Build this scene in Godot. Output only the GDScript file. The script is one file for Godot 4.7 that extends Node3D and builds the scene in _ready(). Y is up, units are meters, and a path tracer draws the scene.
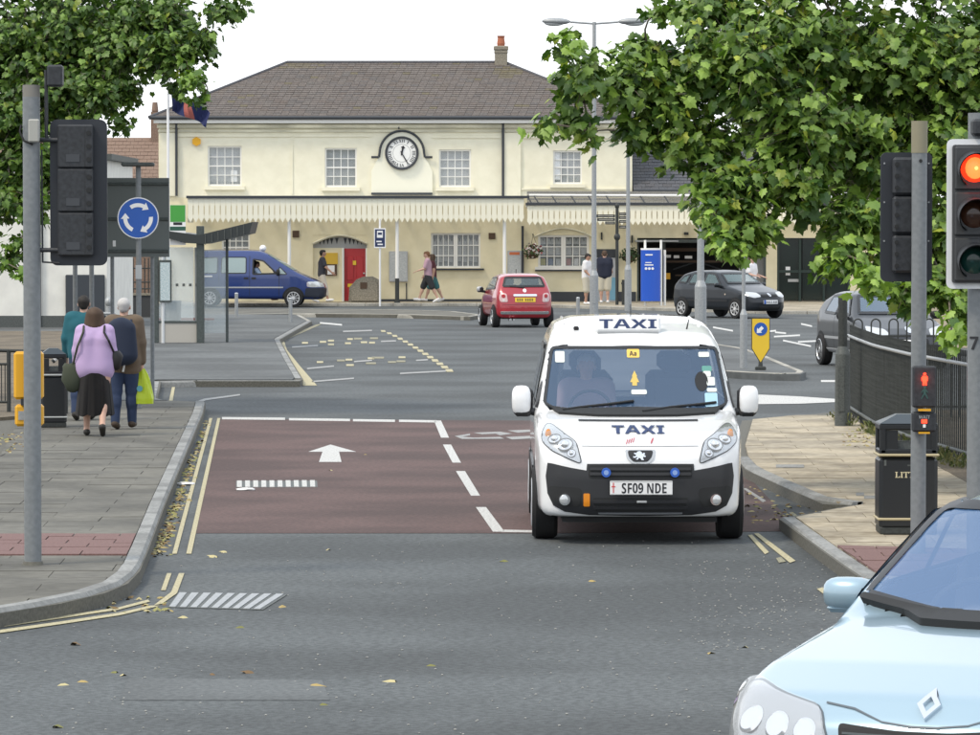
extends Node3D
# A street corner in front of a cream railway station, seen with a long lens.

var FOC := 367.5 / tan(deg_to_rad(5.0))
var TILT := atan(142.5 / FOC)
const EYE := 2.8
var rng := RandomNumberGenerator.new()
var mats := {}
var taken := {}
var texs := {}

# ---------------------------------------------------------------- mesh builder
class MB:
	var v := PackedVector3Array()
	var n := PackedVector3Array()
	var ix := PackedInt32Array()
	var c := PackedColorArray()
	var tint := Color(1, 1, 1)
	var coloured := false
	func vert(p: Vector3, nn: Vector3) -> int:
		v.append(p); n.append(nn); c.append(tint)
		return v.size() - 1
	func tri(a: Vector3, b: Vector3, d: Vector3) -> void:   # counter-clockwise from outside
		var nn := (b - a).cross(d - a)
		if nn.length_squared() < 1e-16: return
		nn = nn.normalized()
		var i := vert(a, nn)
		vert(b, nn); vert(d, nn)
		ix.append_array([i, i + 2, i + 1])
	func quad(a: Vector3, b: Vector3, d: Vector3, e: Vector3) -> void:
		var nn := (d - a).cross(e - b)
		if nn.length_squared() < 1e-18: return
		nn = nn.normalized()
		var i := vert(a, nn)
		vert(b, nn); vert(d, nn); vert(e, nn)
		ix.append_array([i, i + 2, i + 1, i, i + 3, i + 2])
	func box(ce: Vector3, s: Vector3, b := Basis.IDENTITY) -> MB:
		var h := s / 2.0
		var p := []
		for k in 8:
			p.append(ce + b * Vector3(h.x if k & 1 else -h.x, h.y if k & 2 else -h.y, h.z if k & 4 else -h.z))
		for f in [[4, 5, 7, 6], [1, 0, 2, 3], [5, 1, 3, 7], [0, 4, 6, 2], [6, 7, 3, 2], [0, 1, 5, 4]]:
			quad(p[f[0]], p[f[1]], p[f[2]], p[f[3]])
		return self
	func rbox(ce: Vector3, s: Vector3, r: float, b := Basis.IDENTITY) -> MB:   # box with chamfered edges
		var h := s / 2.0
		r = minf(r, minf(h.x, minf(h.y, h.z)) * 0.95)
		var q := {}
		for k in 8:
			var sg := Vector3(1 if k & 1 else -1, 1 if k & 2 else -1, 1 if k & 4 else -1)
			for a in 3:
				var o := h - Vector3(r, r, r)
				o[a] = h[a]
				q[k * 3 + a] = ce + b * (o * sg)
		for f in [[4, 5, 7, 6, 2], [1, 0, 2, 3, 2], [5, 1, 3, 7, 0], [0, 4, 6, 2, 0], [6, 7, 3, 2, 1], [0, 1, 5, 4, 1]]:
			quad(q[f[0] * 3 + f[4]], q[f[1] * 3 + f[4]], q[f[2] * 3 + f[4]], q[f[3] * 3 + f[4]])
		for a in 3:
			var a1 := (a + 1) % 3
			var a2 := (a + 2) % 3
			for s1 in 2:
				for s2 in 2:
					var k0 := (s1 << a1) | (s2 << a2)
					var k1 := k0 | (1 << a)
					var A: Vector3 = q[k0 * 3 + a1]
					var B: Vector3 = q[k1 * 3 + a1]
					var C: Vector3 = q[k1 * 3 + a2]
					var D: Vector3 = q[k0 * 3 + a2]
					if (B - A).cross(C - A).dot((A + C) / 2.0 - ce) > 0: quad(A, B, C, D)
					else: quad(D, C, B, A)
		for k in 8:
			var A: Vector3 = q[k * 3]
			var B: Vector3 = q[k * 3 + 1]
			var C: Vector3 = q[k * 3 + 2]
			if (B - A).cross(C - A).dot(A - ce) > 0: tri(A, B, C)
			else: tri(A, C, B)
		return self
	func cyl(p0: Vector3, p1: Vector3, r0: float, r1 := -1.0, seg := 10, caps := true) -> MB:
		if r1 < 0: r1 = r0
		var ax := (p1 - p0)
		if ax.length() < 1e-6: return self
		var d := ax.normalized()
		var u := d.cross(Vector3(0, 0, 1) if absf(d.z) < 0.9 else Vector3(1, 0, 0)).normalized()
		var w := d.cross(u)
		var i0 := v.size()
		for k in seg + 1:
			var a := TAU * k / seg
			var o := u * cos(a) + w * sin(a)
			var nn := (o + d * (r0 - r1) / ax.length()).normalized()
			vert(p0 + o * r0, nn); vert(p1 + o * r1, nn)
		for k in seg:
			var a := i0 + k * 2
			ix.append_array([a, a + 1, a + 3, a, a + 3, a + 2])
		if caps:
			for e in 2:
				var pc := p0 if e == 0 else p1
				var r := r0 if e == 0 else r1
				if r < 1e-4: continue
				var nn := -d if e == 0 else d
				var ic := vert(pc, nn)
				for k in seg + 1:
					var a := TAU * k / seg
					vert(pc + (u * cos(a) + w * sin(a)) * r, nn)
				for k in seg:
					if e == 0: ix.append_array([ic, ic + 1 + k, ic + 2 + k])
					else: ix.append_array([ic, ic + 2 + k, ic + 1 + k])
		_fix(i0)
		return self
	func tube(pts: Array, r: float, seg := 8) -> MB:
		for k in pts.size() - 1: cyl(pts[k], pts[k + 1], r, r, seg)
		for k in range(1, pts.size() - 1): ball(pts[k], Vector3(r, r, r), seg, 4)
		return self
	func ball(ce: Vector3, r: Vector3, seg := 12, rings := 8, b := Basis.IDENTITY) -> MB:
		var i0 := v.size()
		for j in rings + 1:
			var ph := PI * j / rings
			for k in seg + 1:
				var th := TAU * k / seg
				var o := Vector3(sin(ph) * cos(th), cos(ph), sin(ph) * sin(th))
				vert(ce + b * (o * r), (b * (o / r)).normalized())
		for j in rings:
			for k in seg:
				var a := i0 + j * (seg + 1) + k
				ix.append_array([a, a + seg + 2, a + 1, a, a + seg + 1, a + seg + 2])
		_fix(i0)
		return self
	func _fix(i0: int) -> void:   # turn triangles so that they agree with their normals
		var k := ix.size() - 3
		while k >= 0 and ix[k] >= i0 and ix[k + 1] >= i0:
			var a := ix[k]
			var nn := (v[ix[k + 1]] - v[a]).cross(v[ix[k + 2]] - v[a])
			if nn.dot(n[a] + n[ix[k + 1]] + n[ix[k + 2]]) > 0:
				var t := ix[k + 1]
				ix[k + 1] = ix[k + 2]
				ix[k + 2] = t
			k -= 3
	func prism(poly: PackedVector2Array, xf: Transform3D, depth: float, back := true) -> MB:   # poly lies in xf's XY plane, extruded along +Z
		if poly.size() < 3: return self
		var area := 0.0
		for k in poly.size():
			area += poly[k].cross(poly[(k + 1) % poly.size()])
		if area < 0: poly = _rev(poly)
		var t := Geometry2D.triangulate_polygon(poly)
		for k in range(0, t.size(), 3):
			var a := poly[t[k]]
			var b := poly[t[k + 1]]
			var d := poly[t[k + 2]]
			if (b - a).cross(d - a) < 0:
				var x := b
				b = d
				d = x
			tri(xf * Vector3(a.x, a.y, depth), xf * Vector3(b.x, b.y, depth), xf * Vector3(d.x, d.y, depth))
			if back: tri(xf * Vector3(a.x, a.y, 0), xf * Vector3(d.x, d.y, 0), xf * Vector3(b.x, b.y, 0))
		if absf(depth) > 1e-6:
			for k in poly.size():
				var a := poly[k]
				var b := poly[(k + 1) % poly.size()]
				quad(xf * Vector3(a.x, a.y, 0), xf * Vector3(b.x, b.y, 0), xf * Vector3(b.x, b.y, depth), xf * Vector3(a.x, a.y, depth))
		return self
	func _rev(p: PackedVector2Array) -> PackedVector2Array:
		var q := p.duplicate()
		q.reverse()
		return q
	func lathe(prof: Array, xf: Transform3D, seg := 16) -> MB:   # prof: [radius, height] along local Y
		for j in prof.size() - 1:
			var a: Vector2 = prof[j]
			var b: Vector2 = prof[j + 1]
			cyl_local(xf, a, b, seg)
		return self
	func cyl_local(xf: Transform3D, a: Vector2, b: Vector2, seg: int) -> void:
		var i0 := v.size()
		var sl := Vector2(b.y - a.y, a.x - b.x).normalized()
		for k in seg + 1:
			var t := TAU * k / seg
			var o := Vector3(cos(t), 0, sin(t))
			var nn := (xf.basis * (o * sl.x + Vector3(0, sl.y, 0))).normalized()
			vert(xf * (o * a.x + Vector3(0, a.y, 0)), nn)
			vert(xf * (o * b.x + Vector3(0, b.y, 0)), nn)
		for k in seg:
			var q := i0 + k * 2
			ix.append_array([q, q + 1, q + 3, q, q + 3, q + 2])
		_fix(i0)
	func mesh() -> ArrayMesh:
		var m := ArrayMesh.new()
		if v.size() == 0: return m
		var a := []
		a.resize(Mesh.ARRAY_MAX)
		a[Mesh.ARRAY_VERTEX] = v
		a[Mesh.ARRAY_NORMAL] = n
		if coloured: a[Mesh.ARRAY_COLOR] = c
		a[Mesh.ARRAY_INDEX] = ix
		m.add_surface_from_arrays(Mesh.PRIMITIVE_TRIANGLES, a)
		return m

# ---------------------------------------------------------------- where things stand
func ray(px: float, py: float) -> Vector3:
	return Basis(Vector3.RIGHT, -TILT) * Vector3((px - 490.0) / FOC, (367.5 - py) / FOC, -1)
func G(px: float, py: float, h := 0.0) -> Vector3:      # the ground point seen there
	var r := ray(px, py)
	return Vector3(0, EYE, 0) + r * ((h - EYE) / r.y)
func P(px: float, py: float, d: float) -> Vector3:      # the point d metres ahead
	var r := ray(px, py)
	return Vector3(0, EYE, 0) + r * (d / -r.z)
func gpoly(a: Array, h := 0.0) -> PackedVector2Array:   # ground outline as (x, -z)
	var o := PackedVector2Array()
	for p in a:
		var g := G(p[0], p[1], h)
		o.append(Vector2(g.x, -g.z))
	return o
func flat_xf(y: float) -> Transform3D:                  # XY of an outline -> ground x, -z ; extrudes upwards
	return Transform3D(Basis(Vector3(1, 0, 0), Vector3(0, 0, -1), Vector3(0, 1, 0)), Vector3(0, y, 0))

# ---------------------------------------------------------------- nodes
func numbered(called: String) -> String:
	if not taken.has(called):
		taken[called] = 0
		return called
	taken[called] += 1
	return "%s_%03d" % [called, taken[called]]
func mi(called: String, m, mat: Material, parent: Node = self, xf := Transform3D.IDENTITY) -> MeshInstance3D:
	var o := MeshInstance3D.new()
	o.mesh = m.mesh() if m is MB else m
	o.name = numbered(called) if parent == self else called
	o.material_override = mat
	o.transform = xf
	parent.add_child(o, true)
	return o
func tag(o: Node, label: String, category: String, group := "") -> Node:
	o.set_meta("label", label)
	o.set_meta("category", category)
	if group: o.set_meta("group", group)
	return o
func thing(called: String, label: String, category: String, at := Vector3.ZERO, turn := 0.0, group := "") -> Node3D:
	var o := Node3D.new()
	o.name = numbered(called)
	add_child(o)
	o.position = at
	o.rotation.y = turn
	tag(o, label, category, group)
	return o
func struct(called: String, m, mat: Material) -> MeshInstance3D:
	var o := mi(called, m, mat)
	o.set_meta("kind", "structure")
	return o
func bx(called: String, ce: Vector3, s: Vector3, mat: Material, parent: Node, r := 0.0) -> MeshInstance3D:
	var m := MB.new()
	if r > 0: m.rbox(Vector3.ZERO, s, r)
	else: m.box(Vector3.ZERO, s)
	return mi(called, m, mat, parent, Transform3D(Basis.IDENTITY, ce))
func rod(called: String, a: Vector3, b: Vector3, r: float, mat: Material, parent: Node, r1 := -1.0, seg := 12) -> MeshInstance3D:
	return mi(called, MB.new().cyl(a, b, r, r1, seg), mat, parent)

# ---------------------------------------------------------------- materials
func lin(r: float, g: float, b: float) -> Color:
	return Color(r, g, b).linear_to_srgb()
func M(key: String, col: Color, rough := 0.6, metal := 0.0, spec := 0.5) -> StandardMaterial3D:   # col is a linear base colour
	if mats.has(key): return mats[key]
	var m := StandardMaterial3D.new()
	m.resource_name = key
	m.albedo_color = Color(col.r, col.g, col.b).linear_to_srgb()
	m.roughness = rough
	m.metallic = metal
	m.metallic_specular = spec
	mats[key] = m
	return m
func tex(key: String, size: int, freq: float, octaves: int, lo: Color, hi: Color, seed_ := 1, contrast := 1.0, speck := 0.0, kind := FastNoiseLite.TYPE_SIMPLEX_SMOOTH) -> ImageTexture:   # linear colours
	if texs.has(key): return texs[key]
	var fn := FastNoiseLite.new()
	fn.noise_type = kind
	fn.seed = seed_
	fn.frequency = freq
	fn.fractal_octaves = octaves
	var im := fn.get_seamless_image(size, size)
	im.convert(Image.FORMAT_L8)
	var d := im.get_data()
	var lut := []
	for i in 256:
		var t := clampf((i / 255.0 - 0.5) * contrast + 0.5, 0, 1)
		var cc := lo.lerp(hi, t).linear_to_srgb()
		lut.append([int(cc.r * 255), int(cc.g * 255), int(cc.b * 255)])
	var o := PackedByteArray()
	o.resize(size * size * 3)
	var r := RandomNumberGenerator.new()
	r.seed = seed_
	var sp := int(speck * 255)
	for i in size * size:
		var q := int(d[i])
		if sp > 0: q = clampi(q + r.randi_range(-sp, sp), 0, 255)
		var l: Array = lut[q]
		o[i * 3] = l[0]; o[i * 3 + 1] = l[1]; o[i * 3 + 2] = l[2]
	texs[key] = ImageTexture.create_from_image(Image.create_from_data(size, size, false, Image.FORMAT_RGB8, o))
	return texs[key]
func TM(key: String, lo: Color, hi: Color, tile: float, freq := 0.02, octaves := 5, rough := 0.8, speck := 0.0, detail_tile := 0.0, bump := 0.0, contrast := 1.6) -> StandardMaterial3D:   # noisy surface, world-mapped
	if mats.has(key): return mats[key]
	var m := M(key, Color(1, 1, 1), rough)
	m.albedo_texture = tex(key, 512, freq, octaves, lo, hi, hash(key) % 1000, contrast, speck)
	m.uv1_triplanar = true
	m.uv1_world_triplanar = true
	m.uv1_scale = Vector3.ONE / tile
	if detail_tile > 0:
		m.detail_enabled = true
		m.detail_blend_mode = BaseMaterial3D.BLEND_MODE_MUL
		m.detail_albedo = tex("stains", 512, 0.008, 5, Color(0.62, 0.62, 0.62), Color(1.0, 1.0, 1.0), 77, 2.2)
		m.detail_uv_layer = BaseMaterial3D.DETAIL_UV_2
		m.uv2_triplanar = true
		m.uv2_world_triplanar = true
		m.uv2_scale = Vector3.ONE / detail_tile
	if bump > 0:
		m.heightmap_enabled = true
		m.heightmap_texture = m.albedo_texture
		m.heightmap_scale = bump
	return m
func glass(key: String, col: Color, alpha: float) -> StandardMaterial3D:
	var m := M(key, col, 0.03)
	m.transparency = BaseMaterial3D.TRANSPARENCY_ALPHA
	m.albedo_color.a = alpha
	return m
func paint(key: String, col: Color, metal := 0.0, rough := 0.3) -> StandardMaterial3D:
	var m := M(key, col, rough, metal)
	m.clearcoat_enabled = true
	m.clearcoat = 1.0
	m.clearcoat_roughness = 0.03
	return m
func lamp_mat(key: String, col: Color, energy: float) -> StandardMaterial3D:
	var m := M(key, col, 0.3)
	m.emission_enabled = true
	m.emission = col.linear_to_srgb()
	m.emission_energy_multiplier = energy
	return m
func words(s: String, height: float, depth := 0.004, serif := false, bold := true) -> TextMesh:
	var t := TextMesh.new()
	var f := SystemFont.new()
	f.font_names = PackedStringArray(["Droid Serif" if serif else "Droid Sans"])
	f.font_weight = 700 if bold else 400
	t.font = f
	t.text = s
	t.font_size = 64
	t.pixel_size = height / 46.0
	t.depth = depth
	t.curve_step = 4.0
	return t
func ngon(r: float, n: int, ce := Vector2.ZERO, ph := 0.0, ry := -1.0) -> PackedVector2Array:
	var o := PackedVector2Array()
	for k in n: o.append(ce + Vector2(cos(TAU * k / n + ph) * r, sin(TAU * k / n + ph) * (ry if ry > 0 else r)))
	return o
func rect(x0: float, y0: float, x1: float, y1: float, r := 0.0, seg := 3) -> PackedVector2Array:
	if r <= 0: return PackedVector2Array([Vector2(x0, y0), Vector2(x1, y0), Vector2(x1, y1), Vector2(x0, y1)])
	var o := PackedVector2Array()
	for q in 4:
		var ce := Vector2(x1 - r if q in [0, 3] else x0 + r, y1 - r if q in [0, 1] else y0 + r)
		for k in seg + 1:
			var a := PI / 2 * (q + float(k) / seg)
			o.append(ce + Vector2(cos(a), sin(a)) * r)
	return o

func _ready() -> void:
	rng.seed = 20260
	# ---- camera, sky, sun, exposure
	var cam := Camera3D.new()
	cam.name = "camera"
	add_child(cam)
	cam.position = Vector3(0, EYE, 0)
	cam.rotation.x = -TILT
	cam.fov = 10.0
	cam.far = 4000.0
	cam.near = 0.5
	cam.current = true
	var env := Environment.new()
	env.background_mode = Environment.BG_SKY
	var sky_m := ProceduralSkyMaterial.new()
	sky_m.sky_top_color = Color(0.90, 0.935, 0.98)
	sky_m.sky_horizon_color = Color(0.98, 0.99, 1.0)
	sky_m.sky_curve = 0.25
	sky_m.ground_horizon_color = Color(0.55, 0.55, 0.54)
	sky_m.ground_bottom_color = Color(0.4, 0.4, 0.4)
	sky_m.sky_energy_multiplier = 1.0
	var sky := Sky.new()
	sky.sky_material = sky_m
	env.sky = sky
	env.tonemap_mode = Environment.TONE_MAPPER_LINEAR
	env.tonemap_exposure = 1.5
	env.sdfgi_enabled = true
	env.ssao_enabled = true
	env.ssil_enabled = true
	var we := WorldEnvironment.new()
	we.environment = env
	we.name = "surroundings"
	add_child(we)
	var sun := DirectionalLight3D.new()
	sun.name = "sun"
	sun.light_energy = 0.5
	sun.light_color = Color(1.0, 0.95, 0.87)
	sun.light_angular_distance = 10.0
	sun.shadow_enabled = true
	sun.rotation_degrees = Vector3(-54, -56, 0)
	add_child(sun)

	materials()
	ground()
	station()
	side_buildings()
	street_furniture()
	fences()
	vehicles()
	people()
	trees()
	litter()

func materials() -> void:
	TM("asphalt", Color(0.055, 0.062, 0.065), Color(0.122, 0.135, 0.139), 2.3, 0.06, 4, 0.9, 0.34, 19.0, 0.0, 1.5)
	TM("asphalt_red", Color(0.078, 0.047, 0.043), Color(0.138, 0.084, 0.077), 2.1, 0.06, 4, 0.9, 0.3, 13.0, 0.0, 1.5)
	TM("asphalt_pale", Color(0.092, 0.099, 0.101), Color(0.140, 0.150, 0.152), 3.1, 0.03, 4, 0.88, 0.16, 21.0, 0.0, 1.4)
	TM("asphalt_patch", Color(0.082, 0.090, 0.093), Color(0.138, 0.150, 0.154), 1.9, 0.06, 4, 0.9, 0.25, 17.0)
	TM("slab_grey", Color(0.126, 0.121, 0.102), Color(0.166, 0.160, 0.136), 1.7, 0.02, 5, 0.88, 0.10, 9.0)
	TM("slab_grey_dark", Color(0.118, 0.114, 0.098), Color(0.156, 0.151, 0.130), 1.9, 0.02, 5, 0.88, 0.10, 9.0)
	TM("slab_beige", Color(0.37, 0.315, 0.225), Color(0.50, 0.435, 0.325), 1.7, 0.02, 5, 0.88, 0.10, 7.0)
	TM("slab_beige_dark", Color(0.33, 0.285, 0.21), Color(0.45, 0.395, 0.30), 1.9, 0.02, 5, 0.88, 0.10, 7.0)
	TM("bedding", Color(0.085, 0.083, 0.071), Color(0.14, 0.136, 0.116), 1.0, 0.05, 4, 0.95, 0.2)
	TM("kerb", Color(0.22, 0.225, 0.22), Color(0.34, 0.345, 0.335), 0.9, 0.03, 5, 0.85, 0.12, 5.0)
	TM("kerb_pale", Color(0.33, 0.32, 0.28), Color(0.45, 0.43, 0.38), 0.9, 0.03, 5, 0.85, 0.1, 5.0)
	TM("brick_paver", Color(0.13, 0.072, 0.066), Color(0.20, 0.115, 0.105), 0.7, 0.05, 4, 0.88, 0.15)
	TM("white_line", Color(0.34, 0.34, 0.33), Color(0.64, 0.64, 0.62), 0.9, 0.05, 5, 0.75, 0.2)
	TM("yellow_line", Color(0.27, 0.24, 0.14), Color(0.52, 0.47, 0.30), 0.9, 0.05, 5, 0.75, 0.25)
	TM("worn_yellow", Color(0.11, 0.11, 0.09), Color(0.38, 0.35, 0.22), 0.7, 0.06, 4, 0.8, 0.25)
	TM("worn_white", Color(0.16, 0.165, 0.165), Color(0.42, 0.42, 0.41), 0.7, 0.06, 4, 0.8, 0.25)
	TM("gravel", Color(0.10, 0.08, 0.055), Color(0.22, 0.18, 0.125), 1.3, 0.06, 4, 0.95, 0.3, 6.0)
	TM("render_cream", Color(0.72, 0.69, 0.53), Color(0.78, 0.75, 0.59), 3.0, 0.01, 5, 0.85, 0.02, 11.0)
	TM("render_pale", Color(0.75, 0.715, 0.56), Color(0.80, 0.765, 0.61), 3.0, 0.01, 5, 0.85, 0.02)
	TM("render_yellow", Color(0.74, 0.67, 0.46), Color(0.79, 0.72, 0.51), 3.0, 0.01, 5, 0.85, 0.02)
	TM("wall_white", Color(0.70, 0.69, 0.64), Color(0.79, 0.78, 0.72), 4.0, 0.01, 5, 0.85, 0.03)
	TM("slate", Color(0.092, 0.078, 0.070), Color(0.172, 0.148, 0.133), 1.5, 0.03, 5, 0.8, 0.12)
	mats["slate"].vertex_color_use_as_albedo = true
	TM("slate_blue", Color(0.05, 0.052, 0.058), Color(0.10, 0.10, 0.112), 1.5, 0.03, 5, 0.75, 0.1)
	mats["slate_blue"].vertex_color_use_as_albedo = true
	TM("brick_old", Color(0.16, 0.105, 0.08), Color(0.27, 0.19, 0.145), 1.2, 0.04, 5, 0.9, 0.2)
	TM("stone", Color(0.19, 0.17, 0.13), Color(0.33, 0.30, 0.24), 1.0, 0.03, 5, 0.9, 0.15)
	TM("timber_grey", Color(0.17, 0.165, 0.15), Color(0.30, 0.29, 0.27), 1.0, 0.03, 5, 0.9, 0.15)
	TM("galvanised", Color(0.30, 0.315, 0.325), Color(0.39, 0.405, 0.41), 0.8, 0.03, 5, 0.5, 0.05)
	mats["galvanised"].metallic = 0.35
	TM("grey_paint", Color(0.155, 0.17, 0.18), Color(0.20, 0.215, 0.225), 0.7, 0.02, 5, 0.45, 0.04)
	TM("green_grey", Color(0.045, 0.058, 0.056), Color(0.07, 0.085, 0.082), 0.7, 0.02, 5, 0.5, 0.04)
	TM("black_plastic", Color(0.016, 0.018, 0.022), Color(0.030, 0.034, 0.040), 0.5, 0.02, 5, 0.55, 0.05)
	TM("black_iron", Color(0.018, 0.021, 0.020), Color(0.040, 0.045, 0.042), 0.6, 0.03, 5, 0.55, 0.08)
	TM("pale_iron", Color(0.022, 0.026, 0.025), Color(0.050, 0.056, 0.053), 0.6, 0.03, 5, 0.7, 0.1)
	TM("grey_iron", Color(0.055, 0.062, 0.060), Color(0.095, 0.105, 0.10), 0.6, 0.03, 5, 0.6, 0.08)
	TM("bark", Color(0.10, 0.085, 0.065), Color(0.22, 0.19, 0.15), 0.6, 0.03, 5, 0.9, 0.1)
	M("white_trim", Color(0.80, 0.79, 0.75), 0.5)
	M("dark_trim", Color(0.035, 0.040, 0.048), 0.5)
	M("dark", Color(0.012, 0.013, 0.014), 0.7)
	M("interior", Color(0.03, 0.031, 0.033), 0.9)
	M("rubber", Color(0.014, 0.014, 0.015), 0.85)
	M("alloy", Color(0.55, 0.56, 0.57), 0.3, 0.7)
	M("chrome", Color(0.75, 0.76, 0.78), 0.12, 1.0)
	M("silver", Color(0.45, 0.46, 0.47), 0.4, 0.4)
	M("sign_blue", Color(0.014, 0.090, 0.40), 0.4)
	M("sign_white", Color(0.80, 0.80, 0.80), 0.45)
	M("sign_yellow", Color(0.75, 0.50, 0.03), 0.45)
	M("orange_yellow", Color(0.70, 0.36, 0.012), 0.5)
	M("black_print", Color(0.015, 0.016, 0.02), 0.5)
	M("lettering_gold", Color(0.60, 0.53, 0.34), 0.5)
	M("panel_cream", Color(0.82, 0.80, 0.66), 0.8)
	M("valance_cream", Color(0.81, 0.78, 0.63), 0.7)
	glass("pane", Color(0.75, 0.82, 0.85), 0.12)
	glass("smoked", Color(0.05, 0.07, 0.09), 0.55)

# ---------------------------------------------------------------- ground, road, pavements, markings
func mark(called: String, pts: Array, mat: String, parent: Node, up := 0.008) -> MeshInstance3D:
	return mi(called, MB.new().prism(gpoly(pts, up), flat_xf(up - 0.003), 0.003, false), mats[mat], parent)

func kerb_run(pts: Array, parent: Node, mat: String, inward: float, high := 0.13, wide := 0.14, stone := 0.91) -> void:
	# stones laid end to end along a ground outline; inward +1: pavement lies to the left of the run
	var w := []
	for p in pts:
		var g := G(p[0], p[1])
		w.append(Vector2(g.x, -g.z))
	var total := 0.0
	for k in w.size() - 1: total += w[k].distance_to(w[k + 1])
	var count: int = maxi(1, int(round(total / stone)))
	var stations := []
	for s in count + 1: stations.append(_along(w, total * s / count))
	for s in count:
		var a: Vector2 = stations[s]
		var b: Vector2 = stations[s + 1]
		var d := (b - a).normalized()
		var nn := Vector2(-d.y, d.x) * inward
		a += d * 0.004
		b -= d * 0.004
		var prof := [[0.0, -0.02], [0.012, high - 0.03], [0.035, high], [wide, high], [wide, -0.02]]
		var m := MB.new()
		var ra := []
		var rb := []
		for q in prof:
			var pa: Vector2 = a + nn * q[0]
			var pb: Vector2 = b + nn * q[0]
			ra.append(Vector3(pa.x, q[1], -pa.y))
			rb.append(Vector3(pb.x, q[1], -pb.y))
		for k in 4: m.quad(ra[k], rb[k], rb[k + 1], ra[k + 1])
		for e in [ra, rb]:
			m.quad(e[0], e[1], e[2], e[3]); m.tri(e[0], e[3], e[4])
		var mid := Vector3((a.x + b.x) / 2 + nn.x * 0.07, 0.06, -(a.y + b.y) / 2 - nn.y * 0.07)
		for t in range(0, m.ix.size(), 3):   # every face looks away from the stone's middle
			var v0 := m.v[m.ix[t]]
			if m.n[m.ix[t]].dot(v0 - mid) < 0:
				for q in 3: m.n[m.ix[t + q]] = -m.n[m.ix[t + q]]
		m._fix(0)
		mi("kerb_stone", m, mats[mat], parent)
func _along(w: Array, s: float) -> Vector2:
	for k in w.size() - 1:
		var l: float = w[k].distance_to(w[k + 1])
		if s <= l or k == w.size() - 2: return w[k].lerp(w[k + 1], clampf(s / l, 0, 1))
		s -= l
	return w[-1]

func slabs(outline: PackedVector2Array, area: PackedVector2Array, sx: float, sy: float, ang: float, mat_a: String, mat_b: String, top: float, parent: Node, called := "paving_slab", gap := 0.007, most := 300) -> void:
	var lo := Vector2(1e9, 1e9)
	var hi := -lo
	var back := Transform2D(-ang, Vector2.ZERO)
	for p in area:
		lo = lo.min(back * p)
		hi = hi.max(back * p)
	var fwd := Transform2D(ang, Vector2.ZERO)
	var full := MB.new().prism(rect(0, 0, sx - gap, sy - gap), Transform3D(flat_xf(0).basis, Vector3(0, -0.03, 0)), 0.03, false).mesh()
	var made := 0
	var row := 0
	var y := lo.y
	var clip_to := Geometry2D.intersect_polygons(outline, area)
	if clip_to.is_empty(): return
	while y < hi.y:
		var x := lo.x - (sx * 0.5 if row % 2 else 0.0)
		while x < hi.x:
			var q := fwd * rect(x, y, x + sx - gap, y + sy - gap)
			for piece in Geometry2D.intersect_polygons(q, clip_to[0]):
				var ar := 0.0
				for k in piece.size(): ar += piece[k].cross(piece[(k + 1) % piece.size()]) / 2
				ar = absf(ar)
				if ar < 0.004 or made >= most: continue
				made += 1
				var dy := rng.randf_range(-0.003, 0.003)
				var mt: Material = mats[mat_a if rng.randf() < 0.66 else mat_b]
				if ar > (sx - gap) * (sy - gap) * 0.999:
					var o := fwd * Vector2(x, y)
					mi(called, full, mt, parent, Transform3D(Basis(Vector3.UP, ang), Vector3(o.x, top + dy, -o.y)))
				else:
					mi(called, MB.new().prism(piece, flat_xf(top + dy - 0.03), 0.03, false), mt, parent)
			x += sx
		y += sy
		row += 1

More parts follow.
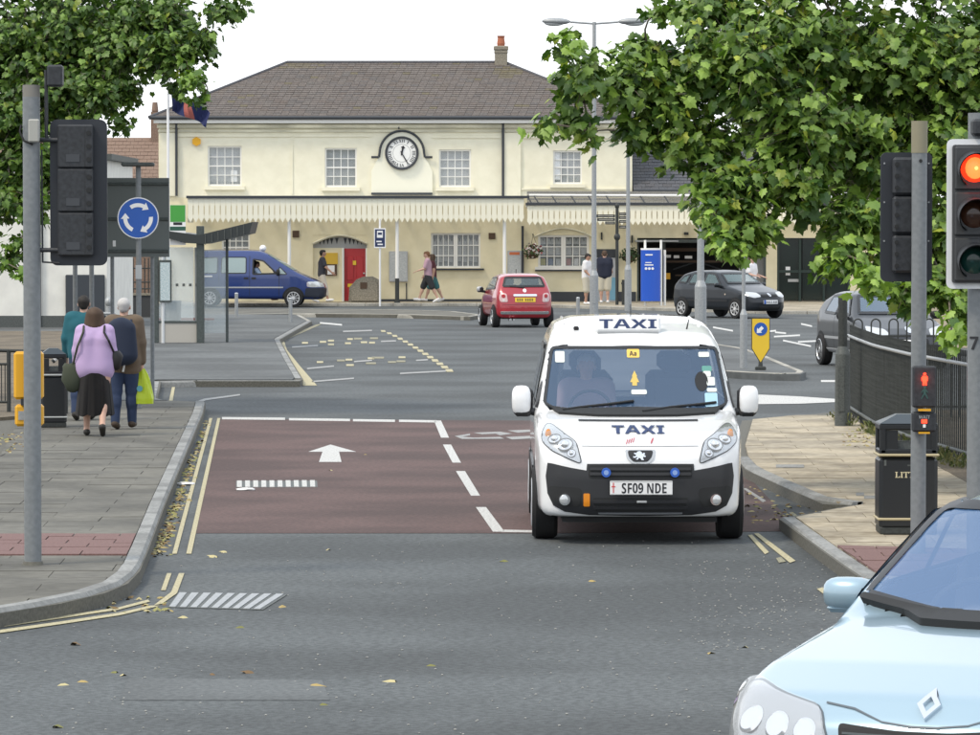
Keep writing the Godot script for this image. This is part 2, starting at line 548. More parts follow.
func ground() -> void:
	var g := MB.new()
	g.quad(Vector3(-1500, 0, 60), Vector3(1500, 0, 60), Vector3(1500, 0, -3000), Vector3(-1500, 0, -3000))
	var road := struct("road", g, mats.asphalt)
	road.set_meta("label", "grey tarmac road surface")
	# red surfacing on the approach
	mark("red_surfacing", [[221, 419], [533, 420.5], [700, 423], [742, 470], [800, 531], [545, 533], [195, 533]], "asphalt_red", road, 0.004)
	# darker repair patch and its edges
	mark("repair_patch", [[128, 678], [322, 680], [330, 700], [120, 700]], "asphalt_patch", road, 0.004)
	# stop line in four lengths
	for s in [[222, 285, 417.0, 417.6], [289, 350, 418.0, 418.8], [353, 395, 419.0, 419.6], [399, 437, 419.6, 420.2]]:
		mark("stop_line", [[s[0], s[2]], [s[1], s[3]], [s[1], s[3] + 2.2], [s[0], s[2] + 2.2]], "white_line", road)
	for s in [[434, 441, 420.5, 441, 449, 437.5], [443, 451, 444.5, 452.5, 461, 462.5], [456, 465, 471, 471, 480, 495.5], [476, 486, 507, 493, 504.5, 531.5]]:
		mark("lane_dash", [[s[0], s[2]], [s[1], s[2]], [s[4], s[5]], [s[3], s[5]]], "white_line", road)
	mark("lane_dash", [[504, 529.6], [534, 530.2], [534, 532.2], [502, 531.8]], "white_line", road)
	mark("lane_arrow", [[330.5, 444.5], [356, 451.6], [339, 451.6], [341.5, 461.8], [319, 461.8], [322.5, 451.6], [308.5, 451.6]], "white_line", road)
	# bicycle symbol, partly behind the taxi
	mark("cycle_symbol", [[455, 436], [470, 433.6], [470, 435.2], [462, 436.6], [474, 437.6], [500, 436.8], [504, 438.6], [462, 438.8]], "worn_white", road)
	mark("cycle_symbol", [[474, 432.6], [500, 431.6], [512, 433.6], [500, 435.2], [496, 433.6], [482, 434.2]], "worn_white", road)
	mark("cycle_symbol", [[508, 430.4], [534, 429.4], [534, 431.4], [518, 432.6]], "worn_white", road)
	mark("cycle_symbol", [[506, 437], [534, 435.6], [534, 438.2], [512, 439.4]], "worn_white", road)
	# double yellow lines, left
	mark("yellow_line", [[209.4, 418], [212.4, 418], [176.8, 553.5], [172.2, 553.5]], "yellow_line", road)
	mark("yellow_line", [[217.4, 418], [220.4, 418], [191.4, 553.5], [186.2, 553.5]], "yellow_line", road)
	mark("yellow_line", [[167, 573], [171.6, 573], [165.6, 590], [161, 590]], "yellow_line", road)
	mark("yellow_line", [[179, 573], [184.4, 573], [177, 593], [162, 603.5], [154, 605], [171, 592]], "yellow_line", road)
	mark("yellow_line", [[160, 605.5], [120, 615], [60, 624], [-20, 635.5], [-20, 632.6], [60, 621.5], [118, 612.8], [150, 605.5]], "yellow_line", road)
	mark("yellow_line", [[150, 601.4], [118, 609.6], [60, 618.2], [-20, 629.6], [-20, 627.2], [60, 616], [118, 607.4], [148, 599.5]], "yellow_line", road)
	# double yellow fragments, right
	mark("yellow_line", [[748, 535], [752, 534.6], [769, 552], [765, 554]], "yellow_line", road)
	mark("yellow_line", [[754, 533.6], [758.5, 533.2], [795.5, 560.6], [790, 562.6]], "yellow_line", road)
	mark("yellow_line", [[776, 558], [781, 556.8], [786, 561.4], [779, 562.6]], "worn_yellow", road)
	mark("yellow_line", [[817, 588.6], [823, 587.4], [832, 592.4], [825, 594.8]], "yellow_line", road)
	mark("yellow_line", [[743.5, 488.6], [746, 488], [766, 500.6], [763, 502]], "worn_white", road)
	mark("yellow_line", [[789, 512.6], [792, 511.8], [800, 517], [796.5, 518.4]], "worn_yellow", road)
	mark("yellow_line", [[799, 512.6], [802, 511.8], [810, 516.6], [806.5, 518]], "worn_yellow", road)
	# bus bay: broad yellow edge, dotted boundary, dotted letters
	mark("bay_edge", [[275, 340.6], [284, 340.6], [287, 350], [300, 366], [317, 385.4], [303, 385.4], [289, 364], [279, 350]], "yellow_line", road)
	mark("bay_edge", [[278, 339.6], [286, 339.6], [318, 325.8], [322, 323.6], [316, 324.6]], "worn_yellow", road)
	for k in 14:
		var t := k / 13.0
		var x := lerpf(383, 449, pow(t, 0.93))
		var y := lerpf(331, 370.4, pow(t, 1.12))
		var w := lerpf(2.4, 3.8, t)
		mark("bay_dot", [[x - w, y - 0.9 - t * 0.4], [x + w * 0.8, y - 0.9 - t * 0.4], [x + w * 1.2, y + 0.9 + t * 0.4], [x - w * 0.6, y + 0.9 + t * 0.4]], "yellow_line", road)
	for q in [[305, 342.8, 3], [323, 341.8, 3.2], [331, 340.6, 3], [331, 344.4, 3], [350, 339, 2.8], [348, 343.2, 3], [364, 342.2, 3.2], [372, 342.6, 3], [358, 338.6, 4], [374, 338.2, 4], [320, 362, 3.2], [341, 360.4, 4], [349, 359.6, 3.4], [350, 365, 3.8], [371, 358.2, 3.2], [371, 363.2, 5], [392, 362, 4], [401, 361.2, 4.4], [378, 357.6, 6], [402, 357.2, 3.4]]:
		mark("bay_letter_dot", [[q[0] - q[2], q[1] - 0.9], [q[0] + q[2], q[1] - 0.9], [q[0] + q[2], q[1] + 0.9], [q[0] - q[2], q[1] + 0.9]], "worn_yellow" if q[2] > 3.9 else "yellow_line", road)
	for q in [[292, 347, 318, 345.4], [307, 368.6, 334, 366], [312, 381.5, 354, 378.2], [343, 331.4, 372, 330.4], [354, 361.6, 372, 360.2], [381, 341.4, 396, 340.8], [416, 360.4, 428, 359.6], [400, 373.4, 446, 371]]:
		mark("worn_line", [[q[0], q[1] - 0.7], [q[2], q[3] - 0.7], [q[2], q[3] + 0.7], [q[0], q[1] + 0.7]], "worn_white", road)
	for q in [[320, 322.6, 342, 324.6], [713, 327, 733, 330.6], [783, 340.2, 811, 346], [774, 336.4, 800, 335.0], [775, 332, 786, 333], [798, 341.6, 816, 340.8], [801, 323.6, 812, 326], [770, 331, 776, 330.4]]:
		mark("worn_line", [[q[0], q[1] - 0.6], [q[2], q[3] - 0.6], [q[2], q[3] + 1.0], [q[0], q[1] + 1.0]], "white_line", road)
	# broad white give-way band on the far right, side-road lines on the left
	mark("give_way_band", [[742, 395.4], [760, 394.6], [800, 396.4], [846, 399.6], [846, 401.6], [800, 403.6], [742, 404.2]], "white_line", road)
	mark("give_way_band", [[821, 380, ], [836, 380], [836, 382], [821, 382]], "white_line", road)
	mark("junction_line", [[172, 387], [175, 387], [172, 405], [168, 405]], "yellow_line", road)
	mark("junction_line", [[187, 404.6], [204, 398.6], [240, 394], [240, 395.4], [206, 400.2], [190, 406.4]], "worn_white", road)
	# drain covers set in the road: frame and bars
	iron_grid(road, [[236, 481], [317, 480.6], [317.5, 487], [236, 487.4]], 10, "white_line")
	iron_grid(road, [[178, 593], [287, 594.5], [263, 609.5], [168, 607]], 9, "galvanised")

	# ---- pavements
	var lk := [[-30, 633], [0, 628], [60, 618], [105, 607], [128, 597], [140, 584], [149, 561], [165, 516], [185, 466], [203, 421], [205.5, 409.5]]
	var l_far := [[157, 407], [161, 387], [300, 387]]
	var l_bay := [[303, 385], [291, 365], [280, 344], [312, 325]]
	var l_rest := [[300, 318.6], [150, 318], [-160, 320]]
	var top := 0.125
	var lp := gpoly(lk + l_far + l_bay + l_rest + [[-230, 400], [-230, 633]])
	var left := struct("left_pavement", MB.new().prism(lp, flat_xf(-0.02), 0.122, false), mats.bedding)
	left.set_meta("label", "grey slab pavement on the left")
	kerb_run(lk, left, "kerb", 1, 0.135)
	kerb_run([[205.5, 409.5], [157, 407], [161, 387], [300, 387]], left, "kerb", 1, 0.11)
	kerb_run(l_bay, left, "kerb", 1, 0.12)
	kerb_run([[312, 325], [300, 318.6], [150, 318], [20, 319]], left, "kerb_pale", 1, 0.12)
	var inner := Geometry2D.offset_polygon(lp, -0.15)[0]
	slabs(inner, gpoly([[-90, 640], [135, 640], [210, 408.5], [30, 408.5]]), 0.9, 0.6, 0.03, "slab_grey", "slab_grey_dark", top, left)
	# smooth grey surfacing of the bus stop
	var bus := Geometry2D.intersect_polygons(inner, gpoly([[-230, 408.2], [230, 408.2], [330, 386], [330, 312], [-230, 312]]))
	for b in bus: mi("bus_stop_surface", MB.new().prism(b, flat_xf(0.10), 0.026, false), mats.asphalt_pale, left)
	var red := Geometry2D.intersect_polygons(inner, gpoly([[-40, 570], [131, 570], [140, 549], [-40, 549]]))
	if red: slabs(inner, gpoly([[-40, 571], [131, 571], [140, 549], [-40, 549]]), 0.4, 0.4, 0.03, "brick_paver", "brick_paver", top + 0.012, left, "tactile_slab", 0.012, 60)

	var rk := [[736, 468], [745, 479], [782, 496.5], [823, 514.6], [850, 516]]
	var rn := [[779, 530], [800, 546.5], [821, 562.5], [855, 587.5], [905, 614], [990, 644], [1200, 690]]
	var rp := gpoly(rk + rn + [[1500, 690], [1500, 417], [846, 418], [742, 428], [733, 455]])
	var right := struct("right_pavement", MB.new().prism(rp, flat_xf(-0.02), 0.122, false), mats.bedding)
	right.set_meta("label", "beige slab pavement on the right")
	kerb_run(rk, right, "kerb", 1, 0.135)
	kerb_run(rn, right, "kerb", 1, 0.12)
	kerb_run([[846, 418], [742, 428], [733, 455], [736, 468]], right, "kerb", 1, 0.10)
	var rin := Geometry2D.offset_polygon(rp, -0.15)[0]
	slabs(rin, gpoly([[1010, 660], [760, 560], [720, 424], [846, 424], [1010, 520]]), 0.75, 0.6, -0.02, "slab_beige", "slab_beige_dark", top, right)
	slabs(rin, gpoly([[826, 561], [985, 566], [985, 600], [868, 590]]), 0.4, 0.4, -0.02, "brick_paver", "brick_paver", top + 0.012, right, "tactile_slab", 0.012, 60)
	for b in Geometry2D.intersect_polygons(rin, gpoly([[846, 417], [1500, 417], [1500, 520], [1012, 520], [847, 424.2]])):
		mi("verge", MB.new().prism(b, flat_xf(0.10), 0.022, false), mats.gravel, right)
	# utility covers in the right pavement
	for q in [[790, 466, 14], [872, 497, 8], [860, 494, 4]]:
		mark("utility_cover", [[q[0] - q[2], q[1] - 1.6], [q[0] + q[2], q[1] - 1.6], [q[0] + q[2], q[1] + 1.4], [q[0] - q[2], q[1] + 1.4]], "kerb", right, 0.130)
	# island with the keep-left sign
	var ik := [[700, 376], [735, 378.5], [770, 380.5], [800, 381], [806, 378.5], [788, 371], [765, 361], [745, 354], [715, 349], [690, 349]]
	var isl := struct("traffic_island", MB.new().prism(gpoly(ik), flat_xf(-0.02), 0.14, false), mats.asphalt_pale)
	kerb_run(ik + [ik[0]], isl, "kerb_pale", 1, 0.13)
	# forecourt strip and the pavement along the station
	var sk := [[150, 318.4], [228, 318.2], [300, 317.2], [400, 318.2], [470, 320.6], [482, 318.6], [455, 315], [400, 313.2], [300, 312.4], [150, 312.6]]
	var strip := struct("forecourt_island", MB.new().prism(gpoly(sk), flat_xf(-0.02), 0.13, false), mats.slab_grey)
	kerb_run(sk + [sk[0]], strip, "kerb_pale", 1, 0.12)
	var fp := PackedVector2Array([Vector2(-60, 145.2), Vector2(0.5, 145.2), Vector2(3.0, 141), Vector2(9, 132), Vector2(60, 132), Vector2(60, 168), Vector2(-60, 168)])
	var fore := struct("station_pavement", MB.new().prism(fp, flat_xf(-0.02), 0.12, false), mats.slab_beige_dark)
	var px := []
	for p in fp.slice(0, 5): px.append(p)
	kerb_run_world(px, fore)
	# brown bed behind the railing on the left
	struct("gravel_bed", MB.new().prism(gpoly([[-230, 420], [-20, 419], [40, 414], [66, 405], [70, 340], [110, 334], [110, 331], [-230, 331]], 0.15), flat_xf(0.1), 0.05, false), mats.gravel)

func kerb_run_world(w: Array, parent: Node) -> void:
	for k in w.size() - 1:
		var a: Vector2 = w[k]
		var b: Vector2 = w[k + 1]
		var count := int(a.distance_to(b) / 0.95)
		for s in count:
			var p := a.lerp(b, (s + 0.5) / count)
			if absf(p.x) > 22: continue
			var o := mi("kerb_stone", MB.new().rbox(Vector3.ZERO, Vector3(a.distance_to(b) / count - 0.01, 0.15, 0.15), 0.02), mats.kerb_pale, parent)
			o.position = Vector3(p.x, 0.03, -p.y - 0.02)
			o.rotation.y = (b - a).angle()

func iron_grid(parent: Node, q: Array, bars: int, bar_mat: String) -> void:
	var p := gpoly(q, 0.006)
	var f := mi("drain_cover", MB.new().prism(p, flat_xf(0.002), 0.004, false), mats.grey_iron, parent)
	for k in bars:
		var t0 := (k + 0.12) / bars
		var t1 := (k + 0.72) / bars
		var poly := PackedVector2Array([p[0].lerp(p[1], t0), p[0].lerp(p[1], t1), p[3].lerp(p[2], t1), p[3].lerp(p[2], t0)])
		mi("grating_bar", MB.new().prism(poly, flat_xf(0.006), 0.006, false), mats[bar_mat], f)

# ---------------------------------------------------------------- the station
const WD := 148.5      # distance of the front wall
const CD := 145.4      # distance of the canopy's front edge
func X(px: float, d: float) -> float: return P(px, 300, d).x
func Y(py: float, d: float) -> float: return P(490, py, d).y

func wall_cells(m: MB, x0: float, x1: float, y0: float, y1: float, z: float, thick: float, holes: Array) -> void:   # a wall with rectangular openings
	var xs := [x0, x1]
	var ys := [y0, y1]
	for h in holes:
		for q in [h[0], h[1]]: if q > x0 and q < x1 and not q in xs: xs.append(q)
		for q in [h[2], h[3]]: if q > y0 and q < y1 and not q in ys: ys.append(q)
	xs.sort()
	ys.sort()
	for j in ys.size() - 1:
		var i := 0
		while i < xs.size() - 1:
			if _in_hole(xs[i], xs[i + 1], ys[j], ys[j + 1], holes):
				i += 1
				continue
			var k := i
			while k + 1 < xs.size() - 1 and not _in_hole(xs[k + 1], xs[k + 2], ys[j], ys[j + 1], holes): k += 1
			m.box(Vector3((xs[i] + xs[k + 1]) / 2, (ys[j] + ys[j + 1]) / 2, z - thick / 2), Vector3(xs[k + 1] - xs[i], ys[j + 1] - ys[j], thick))
			i = k + 1
func _in_hole(a: float, b: float, c: float, d: float, holes: Array) -> bool:
	for h in holes:
		if (a + b) / 2 > h[0] and (a + b) / 2 < h[1] and (c + d) / 2 > h[2] and (c + d) / 2 < h[3]: return true
	return false

func window(parent: Node, x0: float, x1: float, y0: float, y1: float, z: float, cols: int, rows: int, fw := 0.06, back := "net_curtain", bar := 0.025, sash := true) -> Node:
	var m := MB.new()
	var w := x1 - x0
	var h := y1 - y0
	var ce := Vector3((x0 + x1) / 2, (y0 + y1) / 2, z)
	for s in [-1, 1]:
		m.box(Vector3(s * (w - fw) / 2, 0, 0), Vector3(fw, h, 0.1))
		m.box(Vector3(0, s * (h - fw) / 2, 0), Vector3(w - 2 * fw, fw, 0.098))
	var f := mi("window", m, mats.white_trim, parent, Transform3D(Basis.IDENTITY, ce))
	for k in range(1, cols):
		bx("glazing_bar", Vector3(-w / 2 + fw + (w - 2 * fw) * k / cols, 0, 0.0), Vector3(bar, h - 2 * fw, 0.04), mats.white_trim, f)
	for k in range(1, rows):
		var meet := sash and k == rows / 2
		bx("glazing_bar", Vector3(0, -h / 2 + fw + (h - 2 * fw) * k / rows, 0.003), Vector3(w - 2 * fw, bar * (1.8 if meet else 1.0), 0.05), mats.white_trim, f)
	for k in 2:
		bx("pane", Vector3(0, (k - 0.5) * (h - 2 * fw) / 2, -0.025), Vector3(w - 2 * fw, (h - 2 * fw) / 2 - 0.004, 0.006), mats.pane, f)
	if back: bx("curtain", Vector3(0, 0, -0.2), Vector3(w, h, 0.02), mats[back], f)
	return f

func slate_plane(m: MB, a: Vector3, b: Vector3, c: Vector3, d: Vector3, courses: int, wide: float, patches := []) -> void:
	# a,b: eave left/right, d,c: ridge left/right; each slate its own slightly raised quad
	var nn := (b - a).cross(d - a).normalized()
	for i in courses:
		var t0 := float(i) / courses
		var t1 := float(i + 1) / courses
		var l0 := a.lerp(d, t0)
		var r0 := b.lerp(c, t0)
		var l1 := a.lerp(d, t1)
		var r1 := b.lerp(c, t1)
		var run := (r0 - l0).length()
		var cnt := maxi(1, int(run / wide))
		var dirx := (r0 - l0) / maxf(run, 0.001)
		var up := (d - a).normalized()
		up = (up - dirx * up.dot(dirx)).normalized()
		var step := (t1 - t0) * (d - a).dot(up)
		var off := 0.5 if i % 2 else 0.0
		for k in cnt + 1:
			var s0 := clampf((k - off) * wide, 0, run)
			var s1 := clampf((k + 1 - off) * wide - 0.008, 0, run)
			if s1 - s0 < 0.02: continue
			var lift := nn * rng.randf_range(0.010, 0.022)
			var p0 := l0 + dirx * s0
			var p1 := l0 + dirx * s1
			var top := up * step * 1.1
			# keep the upper corners inside the hips
			var q1 := p1 + top
			var q0 := p0 + top
			var lim0 := (l1 - l0).dot(dirx)
			var lim1 := run + (r1 - r0).dot(dirx)
			if s0 < lim0: q0 = l0 + dirx * clampf(lim0, s0, s1) + top
			if s1 > lim1: q1 = l0 + dirx * clampf(lim1, s0, s1) + top
			var g := rng.randf_range(0.86, 1.12)
			var warm := rng.randf_range(-0.05, 0.05)
			m.tint = Color(g * (1 + warm), g, g * (1 - warm))
			var r := rng.randf()
			if r > 0.985: m.tint = Color(1.9, 1.7, 1.45)
			elif r > 0.965: m.tint = Color(1.7, 1.15, 0.7)
			for q in patches:
				if Vector2((p0.x - q[0]) / q[2], (t0 - q[1]) / q[3]).length() < 1.0 and rng.randf() < 0.8: m.tint = q[4] * rng.randf_range(0.85, 1.15)
			m.quad(p0 + lift, p1 + lift, q1, q0)
			m.quad(p0, p1, p1 + lift, p0 + lift)
	m.tint = Color(1, 1, 1)
	m.coloured = true

func station() -> void:
	glass("canopy_glass", Color(0.8, 0.83, 0.82), 0.2)
	M("net_curtain", Color(0.42, 0.43, 0.43), 0.95)
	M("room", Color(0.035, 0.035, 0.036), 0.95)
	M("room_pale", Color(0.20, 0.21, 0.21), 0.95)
	var st := thing("station_building", "long cream two-storey station building with slate roof and round wall clock", "building", Vector3(0, 0, -WD))
	var xl := X(159, WD)
	var xr := X(632, WD)
	var ye := Y(121, WD)
	var yc := Y(196, WD)         # where the canopy meets the wall
	var top_windows := [[208, 242, 146, 186, 4], [325, 357, 148, 187, 4], [439, 471, 149.5, 187, 4], [553, 582, 150.5, 184, 4]]
	var holes := []
	for q in top_windows: holes.append([X(q[0], WD), X(q[1], WD), Y(q[3], WD), Y(q[2], WD)])
	var m := MB.new()
	wall_cells(m, xl, xr, yc - 0.05, ye, 0.0, 0.35, holes)
	m.box(Vector3(xl + 0.175, (yc + ye) / 2 - 0.02, -4.85), Vector3(0.35, ye - yc, 9.0))
	m.box(Vector3(xr - 0.175, (yc + ye) / 2 - 0.02, -4.85), Vector3(0.35, ye - yc, 9.0))
	mi("upper_wall", m, mats.render_pale, st)
	# lower wall with its openings
	var lower := [[X(313, WD), X(367, WD), 0.1, Y(235, WD)], [X(431, WD), X(480.5, WD), Y(268, WD), Y(233, WD)], [X(538, WD), X(589, WD), Y(268, WD), Y(235, WD)], [X(222, WD), X(250, WD), Y(262, WD), Y(233, WD)], [X(637, WD), X(766, WD), 0.1, Y(238, WD)], [X(777, WD), X(850, WD), 0.1, Y(238, WD)]]
	m = MB.new()
	wall_cells(m, xl, X(900, WD), 0.05, yc - 0.05, 0.001, 0.35, lower)
	mi("lower_wall", m, mats.render_yellow, st)
	mi("plinth", MB.new().box(Vector3((X(500, WD) + X(636, WD)) / 2, 0.26, 0.03), Vector3(X(636, WD) - X(500, WD), 0.36, 0.06)), mats.dark_trim, st)
	mi("plinth", MB.new().box(Vector3((X(368, WD) + X(499, WD)) / 2, 0.13, 0.03), Vector3(X(499, WD) - X(368, WD), 0.1, 0.06)), mats.dark_trim, st)
	# dark rooms behind the openings
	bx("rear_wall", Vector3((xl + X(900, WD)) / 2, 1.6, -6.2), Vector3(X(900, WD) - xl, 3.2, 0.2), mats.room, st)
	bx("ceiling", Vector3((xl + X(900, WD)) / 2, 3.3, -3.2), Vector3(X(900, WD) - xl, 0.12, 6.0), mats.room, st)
	# upper windows
	for q in top_windows:
		var w := window(st, X(q[0], WD), X(q[1], WD), Y(q[3], WD), Y(q[2], WD), -0.12, q[4], 4)
		var wd := X(q[1], WD) - X(q[0], WD)
		var hh := Y(q[2], WD) - Y(q[3], WD)
		bx("sill", Vector3(0, -hh / 2 - 0.07, 0.17), Vector3(wd + 0.22, 0.13, 0.24), mats.render_pale, w)
	var paper := bx("notice", Vector3(X(234, WD), Y(176, WD), -0.16), Vector3(0.22, 0.4, 0.01), mats.sign_white, st)
	bx("blind", Vector3(X(557.5, WD), Y(166, WD), -0.158), Vector3(0.2, 0.95, 0.012), mats.sign_white, st)
	# cornice, fascia, gutter
	bx("cornice", Vector3((xl + xr) / 2, Y(126.2, WD), 0.06), Vector3(xr - xl + 0.1, 0.12, 0.14), mats.render_cream, st)
	bx("cornice", Vector3((xl + xr) / 2, Y(131, WD), 0.03), Vector3(xr - xl + 0.04, 0.07, 0.08), mats.render_cream, st)
	bx("fascia", Vector3((xl + xr) / 2, Y(121.6, WD), 0.16), Vector3(xr - xl + 0.3, 0.12, 0.32), mats.white_trim, st)
	rod("gutter", Vector3(X(150.5, WD), Y(118, WD), 0.38), Vector3(X(640, WD), Y(118, WD), 0.38), 0.065, mats.dark_trim, st)
	# wall relief: raised panels around the flat fields
	for q in [[177, 292, 137.2], [293.4, 372, 137.2], [432, 503, 138.5]]:
		bx("wall_band", Vector3((X(q[0], WD) + X(q[1], WD)) / 2, Y(q[2] - 1.2, WD), 0.02), Vector3(X(q[1], WD) - X(q[0], WD) - 0.04, 0.06, 0.04), mats.render_pale, st)
	bx("wall_band", Vector3(X(292.4, WD), Y(166, WD), 0.015), Vector3(0.05, 2.0, 0.03), mats.render_pale, st)
	for q in [[521, 628, 137.5, 139], [521, 628, 189, 190.5]]:
		bx("wall_band", Vector3((X(q[0], WD) + X(q[1], WD)) / 2, Y(q[2], WD), 0.03), Vector3(X(q[1], WD) - X(q[0], WD), 0.06, 0.06), mats.render_pale, st)
	bx("pilaster", Vector3((X(504, WD) + X(521, WD)) / 2, (Y(133, WD) + yc) / 2, 0.04), Vector3(X(521, WD) - X(504.6, WD), Y(133, WD) - yc, 0.08), mats.render_pale, st)
	bx("pilaster", Vector3((X(161, WD) + X(176, WD)) / 2, (Y(133, WD) + yc) / 2, 0.04), Vector3(X(176, WD) - X(160, WD), Y(133, WD) - yc, 0.08), mats.render_pale, st)
	for q in [[177, 120, 196], [503, 121, 197], [522.6, 226, 299]]:
		rod("downpipe", Vector3(X(q[0], WD), Y(q[1], WD), 0.11), Vector3(X(q[0], WD), Y(q[2], WD), 0.11), 0.045, mats.dark_trim, st)
	# alarm box
	mi("alarm_box", MB.new().prism(ngon(0.165, 6, Vector2.ZERO, PI / 6), Transform3D(Basis.IDENTITY, Vector3(X(197, WD), Y(141.5, WD), 0.0)), 0.09), mats.orange_yellow, st)
	# ---- clock
	clock(st)
	# ---- roof
	var ze := 0.42
	var depth := 9.7
	var A := Vector3(X(150.5, WD), Y(117.6, WD), ze)
	var B := Vector3(X(640.5, WD), Y(117.6, WD), ze)
	var yr := Y(63, WD + depth / 2)
	var R0 := Vector3(X(287, WD + 4.4), yr, ze - depth / 2)
	var R1 := Vector3(X(505, WD + 4.4), yr, ze - depth / 2)
	var rf := MB.new()
	var blue := Color(1.15, 1.55, 2.3)
	slate_plane(rf, A, B, R1, R0, 27, 0.27, [[X(421, WD + 4), 0.88, 0.55, 0.05, blue], [X(440, WD + 4), 0.9, 0.3, 0.05, blue], [X(418, WD + 4), 0.72, 0.75, 0.06, blue], [X(295, WD + 4), 0.95, 1.0, 0.08, Color(1.7, 1.2, 0.75)], [X(505, WD + 4), 0.8, 0.5, 0.12, Color(1.5, 1.15, 0.75)]])
	var A2 := A - Vector3(0, 0, depth)
	var B2 := B - Vector3(0, 0, depth)
	slate_plane(rf, B, B2, R1, R1, 27, 0.27)
	slate_plane(rf, A2, A, R0, R0, 27, 0.27)
	var roof := mi("roof", rf, mats.slate, st)
	roof.set_meta("kind", "stuff")
	var back := MB.new()
	back.quad(B2, A2, R0, R1)
	back.quad(A, A2, B2, B)
	mi("roof_boards", back, mats.slate_blue, st)
	var ridge := MB.new()
	ridge.cyl(R0, R1, 0.07, 0.07, 8)
	ridge.cyl(A, R0, 0.06, 0.06, 8)
	ridge.cyl(B, R1, 0.06, 0.06, 8)
	mi("ridge_tiles", ridge, mats.slate_blue, st)
	var cx := X(501, WD + 4.4)
	var chim := mi("chimney", MB.new().rbox(Vector3(cx, yr + 0.05, R1.z), Vector3(0.46, 1.1, 0.5), 0.02).rbox(Vector3(cx, yr + 0.52, R1.z), Vector3(0.54, 0.14, 0.58), 0.02).rbox(Vector3(cx, yr + 0.38, R1.z), Vector3(0.5, 0.1, 0.54), 0.02), mats.stone, st)
	mi("chimney_pot", MB.new().lathe([Vector2(0.13, 0), Vector2(0.15, 0.1), Vector2(0.12, 0.3), Vector2(0.15, 0.38), Vector2(0.1, 0.38), Vector2(0.0, 0.3)], Transform3D(Basis.IDENTITY, Vector3(cx, yr + 0.59, R1.z)), 12), M("terracotta", Color(0.38, 0.13, 0.07), 0.8), chim)
	bx("flashing", Vector3(X(499, WD + 4.4), yr - 0.4, R1.z + 0.36), Vector3(0.6, 0.25, 0.2), mats.kerb_pale, chim)
	# ---- canopy
	canopy(st)
	ground_floor(st)
	# ---- lower wing on the right
	var wing := MB.new()
	var wa := Vector3(X(633, WD), Y(190, WD), 0.3)
	var wb := Vector3(X(960, WD), Y(190, WD), 0.3)
	var wt := Y(136, WD + 4)
	slate_plane(wing, wa, wb, Vector3(wb.x, wt, -4.0), Vector3(wa.x, wt, -4.0), 18, 0.3)
	mi("wing_roof", wing, mats.slate_blue, st).set_meta("kind", "stuff")
	var wback := MB.new()
	wback.quad(Vector3(wb.x, wa.y, -8.4), Vector3(wa.x, wa.y, -8.4), Vector3(wa.x, wt, -4.02), Vector3(wb.x, wt, -4.02))
	wback.tri(wb, Vector3(wb.x, wb.y, -8.4), Vector3(wb.x, wt, -4))
	mi("roof_boards", wback, mats.slate_blue, st)
	rod("gutter", wa + Vector3(0, -0.03, 0.08), wb + Vector3(0, -0.03, 0.08), 0.06, mats.dark_trim, st)

